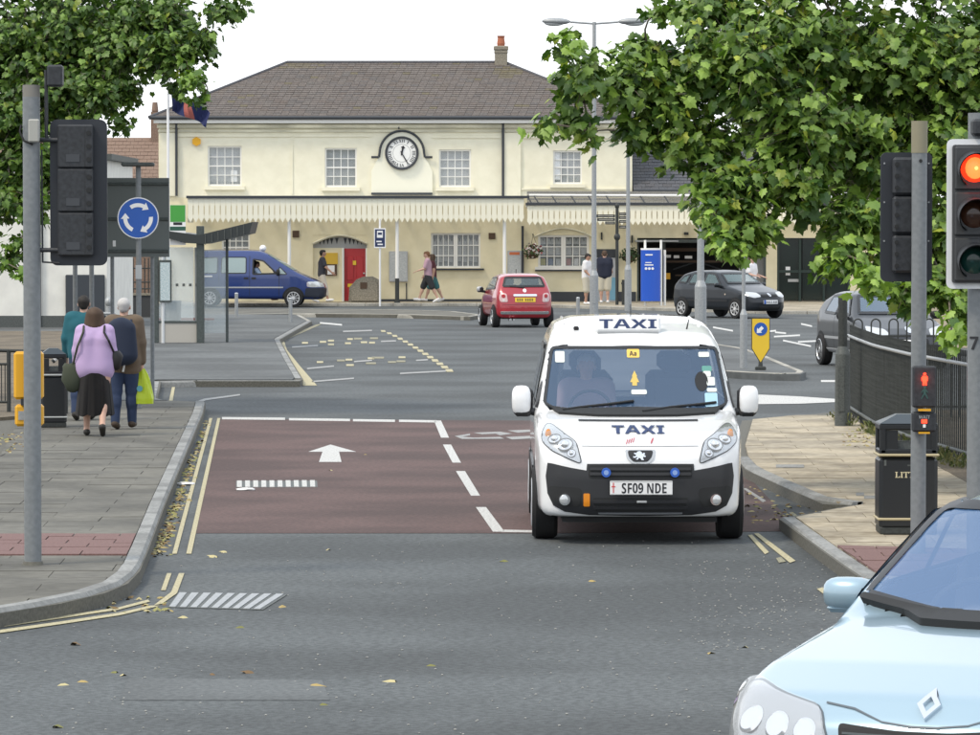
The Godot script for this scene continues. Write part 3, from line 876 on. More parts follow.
func clock(st: Node) -> void:
	var cx := X(402, WD)
	var cy := Y(153.2, WD)
	var k := WD / FOC          # metres per pixel there
	# shield-shaped panel below, arched hood above
	var sh := PackedVector2Array()
	for q in [[-30.5, 40], [30.5, 40], [30.5, 18], [28, 13], [25.5, 8], [23, 3]]: sh.append(Vector2(q[0] * k, -q[1] * k))
	for j in 13:
		var a := PI * j / 12.0
		sh.append(Vector2(cos(a) * 22.5 * k, sin(a) * 22.5 * k))
	for q in [[-23, 3], [-25.5, 8], [-28, 13], [-30.5, 18]]: sh.append(Vector2(q[0] * k, -q[1] * k))
	mi("clock_panel", MB.new().prism(sh, Transform3D(Basis.IDENTITY, Vector3(cx, cy, 0)), 0.07, false), mats.panel_cream, st)
	var hood := MB.new()
	var pts := [Vector3(-30.5 * k, -4 * k, 0), Vector3(-23 * k, -4 * k, 0)]
	for j in 17:
		var a := PI - PI * j / 16.0
		pts.append(Vector3(cos(a) * 22.3 * k, sin(a) * 22.3 * k, 0))
	pts.append_array([Vector3(23 * k, -4 * k, 0), Vector3(30.5 * k, -4 * k, 0)])
	for j in pts.size() - 1: hood.cyl(pts[j] + Vector3(cx, cy, 0.1), pts[j + 1] + Vector3(cx, cy, 0.1), 0.042, 0.042, 8)
	mi("clock_hood", hood, mats.dark_trim, st)
	bx("clock_ledge", Vector3(cx, cy - 40.4 * k, 0.1), Vector3(61 * k, 0.075, 0.16), mats.dark_trim, st)
	mi("finial", MB.new().ball(Vector3(cx - 3 * k, cy + 25.5 * k, 0.1), Vector3(0.04, 0.05, 0.04), 8, 6), mats.dark_trim, st)
	var face := mi("clock_face", MB.new().cyl(Vector3(0, 0, 0), Vector3(0, 0, 0.1), 15.6 * k, 15.6 * k, 40), M("clock_white", Color(0.82, 0.82, 0.79), 0.4), st, Transform3D(Basis.IDENTITY, Vector3(cx, cy, 0.06)))
	var rim := MB.new()
	rim.lathe([Vector2(14.3 * k, 0.10), Vector2(14.6 * k, 0.15), Vector2(16.2 * k, 0.16), Vector2(16.9 * k, 0.1), Vector2(16.9 * k, -0.05)], Transform3D(Basis(Vector3.RIGHT, PI / 2), Vector3.ZERO), 40)
	mi("clock_rim", rim, mats.dark_trim, face)
	var num := ["XII", "I", "II", "III", "IIII", "V", "VI", "VII", "VIII", "IX", "X", "XI"]
	for h in 12:
		var a := TAU * h / 12.0
		var t := words(num[h], 0.115, 0.006, true)
		t.pixel_size *= 0.92
		var o := mi("numeral", t, mats.black_print, face, Transform3D(Basis(Vector3.BACK, -a), Vector3(sin(a) * 12 * k, cos(a) * 12 * k, 0.104)))
	var ring := MB.new()
	ring.lathe([Vector2(9.0 * k, 0.1), Vector2(9.0 * k, 0.103), Vector2(8.75 * k, 0.103), Vector2(8.75 * k, 0.1)], Transform3D(Basis(Vector3.RIGHT, PI / 2), Vector3.ZERO), 40)
	mi("minute_ring", ring, mats.black_print, face)
	for hd in [[12.6 / 12.0, 7.6, 0.035, true], [25.0 / 60.0, 12.6, 0.022, false]]:   # about twenty-five past twelve
		var a: float = TAU * (0.035 if hd[3] else hd[0])
		var l: float = hd[1] * k
		var poly := PackedVector2Array([Vector2(-hd[2] * 0.6, -0.08), Vector2(hd[2] * 0.6, -0.08), Vector2(hd[2], l * 0.65), Vector2(hd[2] * (2.2 if hd[3] else 1.0), l * 0.75), Vector2(0, l), Vector2(-hd[2] * (2.2 if hd[3] else 1.0), l * 0.75), Vector2(-hd[2], l * 0.65)])
		mi("clock_hand", MB.new().prism(poly, Transform3D(Basis(Vector3.BACK, -a), Vector3(0, 0, 0.112 if hd[3] else 0.122)), 0.008), mats.black_print, face)
	mi("clock_hub", MB.new().cyl(Vector3(0, 0, 0.1), Vector3(0, 0, 0.14), 0.035, 0.03, 10), mats.black_print, face)

func canopy(st: Node) -> void:
	var zf := WD - CD
	var board_w := 5.42 * CD / FOC
	for sec in [[188, 528, 198.2, 222.6], [527, 852, 205.2, 225.2]]:
		var x0 := X(sec[0], CD)
		var x1 := X(sec[1], CD)
		var yt := Y(sec[2], CD)
		var yb := Y(sec[3], CD)
		var panes := int((x1 - x0) / 0.75)
		for k in panes:   # glazed roof between rafters
			var xa := lerpf(x0, x1, float(k) / panes)
			var xb := lerpf(x0, x1, (k + 1.0) / panes)
			bx("canopy_pane", Vector3((xa + xb) / 2, yt + 0.03, zf / 2 - 0.05), Vector3(xb - xa - 0.05, 0.012, zf - 0.14), mats.canopy_glass, st)
			bx("canopy_rafter", Vector3(xa, yt - 0.01, zf / 2 - 0.05), Vector3(0.045, 0.1, zf - 0.14), mats.white_trim, st)
		bx("canopy_gutter", Vector3((x0 + x1) / 2, yt + 0.04, zf), Vector3(x1 - x0 + 0.1, 0.09, 0.12), mats.dark_trim, st)
		var h := yt - yb
		var solid := h * 0.30
		# pointed valance boards with slits between them
		var p := PackedVector2Array([Vector2(-board_w * 0.485, 0), Vector2(-board_w * 0.485, -solid), Vector2(-board_w * 0.41, -solid), Vector2(-board_w * 0.41, -h * 0.66), Vector2(-board_w * 0.485, -h * 0.70), Vector2(-board_w * 0.485, -h * 0.8), Vector2(0, -h), Vector2(board_w * 0.485, -h * 0.8), Vector2(board_w * 0.485, -h * 0.70), Vector2(board_w * 0.41, -h * 0.66), Vector2(board_w * 0.41, -solid), Vector2(board_w * 0.485, -solid), Vector2(board_w * 0.485, 0)])
		var bm := MB.new().prism(p, Transform3D.IDENTITY, 0.025).mesh()
		var n := int((x1 - x0) / board_w)
		for k in n:
			mi("valance_board", bm, mats.valance_cream, st, Transform3D(Basis.IDENTITY, Vector3(x0 + board_w * (k + 0.5), yt, zf - 0.03)))
		# side return on the far left
		if sec[0] < 200:
			for k in 15:
				mi("valance_board", bm, mats.valance_cream, st, Transform3D(Basis(Vector3.UP, PI / 2), Vector3(x0 - 0.02, yt, zf - 0.2 - board_w * k)))
	# weathered boarding above the right-hand canopy
	var bw0 := X(527, WD - 1)
	var bw1 := X(760, WD - 1)
	for k in 4:
		bx("weather_board", Vector3((bw0 + bw1) / 2, Y(202.6 - k * 3.3, WD - 1), 1.25 - k * 0.22), Vector3(bw1 - bw0, 0.1, 0.05), mats.timber_grey, st)
	rod("rail", Vector3(X(529, WD - 2), Y(195, WD - 2), 2.1), Vector3(X(700, WD - 2), Y(195.6, WD - 2), 2.1), 0.035, mats.white_trim, st)
	for px in [527, 534, 552, 571, 588, 606, 640, 664]:
		rod("strut", Vector3(X(px, WD - 2), Y(196, WD - 2), 2.1), Vector3(X(px + 5, WD - 2), Y(204, WD - 2), 2.3), 0.025, mats.dark_trim, st)
	# columns
	for px in [289, 397, 504.5]:
		var x := X(px, CD)
		var col := rod("column", Vector3(x, 0.95, zf - 0.25), Vector3(x, Y(199, CD), zf - 0.25), 0.062, mats.white_trim, st, 0.058)
		mi("column_foot", MB.new().cyl(Vector3(x, 0.08, zf - 0.25), Vector3(x, 0.95, zf - 0.25), 0.075, 0.072, 12).cyl(Vector3(x, 0.08, zf - 0.25), Vector3(x, 0.16, zf - 0.25), 0.11, 0.1, 12), mats.black_iron, col)

func ground_floor(st: Node) -> void:
	# door under its arch
	var xa := X(313, WD)
	var xb := X(367, WD)
	var yt := Y(248, WD)
	bx("door_surround", Vector3((xa + X(342, WD)) / 2, yt / 2 + 0.05, -0.16), Vector3(X(342, WD) - xa, yt - 0.1, 0.1), mats.render_yellow, st)
	bx("door_post", Vector3(X(343, WD), yt / 2 + 0.05, -0.11), Vector3(0.07, yt - 0.1, 0.2), mats.white_trim, st)
	bx("door_post", Vector3(X(366.6, WD), yt / 2 + 0.05, -0.11), Vector3(0.07, yt - 0.1, 0.2), mats.white_trim, st)
	var red := M("door_red", Color(0.42, 0.025, 0.03), 0.35)
	var dx := X(355, WD)
	var dw := X(365.6, WD) - X(344.4, WD)
	var door := bx("door", Vector3(dx, yt / 2 + 0.05, -0.15), Vector3(dw, yt - 0.14, 0.06), red, st)
	for s in [-1, 1]:
		bx("door_panel", Vector3(s * dw * 0.23, 0.22, 0.04), Vector3(dw * 0.32, yt * 0.42, 0.03), red, door, 0.02)
		bx("door_panel", Vector3(s * dw * 0.23, -0.66, 0.04), Vector3(dw * 0.32, yt * 0.22, 0.03), red, door, 0.02)
	bx("letter_plate", Vector3(-0.02, 0.42, 0.062), Vector3(0.12, 0.15, 0.012), mats.sign_yellow, door)
	bx("notice", Vector3(-0.1, -0.38, 0.062), Vector3(0.32, 0.12, 0.012), mats.sign_yellow, door)
	mi("knob", MB.new().ball(Vector3(dw * 0.42, 0.05, 0.07), Vector3(0.035, 0.035, 0.035), 8, 6), mats.alloy, door)
	# fanlight with segmental arch and star-cut glass
	var fan := PackedVector2Array()
	var w := xb - xa
	for k in 13:
		var t := k / 12.0
		fan.append(Vector2(-w / 2 + w * t, 0.16 + 0.28 * sin(PI * t)))
	fan.append(Vector2(w / 2, 0))
	fan.append(Vector2(-w / 2, 0))
	for s in [-1, 1]:
		var sp := PackedVector2Array([Vector2(s * w / 2, 0.49), Vector2(s * w / 2, 0.16)])
		for k in 6: sp.append(Vector2(s * w / 2 * (1 - (k + 1) / 6.0), 0.16 + 0.28 * sin(PI / 2 * (k + 1) / 6.0)))
		sp.append(Vector2(0, 0.49))
		mi("spandrel", MB.new().prism(sp, Transform3D(Basis.IDENTITY, Vector3((xa + xb) / 2, yt - 0.02, -0.2)), 0.19), mats.render_yellow, st)
	var fl := mi("fanlight", MB.new().prism(fan, Transform3D.IDENTITY, 0.04), mats.net_curtain, st, Transform3D(Basis.IDENTITY, Vector3((xa + xb) / 2, yt - 0.02, -0.2)))
	for s in [-0.62, -0.5, -0.38, -0.26, -0.1, 0.16, 0.3, 0.42, 0.54, 0.66]:
		mi("glazing_piece", MB.new().prism(PackedVector2Array([Vector2(-0.06, 0.12), Vector2(0.06, 0.12), Vector2(0.0, -0.1)]), Transform3D(Basis.IDENTITY, Vector3(s * w * 0.6, 0.2 + 0.06 * (1 - absf(s)), 0.04)), 0.01), mats.dark_trim, fl)
	var arch := MB.new()
	for k in 12:
		var t0 := k / 12.0
		var t1 := (k + 1) / 12.0
		arch.cyl(Vector3(-w / 2 + w * t0, 0.17 + 0.29 * sin(PI * t0), 0.22), Vector3(-w / 2 + w * t1, 0.17 + 0.29 * sin(PI * t1), 0.22), 0.04, 0.04, 6)
	mi("arch_moulding", arch, mats.render_cream, fl)
	# notices left of the door
	bx("notice_board", Vector3(X(329, WD), Y(258.5, WD), -0.09), Vector3(0.62, 0.4, 0.04), M("notice_gold", Color(0.62, 0.40, 0.04), 0.5), st)
	var nb := bx("notice_board", Vector3(X(331, WD), Y(270, WD), -0.085), Vector3(0.42, 0.4, 0.05), M("brown_wood", Color(0.08, 0.045, 0.025), 0.6), st)
	bx("paper", Vector3(0, 0, 0.03), Vector3(0.25, 0.32, 0.01), mats.sign_white, nb)
	# poster case and poster
	for q in [[398.5, 266.5, 0.66, 1.08], [514.5, 262.5, 0.5, 0.84]]:
		var c := bx("poster_case", Vector3(X(q[0], WD), Y(q[1], WD), 0.05), Vector3(q[2], q[3], 0.08), mats.silver, st, 0.01)
		bx("poster", Vector3(0, 0, 0.044), Vector3(q[2] - 0.08, q[3] - 0.08, 0.006), TM("poster_grey", Color(0.42, 0.45, 0.46), Color(0.54, 0.56, 0.56), 0.9, 0.02, 4, 0.6), c)
		if q[0] > 500: bx("poster_heading", Vector3(0, q[3] * 0.38, 0.05), Vector3(q[2] - 0.14, 0.1, 0.006), M("poster_orange", Color(0.6, 0.16, 0.06), 0.5), c)
	rod("conduit", Vector3(X(406.5, WD), 0.1, 0.02), Vector3(X(406.5, WD), Y(283, WD), 0.02), 0.02, mats.dark_trim, st)
	# windows
	var w1 := window(st, X(431, WD), X(455.5, WD), Y(268, WD), Y(233, WD), -0.1, 4, 3, 0.07, "room_pale", 0.03, false)
	var w2 := window(st, X(455.6, WD), X(480.5, WD), Y(268, WD), Y(233, WD), -0.1, 4, 3, 0.07, "room_pale", 0.03, false)
	bx("sill", Vector3(X(456, WD), Y(269.3, WD), 0.06), Vector3(X(484, WD) - X(428, WD), 0.06, 0.16), mats.dark_trim, st)
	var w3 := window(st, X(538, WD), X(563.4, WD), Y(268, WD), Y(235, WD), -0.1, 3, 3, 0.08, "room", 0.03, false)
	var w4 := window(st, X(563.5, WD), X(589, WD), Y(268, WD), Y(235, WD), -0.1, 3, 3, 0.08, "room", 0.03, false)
	bx("sill", Vector3(X(563.5, WD), Y(268.2, WD), 0.06), Vector3(X(592, WD) - X(535, WD), 0.1, 0.16), mats.white_trim, st)
	bx("sill", Vector3(X(563.5, WD), Y(270.4, WD), 0.05), Vector3(X(592, WD) - X(535, WD), 0.06, 0.14), mats.dark_trim, st)
	for wn in [w1, w2]:
		for k in 4: bx("paper", Vector3(-0.3 + k * 0.19, 0.02 - (k % 2) * 0.03, -0.1), Vector3(0.13, 0.8, 0.01), mats.net_curtain, wn)
		for k in 4: mi("bunting", MB.new().prism(PackedVector2Array([Vector2(-0.06, 0.06), Vector2(0.06, 0.06), Vector2(0, -0.12)]), Transform3D(Basis.IDENTITY, Vector3(-0.3 + k * 0.2, 0.42, -0.04)), 0.004), mats.dark_trim, wn)
	var cols := [Color(0.4, 0.36, 0.05), Color(0.05, 0.1, 0.22), Color(0.4, 0.4, 0.38), Color(0.3, 0.06, 0.06), Color(0.5, 0.5, 0.5), Color(0.08, 0.2, 0.2)]
	for wn in [w3, w4]:
		for k in 3:
			bx("display_card", Vector3(-0.27 + k * 0.27, -0.37, -0.1), Vector3(0.17, 0.24, 0.01), M("card%d" % (k + (3 if wn == w4 else 0)), cols[k + (3 if wn == w4 else 0)], 0.6), wn)
			bx("paper", Vector3(-0.27 + k * 0.27, 0.02, -0.11), Vector3(0.2, 0.28, 0.01), mats.net_curtain, wn)
			bx("paper", Vector3(-0.27 + k * 0.27, 0.36, -0.11), Vector3(0.2, 0.2, 0.01), mats.net_curtain, wn)
			mi("bunting", MB.new().prism(PackedVector2Array([Vector2(-0.05, 0.06), Vector2(0.05, 0.06), Vector2(0, -0.1)]), Transform3D(Basis.IDENTITY, Vector3(-0.27 + k * 0.27, 0.44, -0.05)), 0.004), mats.dark_trim, wn)
	var head := MB.new()
	for k in 12:
		var t0 := k / 12.0
		var t1 := (k + 1) / 12.0
		var ww := X(593, WD) - X(534, WD)
		head.cyl(Vector3(X(534, WD) + ww * t0, Y(237, WD) + 0.3 * sin(PI * t0), 0.02), Vector3(X(534, WD) + ww * t1, Y(237, WD) + 0.3 * sin(PI * t1), 0.02), 0.035, 0.035, 6)
	mi("arch_moulding", head, mats.render_cream, st)
	window(st, X(222, WD), X(250, WD), Y(262, WD), Y(233, WD), -0.1, 4, 4, 0.06, "room_pale", 0.03)
	bx("plaque", Vector3(X(492, WD), Y(236, WD), 0.03), Vector3(0.24, 0.22, 0.05), mats.brown_wood, st, 0.01)
	bx("plaque", Vector3(X(296, WD), Y(234, WD), 0.03), Vector3(0.24, 0.24, 0.05), mats.brown_wood, st, 0.01)
	# cash machine surround
	var atm := bx("cash_machine", Vector3(X(605.5, WD), 1.0, 0.06), Vector3(0.82, 1.84, 0.12), mats.silver, st, 0.02)
	bx("header_panel", Vector3(0, 0.8, 0.07), Vector3(0.8, 0.3, 0.04), mats.dark_trim, atm)
	bx("screen", Vector3(-0.05, 0.32, 0.065), Vector3(0.36, 0.28, 0.02), mats.black_print, atm)
	bx("keypad", Vector3(-0.05, 0.02, 0.1), Vector3(0.36, 0.08, 0.14), mats.galvanised, atm)
	bx("side_panel", Vector3(0.25, -0.45, 0.065), Vector3(0.2, 0.8, 0.02), M("panel_blue", Color(0.18, 0.38, 0.5), 0.5), atm)
	for q in [[601.5, 226, 234], [632, 226, 240]]:
		bx("wall_bracket", Vector3(X(q[0], WD), Y((q[1] + q[2]) / 2 + 6, WD), 0.04), Vector3(0.06, 0.26, 0.08), mats.black_iron, st)
	# entrance hall: header beam, frames, dark glass doors and what hangs inside
	for px in [637.5, 664, 765]: bx("entrance_post", Vector3(X(px, WD), 1.2, -0.1), Vector3(0.1, 2.26, 0.16), mats.green_grey, st)
	bx("entrance_beam", Vector3((X(637, WD) + X(766, WD)) / 2, Y(241, WD), -0.1), Vector3(X(766, WD) - X(637, WD), 0.12, 0.18), mats.green_grey, st)
	bx("glass_awning", Vector3(X(656, WD), Y(241, WD), 0.5), Vector3(1.5, 0.05, 1.0), mats.galvanised, st)
	for q in [[700, 262, 3.0, 0.08], [690, 250, 2.6, 0.12], [706, 276, 2.0, 0.05]]:
		bx("roof_beam", Vector3(X(q[0], WD), Y(q[1], WD), -2.0), Vector3(q[2], q[3], 0.1), mats.brown_wood, st)
	for s in [-1, 1]:
		rod("roof_brace", Vector3(X(700 + s * 24, WD), Y(270, WD), -2.1), Vector3(X(700, WD), Y(262, WD), -2.1), 0.03, mats.dark_trim, st)
	for q in [[668, 256.5, 0.3], [678, 257, 0.2], [690, 257.4, 0.26]]:
		bx("hall_sign", Vector3(X(q[0], WD), Y(q[1], WD), -1.2), Vector3(q[2], 0.1, 0.03), mats.sign_white, st)
	bx("hall_notice", Vector3(X(668, WD), Y(276.5, WD), -1.0), Vector3(0.24, 0.22, 0.03), mats.orange_yellow, st)
	bx("hall_window", Vector3(X(753, WD), Y(272, WD), -0.9), Vector3(0.9, 1.3, 0.03), mats.net_curtain, st)
	bx("security_light", Vector3(X(686, WD), Y(233.6, WD), 0.08), Vector3(0.16, 0.1, 0.14), mats.black_iron, st)
	# dark green shop front
	var gr := M("shop_green", Color(0.010, 0.028, 0.022), 0.35)
	for px in [778, 800, 824, 849]: bx("shopfront_post", Vector3(X(px, WD), 1.2, -0.08), Vector3(0.09, 2.26, 0.1), gr, st)
	for k in 3:
		var a := X(778 + k * 23.5, WD)
		bx("shopfront_pane", Vector3(a + 0.42, 1.25, -0.14), Vector3(0.76, 2.2, 0.02), M("shop_glass", Color(0.010, 0.020, 0.018), 0.08), st)
	bx("shopfront_rail", Vector3(X(812, WD), 1.16, -0.06), Vector3(2.4, 0.09, 0.08), gr, st)
	bx("notice", Vector3(X(788, WD), Y(271, WD), -0.1), Vector3(0.16, 0.3, 0.01), mats.sign_white, st)
	bx("notice", Vector3(X(794, WD), Y(280.5, WD), -0.1), Vector3(0.42, 0.1, 0.01), mats.net_curtain, st)

func side_buildings() -> void:
	# white rendered building on the left
	var d := 110.0
	var w := thing("white_building", "plain white rendered building with dark plinth behind the left signal pole", "building", Vector3(X(0, d), 0, -d))
	var x1 := X(107, d) - X(0, d)
	bx("wall", Vector3(x1 - 9.0, 2.3, -4.0), Vector3(18.0, 4.4, 8.0), mats.wall_white, w)
	bx("plinth", Vector3(x1 - 9.0, 0.2, 0.03), Vector3(18.02, 0.45, 0.08), mats.grey_iron, w)
	bx("flat_roof", Vector3(x1 - 9.0, 4.58, -4.0), Vector3(18.3, 0.16, 8.3), mats.grey_iron, w)
	bx("gate", Vector3((X(66, d) + X(105, d)) / 2 - X(0, d), 0.75, 0.08), Vector3(X(105, d) - X(66, d), 1.5, 0.12), M("gate_grey", Color(0.035, 0.042, 0.052), 0.6), w, 0.02)
	rod("downpipe", Vector3(X(39.5, d) - X(0, d), 0.1, 0.08), Vector3(X(39.5, d) - X(0, d), 4.4, 0.08), 0.05, mats.black_iron, w)
	# brown-roofed house behind
	var hd := 166.0
	var h := thing("brown_house", "old brick house with brown tiled roof behind the station's left end", "house", Vector3(X(120, hd), 0, -hd))
	var hx := X(156, hd) - X(120, hd)
	bx("wall", Vector3(hx / 2 - 2, 2.1, -3), Vector3(hx + 6, 4.1, 6), mats.brick_old, h)
	var rm := MB.new()
	var yb := Y(180, hd)
	var yt := Y(138, hd + 3)
	slate_plane(rm, Vector3(-5.2, yb - 0.6, 0.3), Vector3(hx + 1.2, yb - 0.6, 0.3), Vector3(hx + 1.2, yt, -3), Vector3(-5.2, yt, -3), 16, 0.3, [[X(134, hd) - X(120, hd), 0.92, 0.4, 0.06, Color(0.6, 1.2, 2.6)], [X(146, hd) - X(120, hd), 0.6, 0.3, 0.05, Color(0.6, 1.2, 2.6)]])
	var tr := mi("roof", rm, mats.brick_old, h)
	tr.set_meta("kind", "stuff")
	var bk := MB.new()
	bk.quad(Vector3(hx + 1.2, yb - 0.6, -6.3), Vector3(-5.2, yb - 0.6, -6.3), Vector3(-5.2, yt, -3.02), Vector3(hx + 1.2, yt, -3.02))
	mi("roof_boards", bk, mats.slate_blue, h)
	var cb := bx("chimney", Vector3(X(152, hd) - X(120, hd), Y(130, hd), -3), Vector3(0.5, 1.6, 0.5), mats.brick_old, h)
	mi("chimney_pot", MB.new().lathe([Vector2(0.1, 0), Vector2(0.14, 0.06), Vector2(0.1, 0.4), Vector2(0.0, 0.4)], Transform3D(Basis.IDENTITY, Vector3(-0.1, 0.78, 0)), 10), mats.brick_old, cb)
	# low beige wall across the side road on the right
	var ld := 96.0
	var lw := thing("low_wall", "low beige wall across the side road behind the hooped railing", "wall", Vector3(X(960, ld), 0, -ld))
	bx("wall", Vector3(1.6, 0.5, 0), Vector3(7.2, 1.0, 0.25), M("beige_wall", Color(0.5, 0.43, 0.32), 0.85), lw)
	bx("coping", Vector3(1.6, 1.04, 0), Vector3(7.3, 0.08, 0.33), mats.kerb_pale, lw)

# ---------------------------------------------------------------- signals, signs, lamps, bins, shelter
func head_back(par: Node, ce: Vector3, w: float, h: float) -> void:   # signal head seen from behind: board, housing, vents
	var k := w / 0.47
	mi("backing_board", MB.new().prism(rect(-w / 2, -h / 2, w / 2, h / 2, 0.06 * k, 4), Transform3D(Basis.IDENTITY, ce), 0.025), M("board_black", Color(0.020, 0.024, 0.032), 0.5), par)
	for j in 3:
		var y := ce.y + h * (0.315 - j * 0.3)
		var hs := mi("lamp_housing", MB.new().rbox(Vector3(ce.x - 0.02 * k, y, ce.z + 0.06), Vector3(w * 0.62, h * 0.297, 0.09), 0.012), mats.black_plastic, par)
		bx("hinge_strip", Vector3(ce.x + w * 0.2, y, ce.z + 0.108), Vector3(w * 0.13, h * 0.285, 0.02), mats.black_plastic, hs, 0.005)
		for q in 3:
			rod("vent", Vector3(ce.x + w * 0.2, y + h * 0.09 * (1 - q), ce.z + 0.116), Vector3(ce.x + w * 0.2, y + h * 0.09 * (1 - q), ce.z + 0.124), 0.022 * k, mats.dark, hs, -1.0, 8)
		bx("label_plate", Vector3(ce.x - w * 0.08, y - h * 0.08, ce.z + 0.107), Vector3(w * 0.24, 0.06, 0.006), M("faint_grey", Color(0.045, 0.05, 0.058), 0.6), hs)

func street_furniture() -> void:
	var up := 0.125
	# ---- left signal
	var b := G(33, 565, up)
	var d := -b.z
	var s := FOC / d
	var t := thing("traffic_signal", "grey signal pole on the left pavement carrying a black head seen from behind", "traffic light", b)
	rod("pole", Vector3.ZERO, Vector3(0, Y(97, d) - up, 0), 0.068, mats.grey_paint, t, -1.0, 20)
	rod("pole_cap", Vector3(0, Y(97, d) - up, 0), Vector3(0, Y(85, d) - up, 0), 0.068, M("cap_brown", Color(0.20, 0.19, 0.17), 0.6), t, -1.0, 20)
	rod("pole_collar", Vector3(0, 0, 0), Vector3(0, 0.03, 0), 0.09, mats.bedding, t, 0.075, 20)
	head_back(t, Vector3(X(78.5, d) - b.x, Y(192.5, d) - up, -0.06), 57 / s, 146 / s)
	for py in [140, 250]: rod("bracket", Vector3(0.05, Y(py, d) - up, 0), Vector3(X(62, d) - b.x, Y(py, d) - up, 0.02), 0.018, mats.black_plastic, t)
	bx("junction_box", Vector3(0.03, Y(131, d) - up, 0.09), Vector3(0.085, 0.18, 0.07), M("box_pale", Color(0.36, 0.36, 0.33), 0.5), t, 0.01)
	mi("cable", MB.new().tube([Vector3(-0.075, Y(125, d) - up, 0.03), Vector3(-0.085, Y(132, d) - up, 0.05), Vector3(-0.05, Y(141, d) - up, 0.08), Vector3(0.02, Y(145, d) - up, 0.09)], 0.008, 6), mats.rubber, t)
	rod("detector_arm", Vector3(X(47, d) - b.x, Y(140, d) - up, 0), Vector3(X(47, d) - b.x, Y(70, d) - up, 0), 0.014, mats.black_plastic, t)
	bx("detector", Vector3(X(56.5, d) - b.x, Y(76, d) - up, 0.02), Vector3(0.12, 0.17, 0.15), mats.black_plastic, t, 0.015)
	mi("conduit", MB.new().tube([Vector3(0.08, Y(150, d) - up, 0), Vector3(0.085, Y(262, d) - up, 0), Vector3(X(60, d) - b.x, Y(263, d) - up, 0.02)], 0.007, 6), mats.black_plastic, t)
	var pb := bx("push_button_box", Vector3(X(26.5, d) - b.x, Y(376, d) - up, -0.15), Vector3(29 / s, 48 / s, 0.14), mats.orange_yellow, t, 0.02)
	var pb2 := bx("push_button_box", Vector3(X(27, d) - b.x, Y(416, d) - up, -0.15), Vector3(28 / s, 22 / s, 0.14), mats.orange_yellow, t, 0.02)
	bx("label_plate", Vector3(-0.055, 0.0, 0.073), Vector3(0.05, 0.07, 0.006), mats.galvanised, pb2)
	bx("mount", Vector3(X(27, d) - b.x, Y(402.5, d) - up, -0.12), Vector3(0.12, 0.05, 0.1), mats.black_plastic, t)

	# ---- right signal seen from behind, with the pedestrian unit
	b = G(918, 555, up)
	d = -b.z
	s = FOC / d
	t = thing("traffic_signal", "grey signal pole beside the black litter bin with red man unit and black head", "traffic light", b)
	rod("pole", Vector3.ZERO, Vector3(0, Y(153, d) - up, 0), 0.062, mats.grey_paint, t, -1.0, 20)
	rod("pole_cap", Vector3(0, Y(153, d) - up, 0), Vector3(0, Y(121, d) - up, 0), 0.066, M("cap_moss", Color(0.24, 0.22, 0.15), 0.7), t, -1.0, 20)
	rod("pole_collar", Vector3(0, 0, 0), Vector3(0, 0.03, 0), 0.085, mats.bedding, t, 0.07, 20)
	# board behind the pole
	var hc := Vector3(X(909, d) - b.x, Y(217, d) - up, -0.26)
	var hw := 52 / s
	var hh := 130 / s
	mi("backing_board", MB.new().prism(rect(-hw / 2, -hh / 2, hw / 2, hh / 2, 0.05, 4), Transform3D(Basis.IDENTITY, hc), 0.025), mats.board_black, t)
	for j in 3:
		var y := hc.y + hh * (0.315 - j * 0.3)
		var hs := mi("lamp_housing", MB.new().rbox(Vector3(hc.x + 0.01, y, hc.z + 0.1), Vector3(hw * 0.62, hh * 0.29, 0.15), 0.02), mats.black_plastic, t)
		for q in 3:
			rod("vent", Vector3(hc.x - hw * 0.22, y + hh * 0.09 * (1 - q), hc.z + 0.174), Vector3(hc.x - hw * 0.22, y + hh * 0.09 * (1 - q), hc.z + 0.185), 0.02, mats.dark, hs, -1.0, 8)
		for q in [-1, 1]: rod("bolt", Vector3(hc.x + q * hw * 0.43, y + hh * 0.1, hc.z + 0.025), Vector3(hc.x + q * hw * 0.43, y + hh * 0.1, hc.z + 0.032), 0.008, mats.galvanised, hs, -1.0, 6)
	rod("bracket", Vector3(0, Y(178, d) - up, -0.03), Vector3(0, Y(178, d) - up, -0.12), 0.03, mats.black_plastic, t)
	rod("bracket", Vector3(0, Y(262, d) - up, -0.03), Vector3(0, Y(262, d) - up, -0.12), 0.03, mats.black_plastic, t)
	rod("bolt", Vector3(0.004, Y(161, d) - up, 0.05), Vector3(0.004, Y(161, d) - up, 0.07), 0.014, mats.dark, t)
	# pedestrian unit: red man lit, green man dark
	var pu := bx("pedestrian_unit", Vector3(X(922.5, d) - b.x, Y(386, d) - up, 0.13), Vector3(23.5 / s, 41 / s, 0.13), mats.black_plastic, t, 0.012)
	var red := lamp_mat("red_man", Color(1.0, 0.04, 0.015), 2.2)
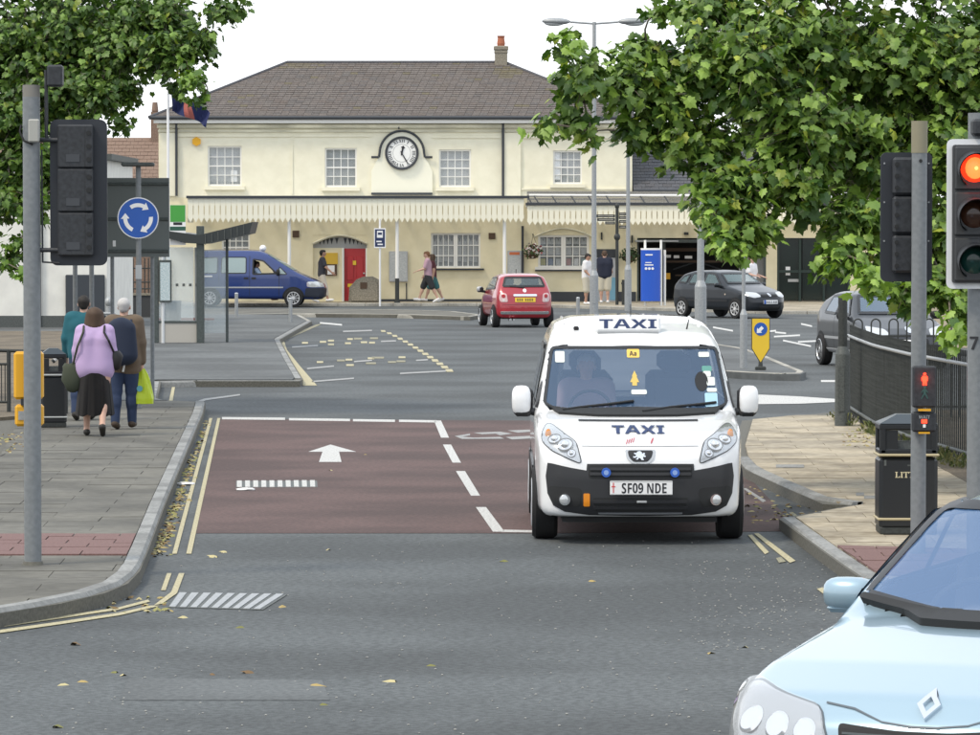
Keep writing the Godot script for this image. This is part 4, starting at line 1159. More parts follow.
	for mn in [[0.062, red, "red_man_symbol"], [-0.045, M("dark_green_glass", Color(0.03, 0.09, 0.08), 0.3), "green_man_symbol"]]:
		var q := MB.new()
		var o := Transform3D(Basis.IDENTITY, Vector3(0, mn[0], 0.066))
		q.prism(ngon(0.012, 10, Vector2(0, 0.042)), o, 0.004)
		if mn[1] == red:
			q.prism(PackedVector2Array([Vector2(-0.016, 0.028), Vector2(0.016, 0.028), Vector2(0.026, 0.012), Vector2(0.024, -0.012), Vector2(0.017, -0.012), Vector2(0.016, -0.05), Vector2(0.003, -0.05), Vector2(0, -0.02), Vector2(-0.003, -0.05), Vector2(-0.016, -0.05), Vector2(-0.017, -0.012), Vector2(-0.024, -0.012), Vector2(-0.026, 0.012)]), o, 0.004)
		else:
			q.prism(PackedVector2Array([Vector2(-0.012, 0.028), Vector2(0.012, 0.028), Vector2(0.03, 0.0), Vector2(0.024, -0.004), Vector2(0.01, 0.012), Vector2(0.01, -0.008), Vector2(0.03, -0.05), Vector2(0.02, -0.05), Vector2(0, -0.014), Vector2(-0.02, -0.05), Vector2(-0.03, -0.05), Vector2(-0.01, -0.008), Vector2(-0.01, 0.012), Vector2(-0.024, -0.004), Vector2(-0.03, 0.0)]), o, 0.004)
		mi(mn[2], q, mn[1], pu)
	bx("yellow_sill", Vector3(0, -0.186, 0.04), Vector3(0.1, 0.018, 0.06), mats.orange_yellow, pu)
	var wu := bx("wait_unit", Vector3(X(922.5, d) - b.x, Y(421, d) - up, 0.12), Vector3(24 / s, 20 / s, 0.11), mats.black_plastic, t, 0.015)
	bx("wait_lamp", Vector3(0, 0.005, 0.057), Vector3(0.045, 0.032, 0.006), red, wu)
	bx("button", Vector3(0, -0.032, 0.057), Vector3(0.022, 0.026, 0.008), mats.sign_white, wu)
	mi("word", words("WAIT", 0.026, 0.003), mats.galvanised, wu, Transform3D(Basis.IDENTITY, Vector3(0, 0.04, 0.057)))
	bx("yellow_sill", Vector3(0, -0.088, 0.03), Vector3(0.09, 0.014, 0.05), mats.orange_yellow, wu)
	var om := OmniLight3D.new()
	om.light_color = Color(1, 0.25, 0.15)
	om.light_energy = 0.006
	om.light_size = 0.03
	om.shadow_enabled = true
	om.omni_range = 8
	om.name = "lamp_light"
	pu.add_child(om)
	om.position = Vector3(0, 0.06, 0.1)

	# ---- right signal facing us, red lit
	d = 32.7
	b = Vector3(X(977, d), up, -d)
	s = FOC / d
	t = thing("traffic_signal", "white-edged traffic signal with its red lamp lit at the right edge", "traffic light", b)
	rod("pole", Vector3.ZERO, Vector3(0, Y(113, d) - up, -0.0), 0.075, mats.grey_paint, t, -1.0, 20)
	rod("pole_collar", Vector3(0, 0, 0), Vector3(0, 0.03, 0), 0.09, mats.bedding, t, 0.075, 20)
	mi("pole_number", words("7", 0.1, 0.004), mats.black_print, t, Transform3D(Basis(Vector3.UP, -0.45), Vector3(-0.031, Y(343, d) - up, 0.071)))
	var fc := Vector3(X(971, d) - b.x, Y(214, d) - up, 0.10)
	var fw := 52.5 / s
	var fh := 149 / s
	mi("backing_board", MB.new().prism(rect(-fw / 2, -fh / 2, fw / 2, fh / 2, 0.045, 4), Transform3D(Basis.IDENTITY, fc), 0.02), M("board_white", Color(0.72, 0.74, 0.76), 0.5), t)
	mi("backing_face", MB.new().prism(rect(-fw / 2 + 0.04, -fh / 2 + 0.045, fw / 2 - 0.04, fh / 2 - 0.045, 0.02, 3), Transform3D(Basis.IDENTITY, fc + Vector3(0, 0, 0.02)), 0.05), M("board_face", Color(0.055, 0.058, 0.062), 0.6), t)
	for j in 3:
		var y := fc.y + fh * (0.305 - j * 0.305)
		var z := fc.z + 0.07
		var hs := mi("lamp_housing", MB.new().rbox(Vector3(fc.x, y, z + 0.005), Vector3(0.30, fh * 0.29, 0.05), 0.012), M("housing_grey", Color(0.040, 0.043, 0.046), 0.55), t)
		var lens_m: Material = [lamp_mat("red_lens", Color(1.0, 0.045, 0.012), 0.85), M("amber_dark", Color(0.055, 0.022, 0.012), 0.12), M("green_dark", Color(0.006, 0.045, 0.038), 0.12)][j]
		mi("lens", MB.new().ball(Vector3(fc.x, y, z + 0.012), Vector3(0.118, 0.118, 0.05), 24, 12), lens_m, hs)
		if j == 0: mi("bulb", MB.new().ball(Vector3(fc.x, y, z + 0.055), Vector3(0.075, 0.085, 0.014), 20, 8), lamp_mat("bulb_hot", Color(1.0, 0.22, 0.05), 1.0), hs)
		if j == 0: mi("filament", MB.new().ball(Vector3(fc.x + 0.01, y, z + 0.064), Vector3(0.018, 0.018, 0.008), 12, 8), lamp_mat("filament_hot", Color(1.0, 0.5, 0.15), 1.2), hs)
		# cowl: three quarters of a tube, open below, tilted down a little
		var cw := MB.new()
		var n := 28
		for k in n:
			var a0 := deg_to_rad(-62 + 304.0 * k / n)
			var a1 := deg_to_rad(-62 + 304.0 * (k + 1) / n)
			var l0 := 0.10 + 0.12 * clampf(sin(a0) * 0.6 + 0.55, 0, 1)
			var l1 := 0.10 + 0.12 * clampf(sin(a1) * 0.6 + 0.55, 0, 1)
			for r in [0.134, 0.126]:
				var p0 := Vector3(fc.x + cos(a0) * r, y + sin(a0) * r, z + 0.02)
				var p1 := Vector3(fc.x + cos(a1) * r, y + sin(a1) * r, z + 0.02)
				var p2 := p1 + Vector3(0, -0.02, l1)
				var p3 := p0 + Vector3(0, -0.02, l0)
				if r > 0.13: cw.quad(p0, p1, p2, p3)
				else: cw.quad(p3, p2, p1, p0)
		mi("cowl", cw, mats.black_plastic, hs)
	var rl := OmniLight3D.new()
	rl.name = "red_lamp_light"
	rl.light_color = Color(1, 0.22, 0.08)
	rl.light_energy = 0.05
	rl.light_size = 0.09
	rl.shadow_enabled = true
	rl.omni_range = 10
	t.add_child(rl)
	rl.position = Vector3(fc.x, fc.y + fh * 0.305, fc.z + 0.07 + 0.09)
	bx("detector", Vector3(0.02, Y(128, d) - up, 0.12), Vector3(0.16, 0.13, 0.2), mats.black_plastic, t, 0.02)

	# ---- roundabout sign
	b = G(139, 408, up)
	d = -b.z
	s = FOC / d
	t = thing("roundabout_sign", "round blue roundabout sign with three white arrows on a grey pole", "road sign", b)
	rod("pole", Vector3.ZERO, Vector3(0, Y(166, d) - up, 0), 0.038, mats.grey_paint, t, -1.0, 14)
	var cy := Y(218, d) - up
	var R := 20.6 / s
	mi("sign_back", MB.new().cyl(Vector3(0, cy, 0.045), Vector3(0, cy, 0.055), R, R, 40), mats.grey_paint, t)
	mi("sign_rim", MB.new().cyl(Vector3(0, cy, 0.055), Vector3(0, cy, 0.059), R, R, 40), mats.sign_white, t)
	mi("sign_face", MB.new().cyl(Vector3(0, cy, 0.059), Vector3(0, cy, 0.063), R * 0.95, R * 0.95, 40), mats.sign_blue, t)
	for k in 3:   # curved arrows, clockwise
		var poly := PackedVector2Array()
		var a0 := deg_to_rad(125 - 120 * k)
		var sweep := deg_to_rad(-62)
		for q in 9: poly.append(Vector2(cos(a0 + sweep * q / 8), sin(a0 + sweep * q / 8)) * R * 0.72)
		var ae := a0 + sweep
		var tip := ae + deg_to_rad(-24)
		poly.append(Vector2(cos(ae), sin(ae)) * R * 0.84)
		poly.append(Vector2(cos(tip), sin(tip)) * R * 0.66)
		poly.append(Vector2(cos(ae), sin(ae)) * R * 0.42)
		for q in 9: poly.append(Vector2(cos(ae - sweep * q / 8), sin(ae - sweep * q / 8)) * R * 0.53)
		mi("arrow", MB.new().prism(poly, Transform3D(Basis.IDENTITY, Vector3(0, cy, 0.063)), 0.003), mats.sign_white, t)
	bx("lamp_head", Vector3(0, Y(164.5, d) - up, 0.06), Vector3(33 / s, 0.06, 0.16), mats.grey_iron, t, 0.02)
	bx("band", Vector3(0, Y(272, d) - up, 0.0), Vector3(0.085, 14 / s, 0.085), M("band_pale", Color(0.4, 0.42, 0.43), 0.5), t)
	# large sign seen from the back
	var b2 := G(110, 402, up)
	var d2 := -b2.z
	var s2 := FOC / d2
	t = thing("sign_back", "large dark grey rectangular sign seen from behind its blue neighbour", "road sign", b2)
	bx("panel", Vector3(X(138.5, d2) - b2.x, Y(217.5, d2) - up, 0), Vector3(62 / s2, 79 / s2, 0.02), M("sign_dark", Color(0.14, 0.16, 0.158), 0.55), t)
	for py in [184, 219, 251]: bx("rib", Vector3(X(138.5, d2) - b2.x, Y(py, d2) - up, 0.025), Vector3(61 / s2, 0.045, 0.03), mats.green_grey, t, 0.006)
	for px in [112, 152]: rod("post", Vector3(X(px, d2) - b2.x, 0, -0.06), Vector3(X(px, d2) - b2.x, Y(178, d2) - up, -0.06), 0.03, mats.grey_paint, t)
	bx("sticker", Vector3(X(114.5, d2) - b2.x, Y(243.5, d2) - up, 0.012), Vector3(0.045, 0.09, 0.004), mats.sign_white, t)
	# twin posts behind the signal head, and a post with a ball cap
	for q in [[75.5, 97, "thin grey signpost rising behind the left end of the black signal head"], [92, 99, "thin grey signpost rising behind the right half of the black signal head"]]:
		var b3 := G(q[0], 392, up)
		var pt := thing("signpost", q[2], "post", b3, 0, "thin posts behind the signal")
		rod("pole", Vector3.ZERO, Vector3(0, Y(q[1], -b3.z) - up, 0), 0.038, mats.grey_paint, pt)
		mi("cap", MB.new().ball(Vector3(0, Y(q[1], -b3.z) - up, 0), Vector3(0.042, 0.025, 0.042), 10, 6), mats.grey_iron, pt)
	var b4 := G(109, 368, up)
	var bp := thing("ball_post", "short pale grey post with rounded cap between the walkers' heads", "post", b4)
	rod("pole", Vector3.ZERO, Vector3(0, Y(306, -b4.z) - up, 0), 0.05, mats.galvanised, bp)
	mi("cap", MB.new().ball(Vector3(0, Y(302, -b4.z) - up, 0), Vector3(0.075, 0.09, 0.075), 14, 8), mats.galvanised, bp)
	mi("hoop", MB.new().tube([Vector3(-0.18, Y(318, -b4.z) - up, 0.1), Vector3(-0.1, Y(313.5, -b4.z) - up, 0.12), Vector3(0.1, Y(313.5, -b4.z) - up, 0.12), Vector3(0.18, Y(318, -b4.z) - up, 0.1)], 0.03, 8), mats.galvanised, bp)

	# ---- litter bins
	litter_bin(G(906, 533, up), 61.5, 119.5, "tall black litter bin with gold bands and lettering beside the right signal", 0.0, true)
	litter_bin(G(53.5, 427, up), 27, 79, "black litter bin with thin pale bands behind the left signal pole", 0.15, false)

	# ---- bus shelter and bus stop
	shelter()
	var sb := G(163, 343, up)
	var sd := -sb.z
	t = thing("bus_stop_post", "white bus stop post with timetable case and green and white flag", "bus stop", sb)
	rod("pole", Vector3.ZERO, Vector3(0, Y(203, sd) - up, 0), 0.042, M("post_white", Color(0.62, 0.64, 0.65), 0.45), t)
	var tc := bx("timetable_case", Vector3(X(165.5, sd) - sb.x, Y(281, sd) - up, 0.06), Vector3(12.6 * sd / FOC, 42 * sd / FOC, 0.06), mats.green_grey, t, 0.01)
	bx("timetable", Vector3(0, -0.01, 0.032), Vector3(0.22, 0.86, 0.004), TM("timetable_print", Color(0.30, 0.42, 0.45), Color(0.62, 0.66, 0.66), 0.5, 0.03, 4, 0.4, 0.1), tc)
	var fl := bx("flag_panel", Vector3(X(178, sd) - sb.x, Y(225, sd) - up, 0.0), Vector3(15.6 * sd / FOC, 40 * sd / FOC, 0.03), mats.sign_white, t)
	bx("green_field", Vector3(0, 0.26, 0.017), Vector3(0.34, 0.38, 0.004), M("stop_green", Color(0.06, 0.32, 0.05), 0.4), fl)
	bx("dark_band", Vector3(0, -0.08, 0.017), Vector3(0.36, 0.09, 0.004), M("stop_dark", Color(0.02, 0.09, 0.06), 0.4), fl)
	bx("dark_band", Vector3(0.0, 0.03, 0.017), Vector3(0.2, 0.06, 0.004), mats.black_print, fl)
	bx("corner_mark", Vector3(0.1, -0.36, 0.017), Vector3(0.08, 0.06, 0.004), mats.sign_blue, fl)
	# bus sign by the station wall
	var bb := Vector3(X(380, 144.9), 0.0, -144.9)
	t = thing("bus_sign", "small navy and white bus sign on a thin white pole beside the stone", "road sign", bb)
	rod("pole", Vector3.ZERO, Vector3(0, 3.0, 0), 0.035, mats.sign_white, t)
	var bp2 := bx("plate", Vector3(0, Y(238, 144.9), 0.05), Vector3(0.4, 0.68, 0.03), mats.sign_white, t)
	bx("navy_field", Vector3(0, 0, 0.017), Vector3(0.34, 0.6, 0.004), M("navy", Color(0.012, 0.025, 0.09), 0.4), bp2)
	bx("bus_symbol", Vector3(0, 0.13, 0.021), Vector3(0.2, 0.24, 0.004), mats.sign_white, bp2)
	bx("bus_window", Vector3(0, 0.15, 0.024), Vector3(0.14, 0.08, 0.004), mats.navy, bp2)
	for k in 2: bx("text_line", Vector3(-0.03 + k * 0.04, -0.12 - k * 0.1, 0.021), Vector3(0.18, 0.045, 0.004), mats.sign_white, bp2)
	# memorial stone
	memorial()
	# bollards
	for q in [[236.5, 317.6, 24, "steel bollard nearer the bus shelter on the kerb"], [290.5, 322.6, 24, "steel bollard below the blue van's front wheel"], [578, 318, 20, "short steel bollard left of the tall double lamp post"]]:
		var g := G(q[0], q[1], 0.11)
		var bo := thing("bollard", q[3], "bollard", g, 0, "steel bollards on the forecourt")
		var hb: float = q[2] * -g.z / FOC
		rod("post", Vector3.ZERO, Vector3(0, hb, 0), 0.052, mats.galvanised, bo)
		mi("cap", MB.new().ball(Vector3(0, hb, 0), Vector3(0.056, 0.03, 0.056), 12, 6), mats.alloy, bo)
	# ---- lamp posts
	lamp_post(G(594, 322.5), 22, true, "tall double-headed street lamp in front of the station", 0.075)
	lamp_post(G(628, 311), 60, false, "plain lamp column between the fingerpost and the blue box", 0.07)
	lamp_post(G(700.5, 344), 40, false, "grey lamp column in front of the black hatchback", 0.085)
	# post with the keep-left bollard sign on the island
	var gi := G(743.5, 368, 0.12)
	t = thing("beacon_post", "slim grey post on the traffic island beside the yellow sign", "post", gi)
	var di := -gi.z
	rod("pole", Vector3(0, 1.0, 0), Vector3(0, Y(262, di), 0), 0.035, mats.galvanised, t)
	rod("pole_base", Vector3.ZERO, Vector3(0, 1.0, 0), 0.072, mats.galvanised, t, 0.07)
	mi("shoulder", MB.new().cyl(Vector3(0, 1.0, 0), Vector3(0, 1.1, 0), 0.07, 0.035, 12), mats.galvanised, t)
	var gk := G(760.5, 370, 0.12)
	var dk := -gk.z
	var sk := FOC / dk
	t = thing("keep_left_sign", "yellow shield-shaped keep-left bollard with round blue arrow disc", "road sign", gk)
	bx("base", Vector3(0, 0.03, 0), Vector3(0.2, 0.08, 0.16), mats.black_iron, t, 0.02)
	rod("stem", Vector3(0, 0.02, 0), Vector3(0, 0.2, 0), 0.05, mats.black_iron, t, 0.03)
	var sh := PackedVector2Array([Vector2(0, 0.12), Vector2(9.2 / sk, 0.12 + 15 / sk), Vector2(9.2 / sk, 52 / sk), Vector2(-9.2 / sk, 52 / sk), Vector2(-9.2 / sk, 0.12 + 15 / sk)])
	mi("shield_rim", MB.new().prism(sh, Transform3D(Basis.IDENTITY, Vector3(0, 0, -0.03)), 0.06), mats.black_print, t)
	mi("shield", MB.new().prism(Geometry2D.offset_polygon(sh, -0.012)[0], Transform3D(Basis.IDENTITY, Vector3(0, 0, 0.03)), 0.006), mats.sign_yellow, t)
	var dc := Vector3(0, 41 / sk, 0.036)
	mi("disc", MB.new().cyl(dc, dc + Vector3(0, 0, 0.005), 6.6 / sk, 6.6 / sk, 28), mats.sign_blue, t)
	mi("arrow", MB.new().prism(PackedVector2Array([Vector2(-0.075, -0.01), Vector2(-0.05, -0.01), Vector2(-0.05, -0.03), Vector2(0.05, -0.03) , Vector2(0.05, 0.03), Vector2(-0.05, 0.03), Vector2(-0.05, 0.01)]), Transform3D(Basis(Vector3.BACK, PI / 4), dc + Vector3(0.0, 0, 0.005)), 0.003), mats.sign_white, t)
	mi("arrow_head", MB.new().prism(PackedVector2Array([Vector2(-0.105, 0), Vector2(-0.03, -0.065), Vector2(-0.03, 0.065)]), Transform3D(Basis(Vector3.BACK, PI / 4), dc + Vector3(0, 0, 0.006)), 0.003), mats.sign_white, t)
	# ---- fingerpost
	var fd := 142.0
	var fb := Vector3(X(617, fd), 0.0, -fd)
	t = thing("fingerpost", "black pedestrian fingerpost with stacked direction arms by the cash machine", "sign", fb)
	rod("pole", Vector3.ZERO, Vector3(0, Y(207, fd), 0), 0.055, mats.black_iron, t)
	mi("finial", MB.new().ball(Vector3(0, Y(206, fd), 0), Vector3(0.08, 0.1, 0.08), 10, 6), mats.black_iron, t)
	mi("ring", MB.new().ball(Vector3(0, Y(237, fd), 0), Vector3(0.11, 0.13, 0.09), 10, 6), mats.black_iron, t)
	for q in [[596, 615, 216, "l"], [597, 615, 219.6, "l"], [605, 615, 223, "l"], [619, 626, 214, "r"], [619, 627, 217.6, "r"], [619, 627, 221.4, "r"], [619, 626, 227, "r"]]:
		var x0 := X(q[0], fd) - fb.x
		var x1 := X(q[1], fd) - fb.x
		var arm := bx("direction_arm", Vector3((x0 + x1) / 2, Y(q[2], fd), 0.02), Vector3(x1 - x0, 0.1, 0.04), mats.black_iron, t)
		bx("lettering", Vector3(0, 0, 0.022), Vector3((x1 - x0) * 0.8, 0.028, 0.004), mats.kerb_pale, arm)
	var rb := Vector3(X(623.5, fd), 0, -fd)
	t = thing("black_bollard", "short black bollard at the foot of the fingerpost", "bollard", rb)
	rod("post", Vector3(0, 0, 0), Vector3(0, 0.95, 0), 0.06, mats.black_iron, t)
	rod("collar", Vector3(0, 0.8, 0), Vector3(0, 0.86, 0), 0.08, mats.black_iron, t)
	# ---- blue box with panel on posts
	var cd := 141.0
	var cb := Vector3(X(650.5, cd), 0.0, -cd)
	t = thing("blue_kiosk", "tall rounded bright blue information box on white legs by the station entrance", "kiosk", cb)
	var kb := M("kiosk_blue", Color(0.012, 0.085, 0.50), 0.35)
	var w2 := 19.4 * cd / FOC
	var h0 := Y(301, cd)
	var h1 := Y(250, cd)
	var body := MB.new()
	var prof := PackedVector2Array()
	for k in 11:
		var a := PI * k / 10.0
		prof.append(Vector2(cos(a) * w2 / 2, 0.08 + sin(a) * 0.16))
	prof.append(Vector2(-w2 / 2, -0.2))
	prof.append(Vector2(w2 / 2, -0.2))
	body.prism(prof, Transform3D(Basis(Vector3(1, 0, 0), Vector3(0, 0, 1), Vector3(0, -1, 0)), Vector3(0, h1, 0)), h1 - h0)
	var bm := mi("body", body, kb, t)
	mi("top_cap", MB.new().prism(prof, Transform3D(Basis(Vector3(1, 0, 0), Vector3(0, 0, 1), Vector3(0, -1, 0)), Vector3(0, h1 + 0.06, 0)), 0.06), mats.sign_white, t)
	for q in [[0, 0.16, 0.045, 0.3], [-0.02, 0.42, 0.03, 0.26], [0, 0.5, 0.04, 0.36]]:
		bx("text_line", Vector3(-0.06 + q[0], h1 - q[1], 0.235), Vector3(q[3] * 0.8, q[2], 0.02), mats.sign_white, bm)
	for k in 3: rod("white_dot", Vector3(-0.16 + k * 0.11, h1 - 0.62, 0.2), Vector3(-0.16 + k * 0.11, h1 - 0.62, 0.25), 0.045, mats.sign_white, bm)
	for px in [645, 661]: rod("leg", Vector3(X(px, cd) - cb.x, 0, 0.0), Vector3(X(px, cd) - cb.x, Y(240, cd), 0.0), 0.04, mats.white_trim, t)
	rod("leg", Vector3(X(665, cd) - cb.x, 0, -0.2), Vector3(X(665, cd) - cb.x, Y(250, cd), -0.2), 0.04, mats.white_trim, t)
	# ---- hanging baskets
	hanging_basket(533, 251, "hanging basket of flowers between the poster and the arched window")
	hanging_basket(629.5, 255, "hanging basket of dark foliage beside the entrance")
	# ---- flagpole and flag
	var pd := 140.0
	var fp := thing("flagpole", "tall white flagpole in front of the station's left corner", "flagpole", Vector3(X(168.5, pd), 0, -pd))
	rod("pole", Vector3.ZERO, Vector3(0, Y(80, pd), 0), 0.055, mats.sign_white, fp, 0.04)
	mi("ball_finial", MB.new().ball(Vector3(0, Y(79, pd), 0), Vector3(0.07, 0.07, 0.07), 10, 6), mats.sign_white, fp)
	var fm := MB.new()
	var fr := MB.new()
	var grid := []
	for i in 13:
		var row := []
		for j in 9:
			var u := i / 12.0
			var vv := j / 8.0
			# hangs limp from the top, furled towards the lower right
			var px := lerpf(170, 209, u) + 2.5 * sin(u * 9.0 + vv * 2)
			var py := lerpf(87, 113, pow(u, 1.15)) + vv * lerpf(24, 15, u)
			var p := P(px, py, pd - 0.1) + Vector3(0, 0, 0.16 * sin(u * 12 + vv * 3))
			row.append(p)
		grid.append(row)
	for i in 12:
		for j in 8:
			var tgt := fr if (i in [5, 6] and j > 1) else fm
			tgt.quad(grid[i][j + 1], grid[i + 1][j + 1], grid[i + 1][j], grid[i][j])
	var flg := mi("flag", fm, M("flag_navy", Color(0.012, 0.02, 0.085), 0.85))
	tag(flg, "limp navy flag with a red stripe hanging from the flagpole", "flag")
	mi("red_stripe", fr, M("flag_red", Color(0.35, 0.10, 0.08), 0.85), flg)

func litter_bin(b: Vector3, wpx: float, hpx: float, label: String, turn: float, gold: bool) -> void:
	var s := FOC / -b.z
	var w := wpx / s
	var h := hpx / s
	var t := thing("litter_bin", label, "bin", b, turn)
	var bk := M("bin_black", Color(0.010, 0.012, 0.014), 0.35)
	var band: Material = M("bin_gold", Color(0.42, 0.36, 0.22), 0.5) if gold else M("bin_pale", Color(0.40, 0.42, 0.42), 0.5)
	var dz := w * 0.85
	bx("foot", Vector3(0, 0.035, 0), Vector3(w * 0.92, 0.07, dz * 0.92), mats.black_iron, t, 0.01)
	bx("body", Vector3(0, h * 0.345, 0), Vector3(w * 0.95, h * 0.6, dz * 0.95), bk, t, 0.03)
	bx("band", Vector3(0, h * 0.13, 0), Vector3(w, h * 0.022, dz), band, t, 0.008)
	bx("band", Vector3(0, h * 0.665, 0), Vector3(w, h * 0.022, dz), band, t, 0.008)
	# hood: corner posts with openings, sloped lid
	for sx in [-1, 1]:
		for sz in [-1, 1]:
			bx("corner_post", Vector3(sx * w * 0.41, h * 0.79, sz * dz * 0.41), Vector3(w * 0.12, h * 0.24, dz * 0.12), bk, t, 0.015)
	bx("hood_rim", Vector3(0, h * 0.90, 0), Vector3(w * 0.95, h * 0.055, dz * 0.95), bk, t, 0.012)
	bx("hood_rim", Vector3(0, h * 0.69, 0), Vector3(w * 0.94, h * 0.05, dz * 0.94), bk, t, 0.012)
	bx("hood_panel", Vector3(-w * 0.27, h * 0.79, dz * 0.42), Vector3(w * 0.2, h * 0.16, 0.02), bk, t)
	bx("hood_panel", Vector3(w * 0.27, h * 0.79, dz * 0.42), Vector3(w * 0.2, h * 0.16, 0.02), bk, t)
	bx("liner", Vector3(0, h * 0.72, 0), Vector3(w * 0.7, h * 0.1, dz * 0.7), mats.grey_iron, t)
	var lid := MB.new()
	var y0 := h * 0.927
	var y1 := h
	var q0 := [Vector3(-w * 0.47, y0, dz * 0.47), Vector3(w * 0.47, y0, dz * 0.47), Vector3(w * 0.47, y0, -dz * 0.47), Vector3(-w * 0.47, y0, -dz * 0.47)]
	var q1 := [Vector3(-w * 0.17, y1, dz * 0.17), Vector3(w * 0.17, y1, dz * 0.17), Vector3(w * 0.17, y1, -dz * 0.17), Vector3(-w * 0.17, y1, -dz * 0.17)]
	for k in 4: lid.quad(q0[k], q0[(k + 1) % 4], q1[(k + 1) % 4], q1[k])
	lid.quad(q1[0], q1[1], q1[2], q1[3])
	lid.quad(q0[3], q0[2], q0[1], q0[0])
	mi("lid", lid, M("bin_lid", Color(0.030, 0.042, 0.052), 0.3), t)
	if gold:
		mi("lettering", words("LITTER", 0.05, 0.004, true), mats.lettering_gold, t, Transform3D(Basis.IDENTITY, Vector3(0.01, h * 0.50, dz * 0.475)))
		bx("maker_plate", Vector3(0.02, h * 0.58, dz * 0.477), Vector3(0.06, 0.012, 0.004), mats.grey_iron, t)
		bx("lock", Vector3(-w * 0.38, h * 0.6, dz * 0.477), Vector3(0.02, 0.05, 0.01), mats.grey_iron, t)

func lamp_post(b: Vector3, top_py: float, double: bool, label: String, r: float) -> void:
	var d := -b.z
	var t := thing("lamp_post", label, "street lamp", b)
	var y := Y(top_py, d)
	rod("column_base", Vector3.ZERO, Vector3(0, 1.35, 0), r * 1.65, mats.galvanised, t)
	mi("shoulder", MB.new().cyl(Vector3(0, 1.35, 0), Vector3(0, 1.5, 0), r * 1.65, r, 16), mats.galvanised, t)
	rod("column", Vector3(0, 1.5, 0), Vector3(0, y, 0), r, mats.galvanised, t, r * 0.7)
	bx("door", Vector3(0, 0.8, r * 1.62), Vector3(r * 1.2, 0.5, 0.02), mats.galvanised, t)
	var k := d / FOC
	for s in ([-1, 1] if double else [1]):
		rod("arm", Vector3(0, y - 0.05, 0), Vector3(s * 24 * k, y, 0), 0.03, mats.galvanised, t)
		var hd := mi("lamp_head", MB.new().ball(Vector3(s * 38 * k, y + 0.02, 0), Vector3(14.5 * k, 0.1, 0.16), 16, 8, Basis(Vector3.BACK, s * 0.02)), mats.galvanised, t)
		mi("lamp_glass", MB.new().ball(Vector3(s * 40 * k, y - 0.03, 0), Vector3(10 * k, 0.09, 0.12), 14, 8), M("lamp_glass_off", Color(0.5, 0.52, 0.52), 0.2), hd)

func shelter() -> void:
	var up := 0.125
	var b := G(200, 343, up)
	var d := -b.z
	var t := thing("bus_shelter", "glass bus shelter with dark sloping roof beside the bus stop", "bus shelter", b)
	var fr: Material = mats.green_grey
	var H1 := Y(232, d) - up
	var back := -2.2
	for q in [[156.5, 0.0, 0.05, 250], [200.5, 0.0, 0.085, 226], [225.3, back * 0.3, 0.03, 236]]:
		bx("post", Vector3(X(q[0], d) - b.x, (Y(q[3], d) - up) / 2, q[1]), Vector3(q[2] * 2, Y(q[3], d) - up, q[2] * 2), fr, t, 0.01)
	for px in [156.5]: bx("post", Vector3(X(px, d) - b.x, H1 / 2, back), Vector3(0.08, H1, 0.08), fr, t)
	# roof: two blades rising outwards from the post, ribbed
	var roof := MB.new()
	var pr := PackedVector2Array([Vector2(X(160, d) - b.x, Y(230, d) - up), Vector2(X(200, d) - b.x, Y(235, d) - up), Vector2(X(253, d) - b.x, Y(222, d) - up), Vector2(X(250, d) - b.x, Y(233.5, d) - up), Vector2(X(205, d) - b.x, Y(244, d) - up), Vector2(X(186, d) - b.x, Y(243, d) - up), Vector2(X(160, d) - b.x, Y(236, d) - up)])
	roof.prism(pr, Transform3D(Basis.IDENTITY, Vector3(0, 0, back - 0.1)), -back + 0.25)
	var rf := mi("roof", roof, M("shelter_roof", Color(0.028, 0.034, 0.034), 0.4), t)
	for k in 7:
		var a := Vector3(X(206 + k * 6.4, d) - b.x, Y(234.5 - k * 1.62, d) - up, 0.16)
		rod("roof_rib", a, a + Vector3(0.0, -0.23, 0.0), 0.012, mats.grey_iron, rf, -1.0, 6)
	# glazing
	var gl := glass("shelter_glass", Color(0.7, 0.78, 0.80), 0.28)
	var pn := bx("side_panel", Vector3((X(159, d) + X(193.5, d)) / 2 - b.x, (Y(247, d) + Y(321, d)) / 2 - up, 0.0), Vector3(X(193.5, d) - X(159, d), Y(247, d) - Y(321, d), 0.012), gl, t)
	for k in 6: bx("manifestation_dot", Vector3(-0.28 + k * 0.15, -0.02, 0.008), Vector3(0.06, 0.06, 0.003), mats.grey_iron, pn)
	bx("rail", Vector3(X(178, d) - b.x, Y(322, d) - up, 0), Vector3(0.95, 0.05, 0.05), fr, t)
	bx("kick_panel", Vector3(X(178, d) - b.x, Y(332.5, d) - up, 0.0), Vector3(X(197, d) - X(159, d), 20 * d / FOC, 0.02), M("kick_pale", Color(0.42, 0.40, 0.36), 0.6), t)
	bx("kick_panel", Vector3(X(197.5, d) - b.x, Y(296, d) - up, -0.02), Vector3(0.12, 2.2, 0.02), M("kick_grey", Color(0.22, 0.24, 0.25), 0.6), t)
	bx("back_pane", Vector3(X(213, d) - b.x, Y(292, d) - up, back * 0.3), Vector3(0.5, 1.9, 0.012), gl, t)
	bx("back_pane", Vector3(X(172, d) - b.x, Y(290, d) - up, back), Vector3(0.9, 1.9, 0.012), gl, t)
	bx("bench", Vector3(X(180, d) - b.x, 0.5, back + 0.35), Vector3(1.3, 0.05, 0.25), M("bench_red", Color(0.2, 0.06, 0.05), 0.5), t)
	# litter bin-like roundel inside
	mi("round_bin", MB.new().cyl(Vector3(X(171, d) - b.x, 0.35, -0.5), Vector3(X(171, d) - b.x, 0.95, -0.5), 0.18, 0.2, 14), M("shelter_bin", Color(0.07, 0.085, 0.095), 0.5), t)

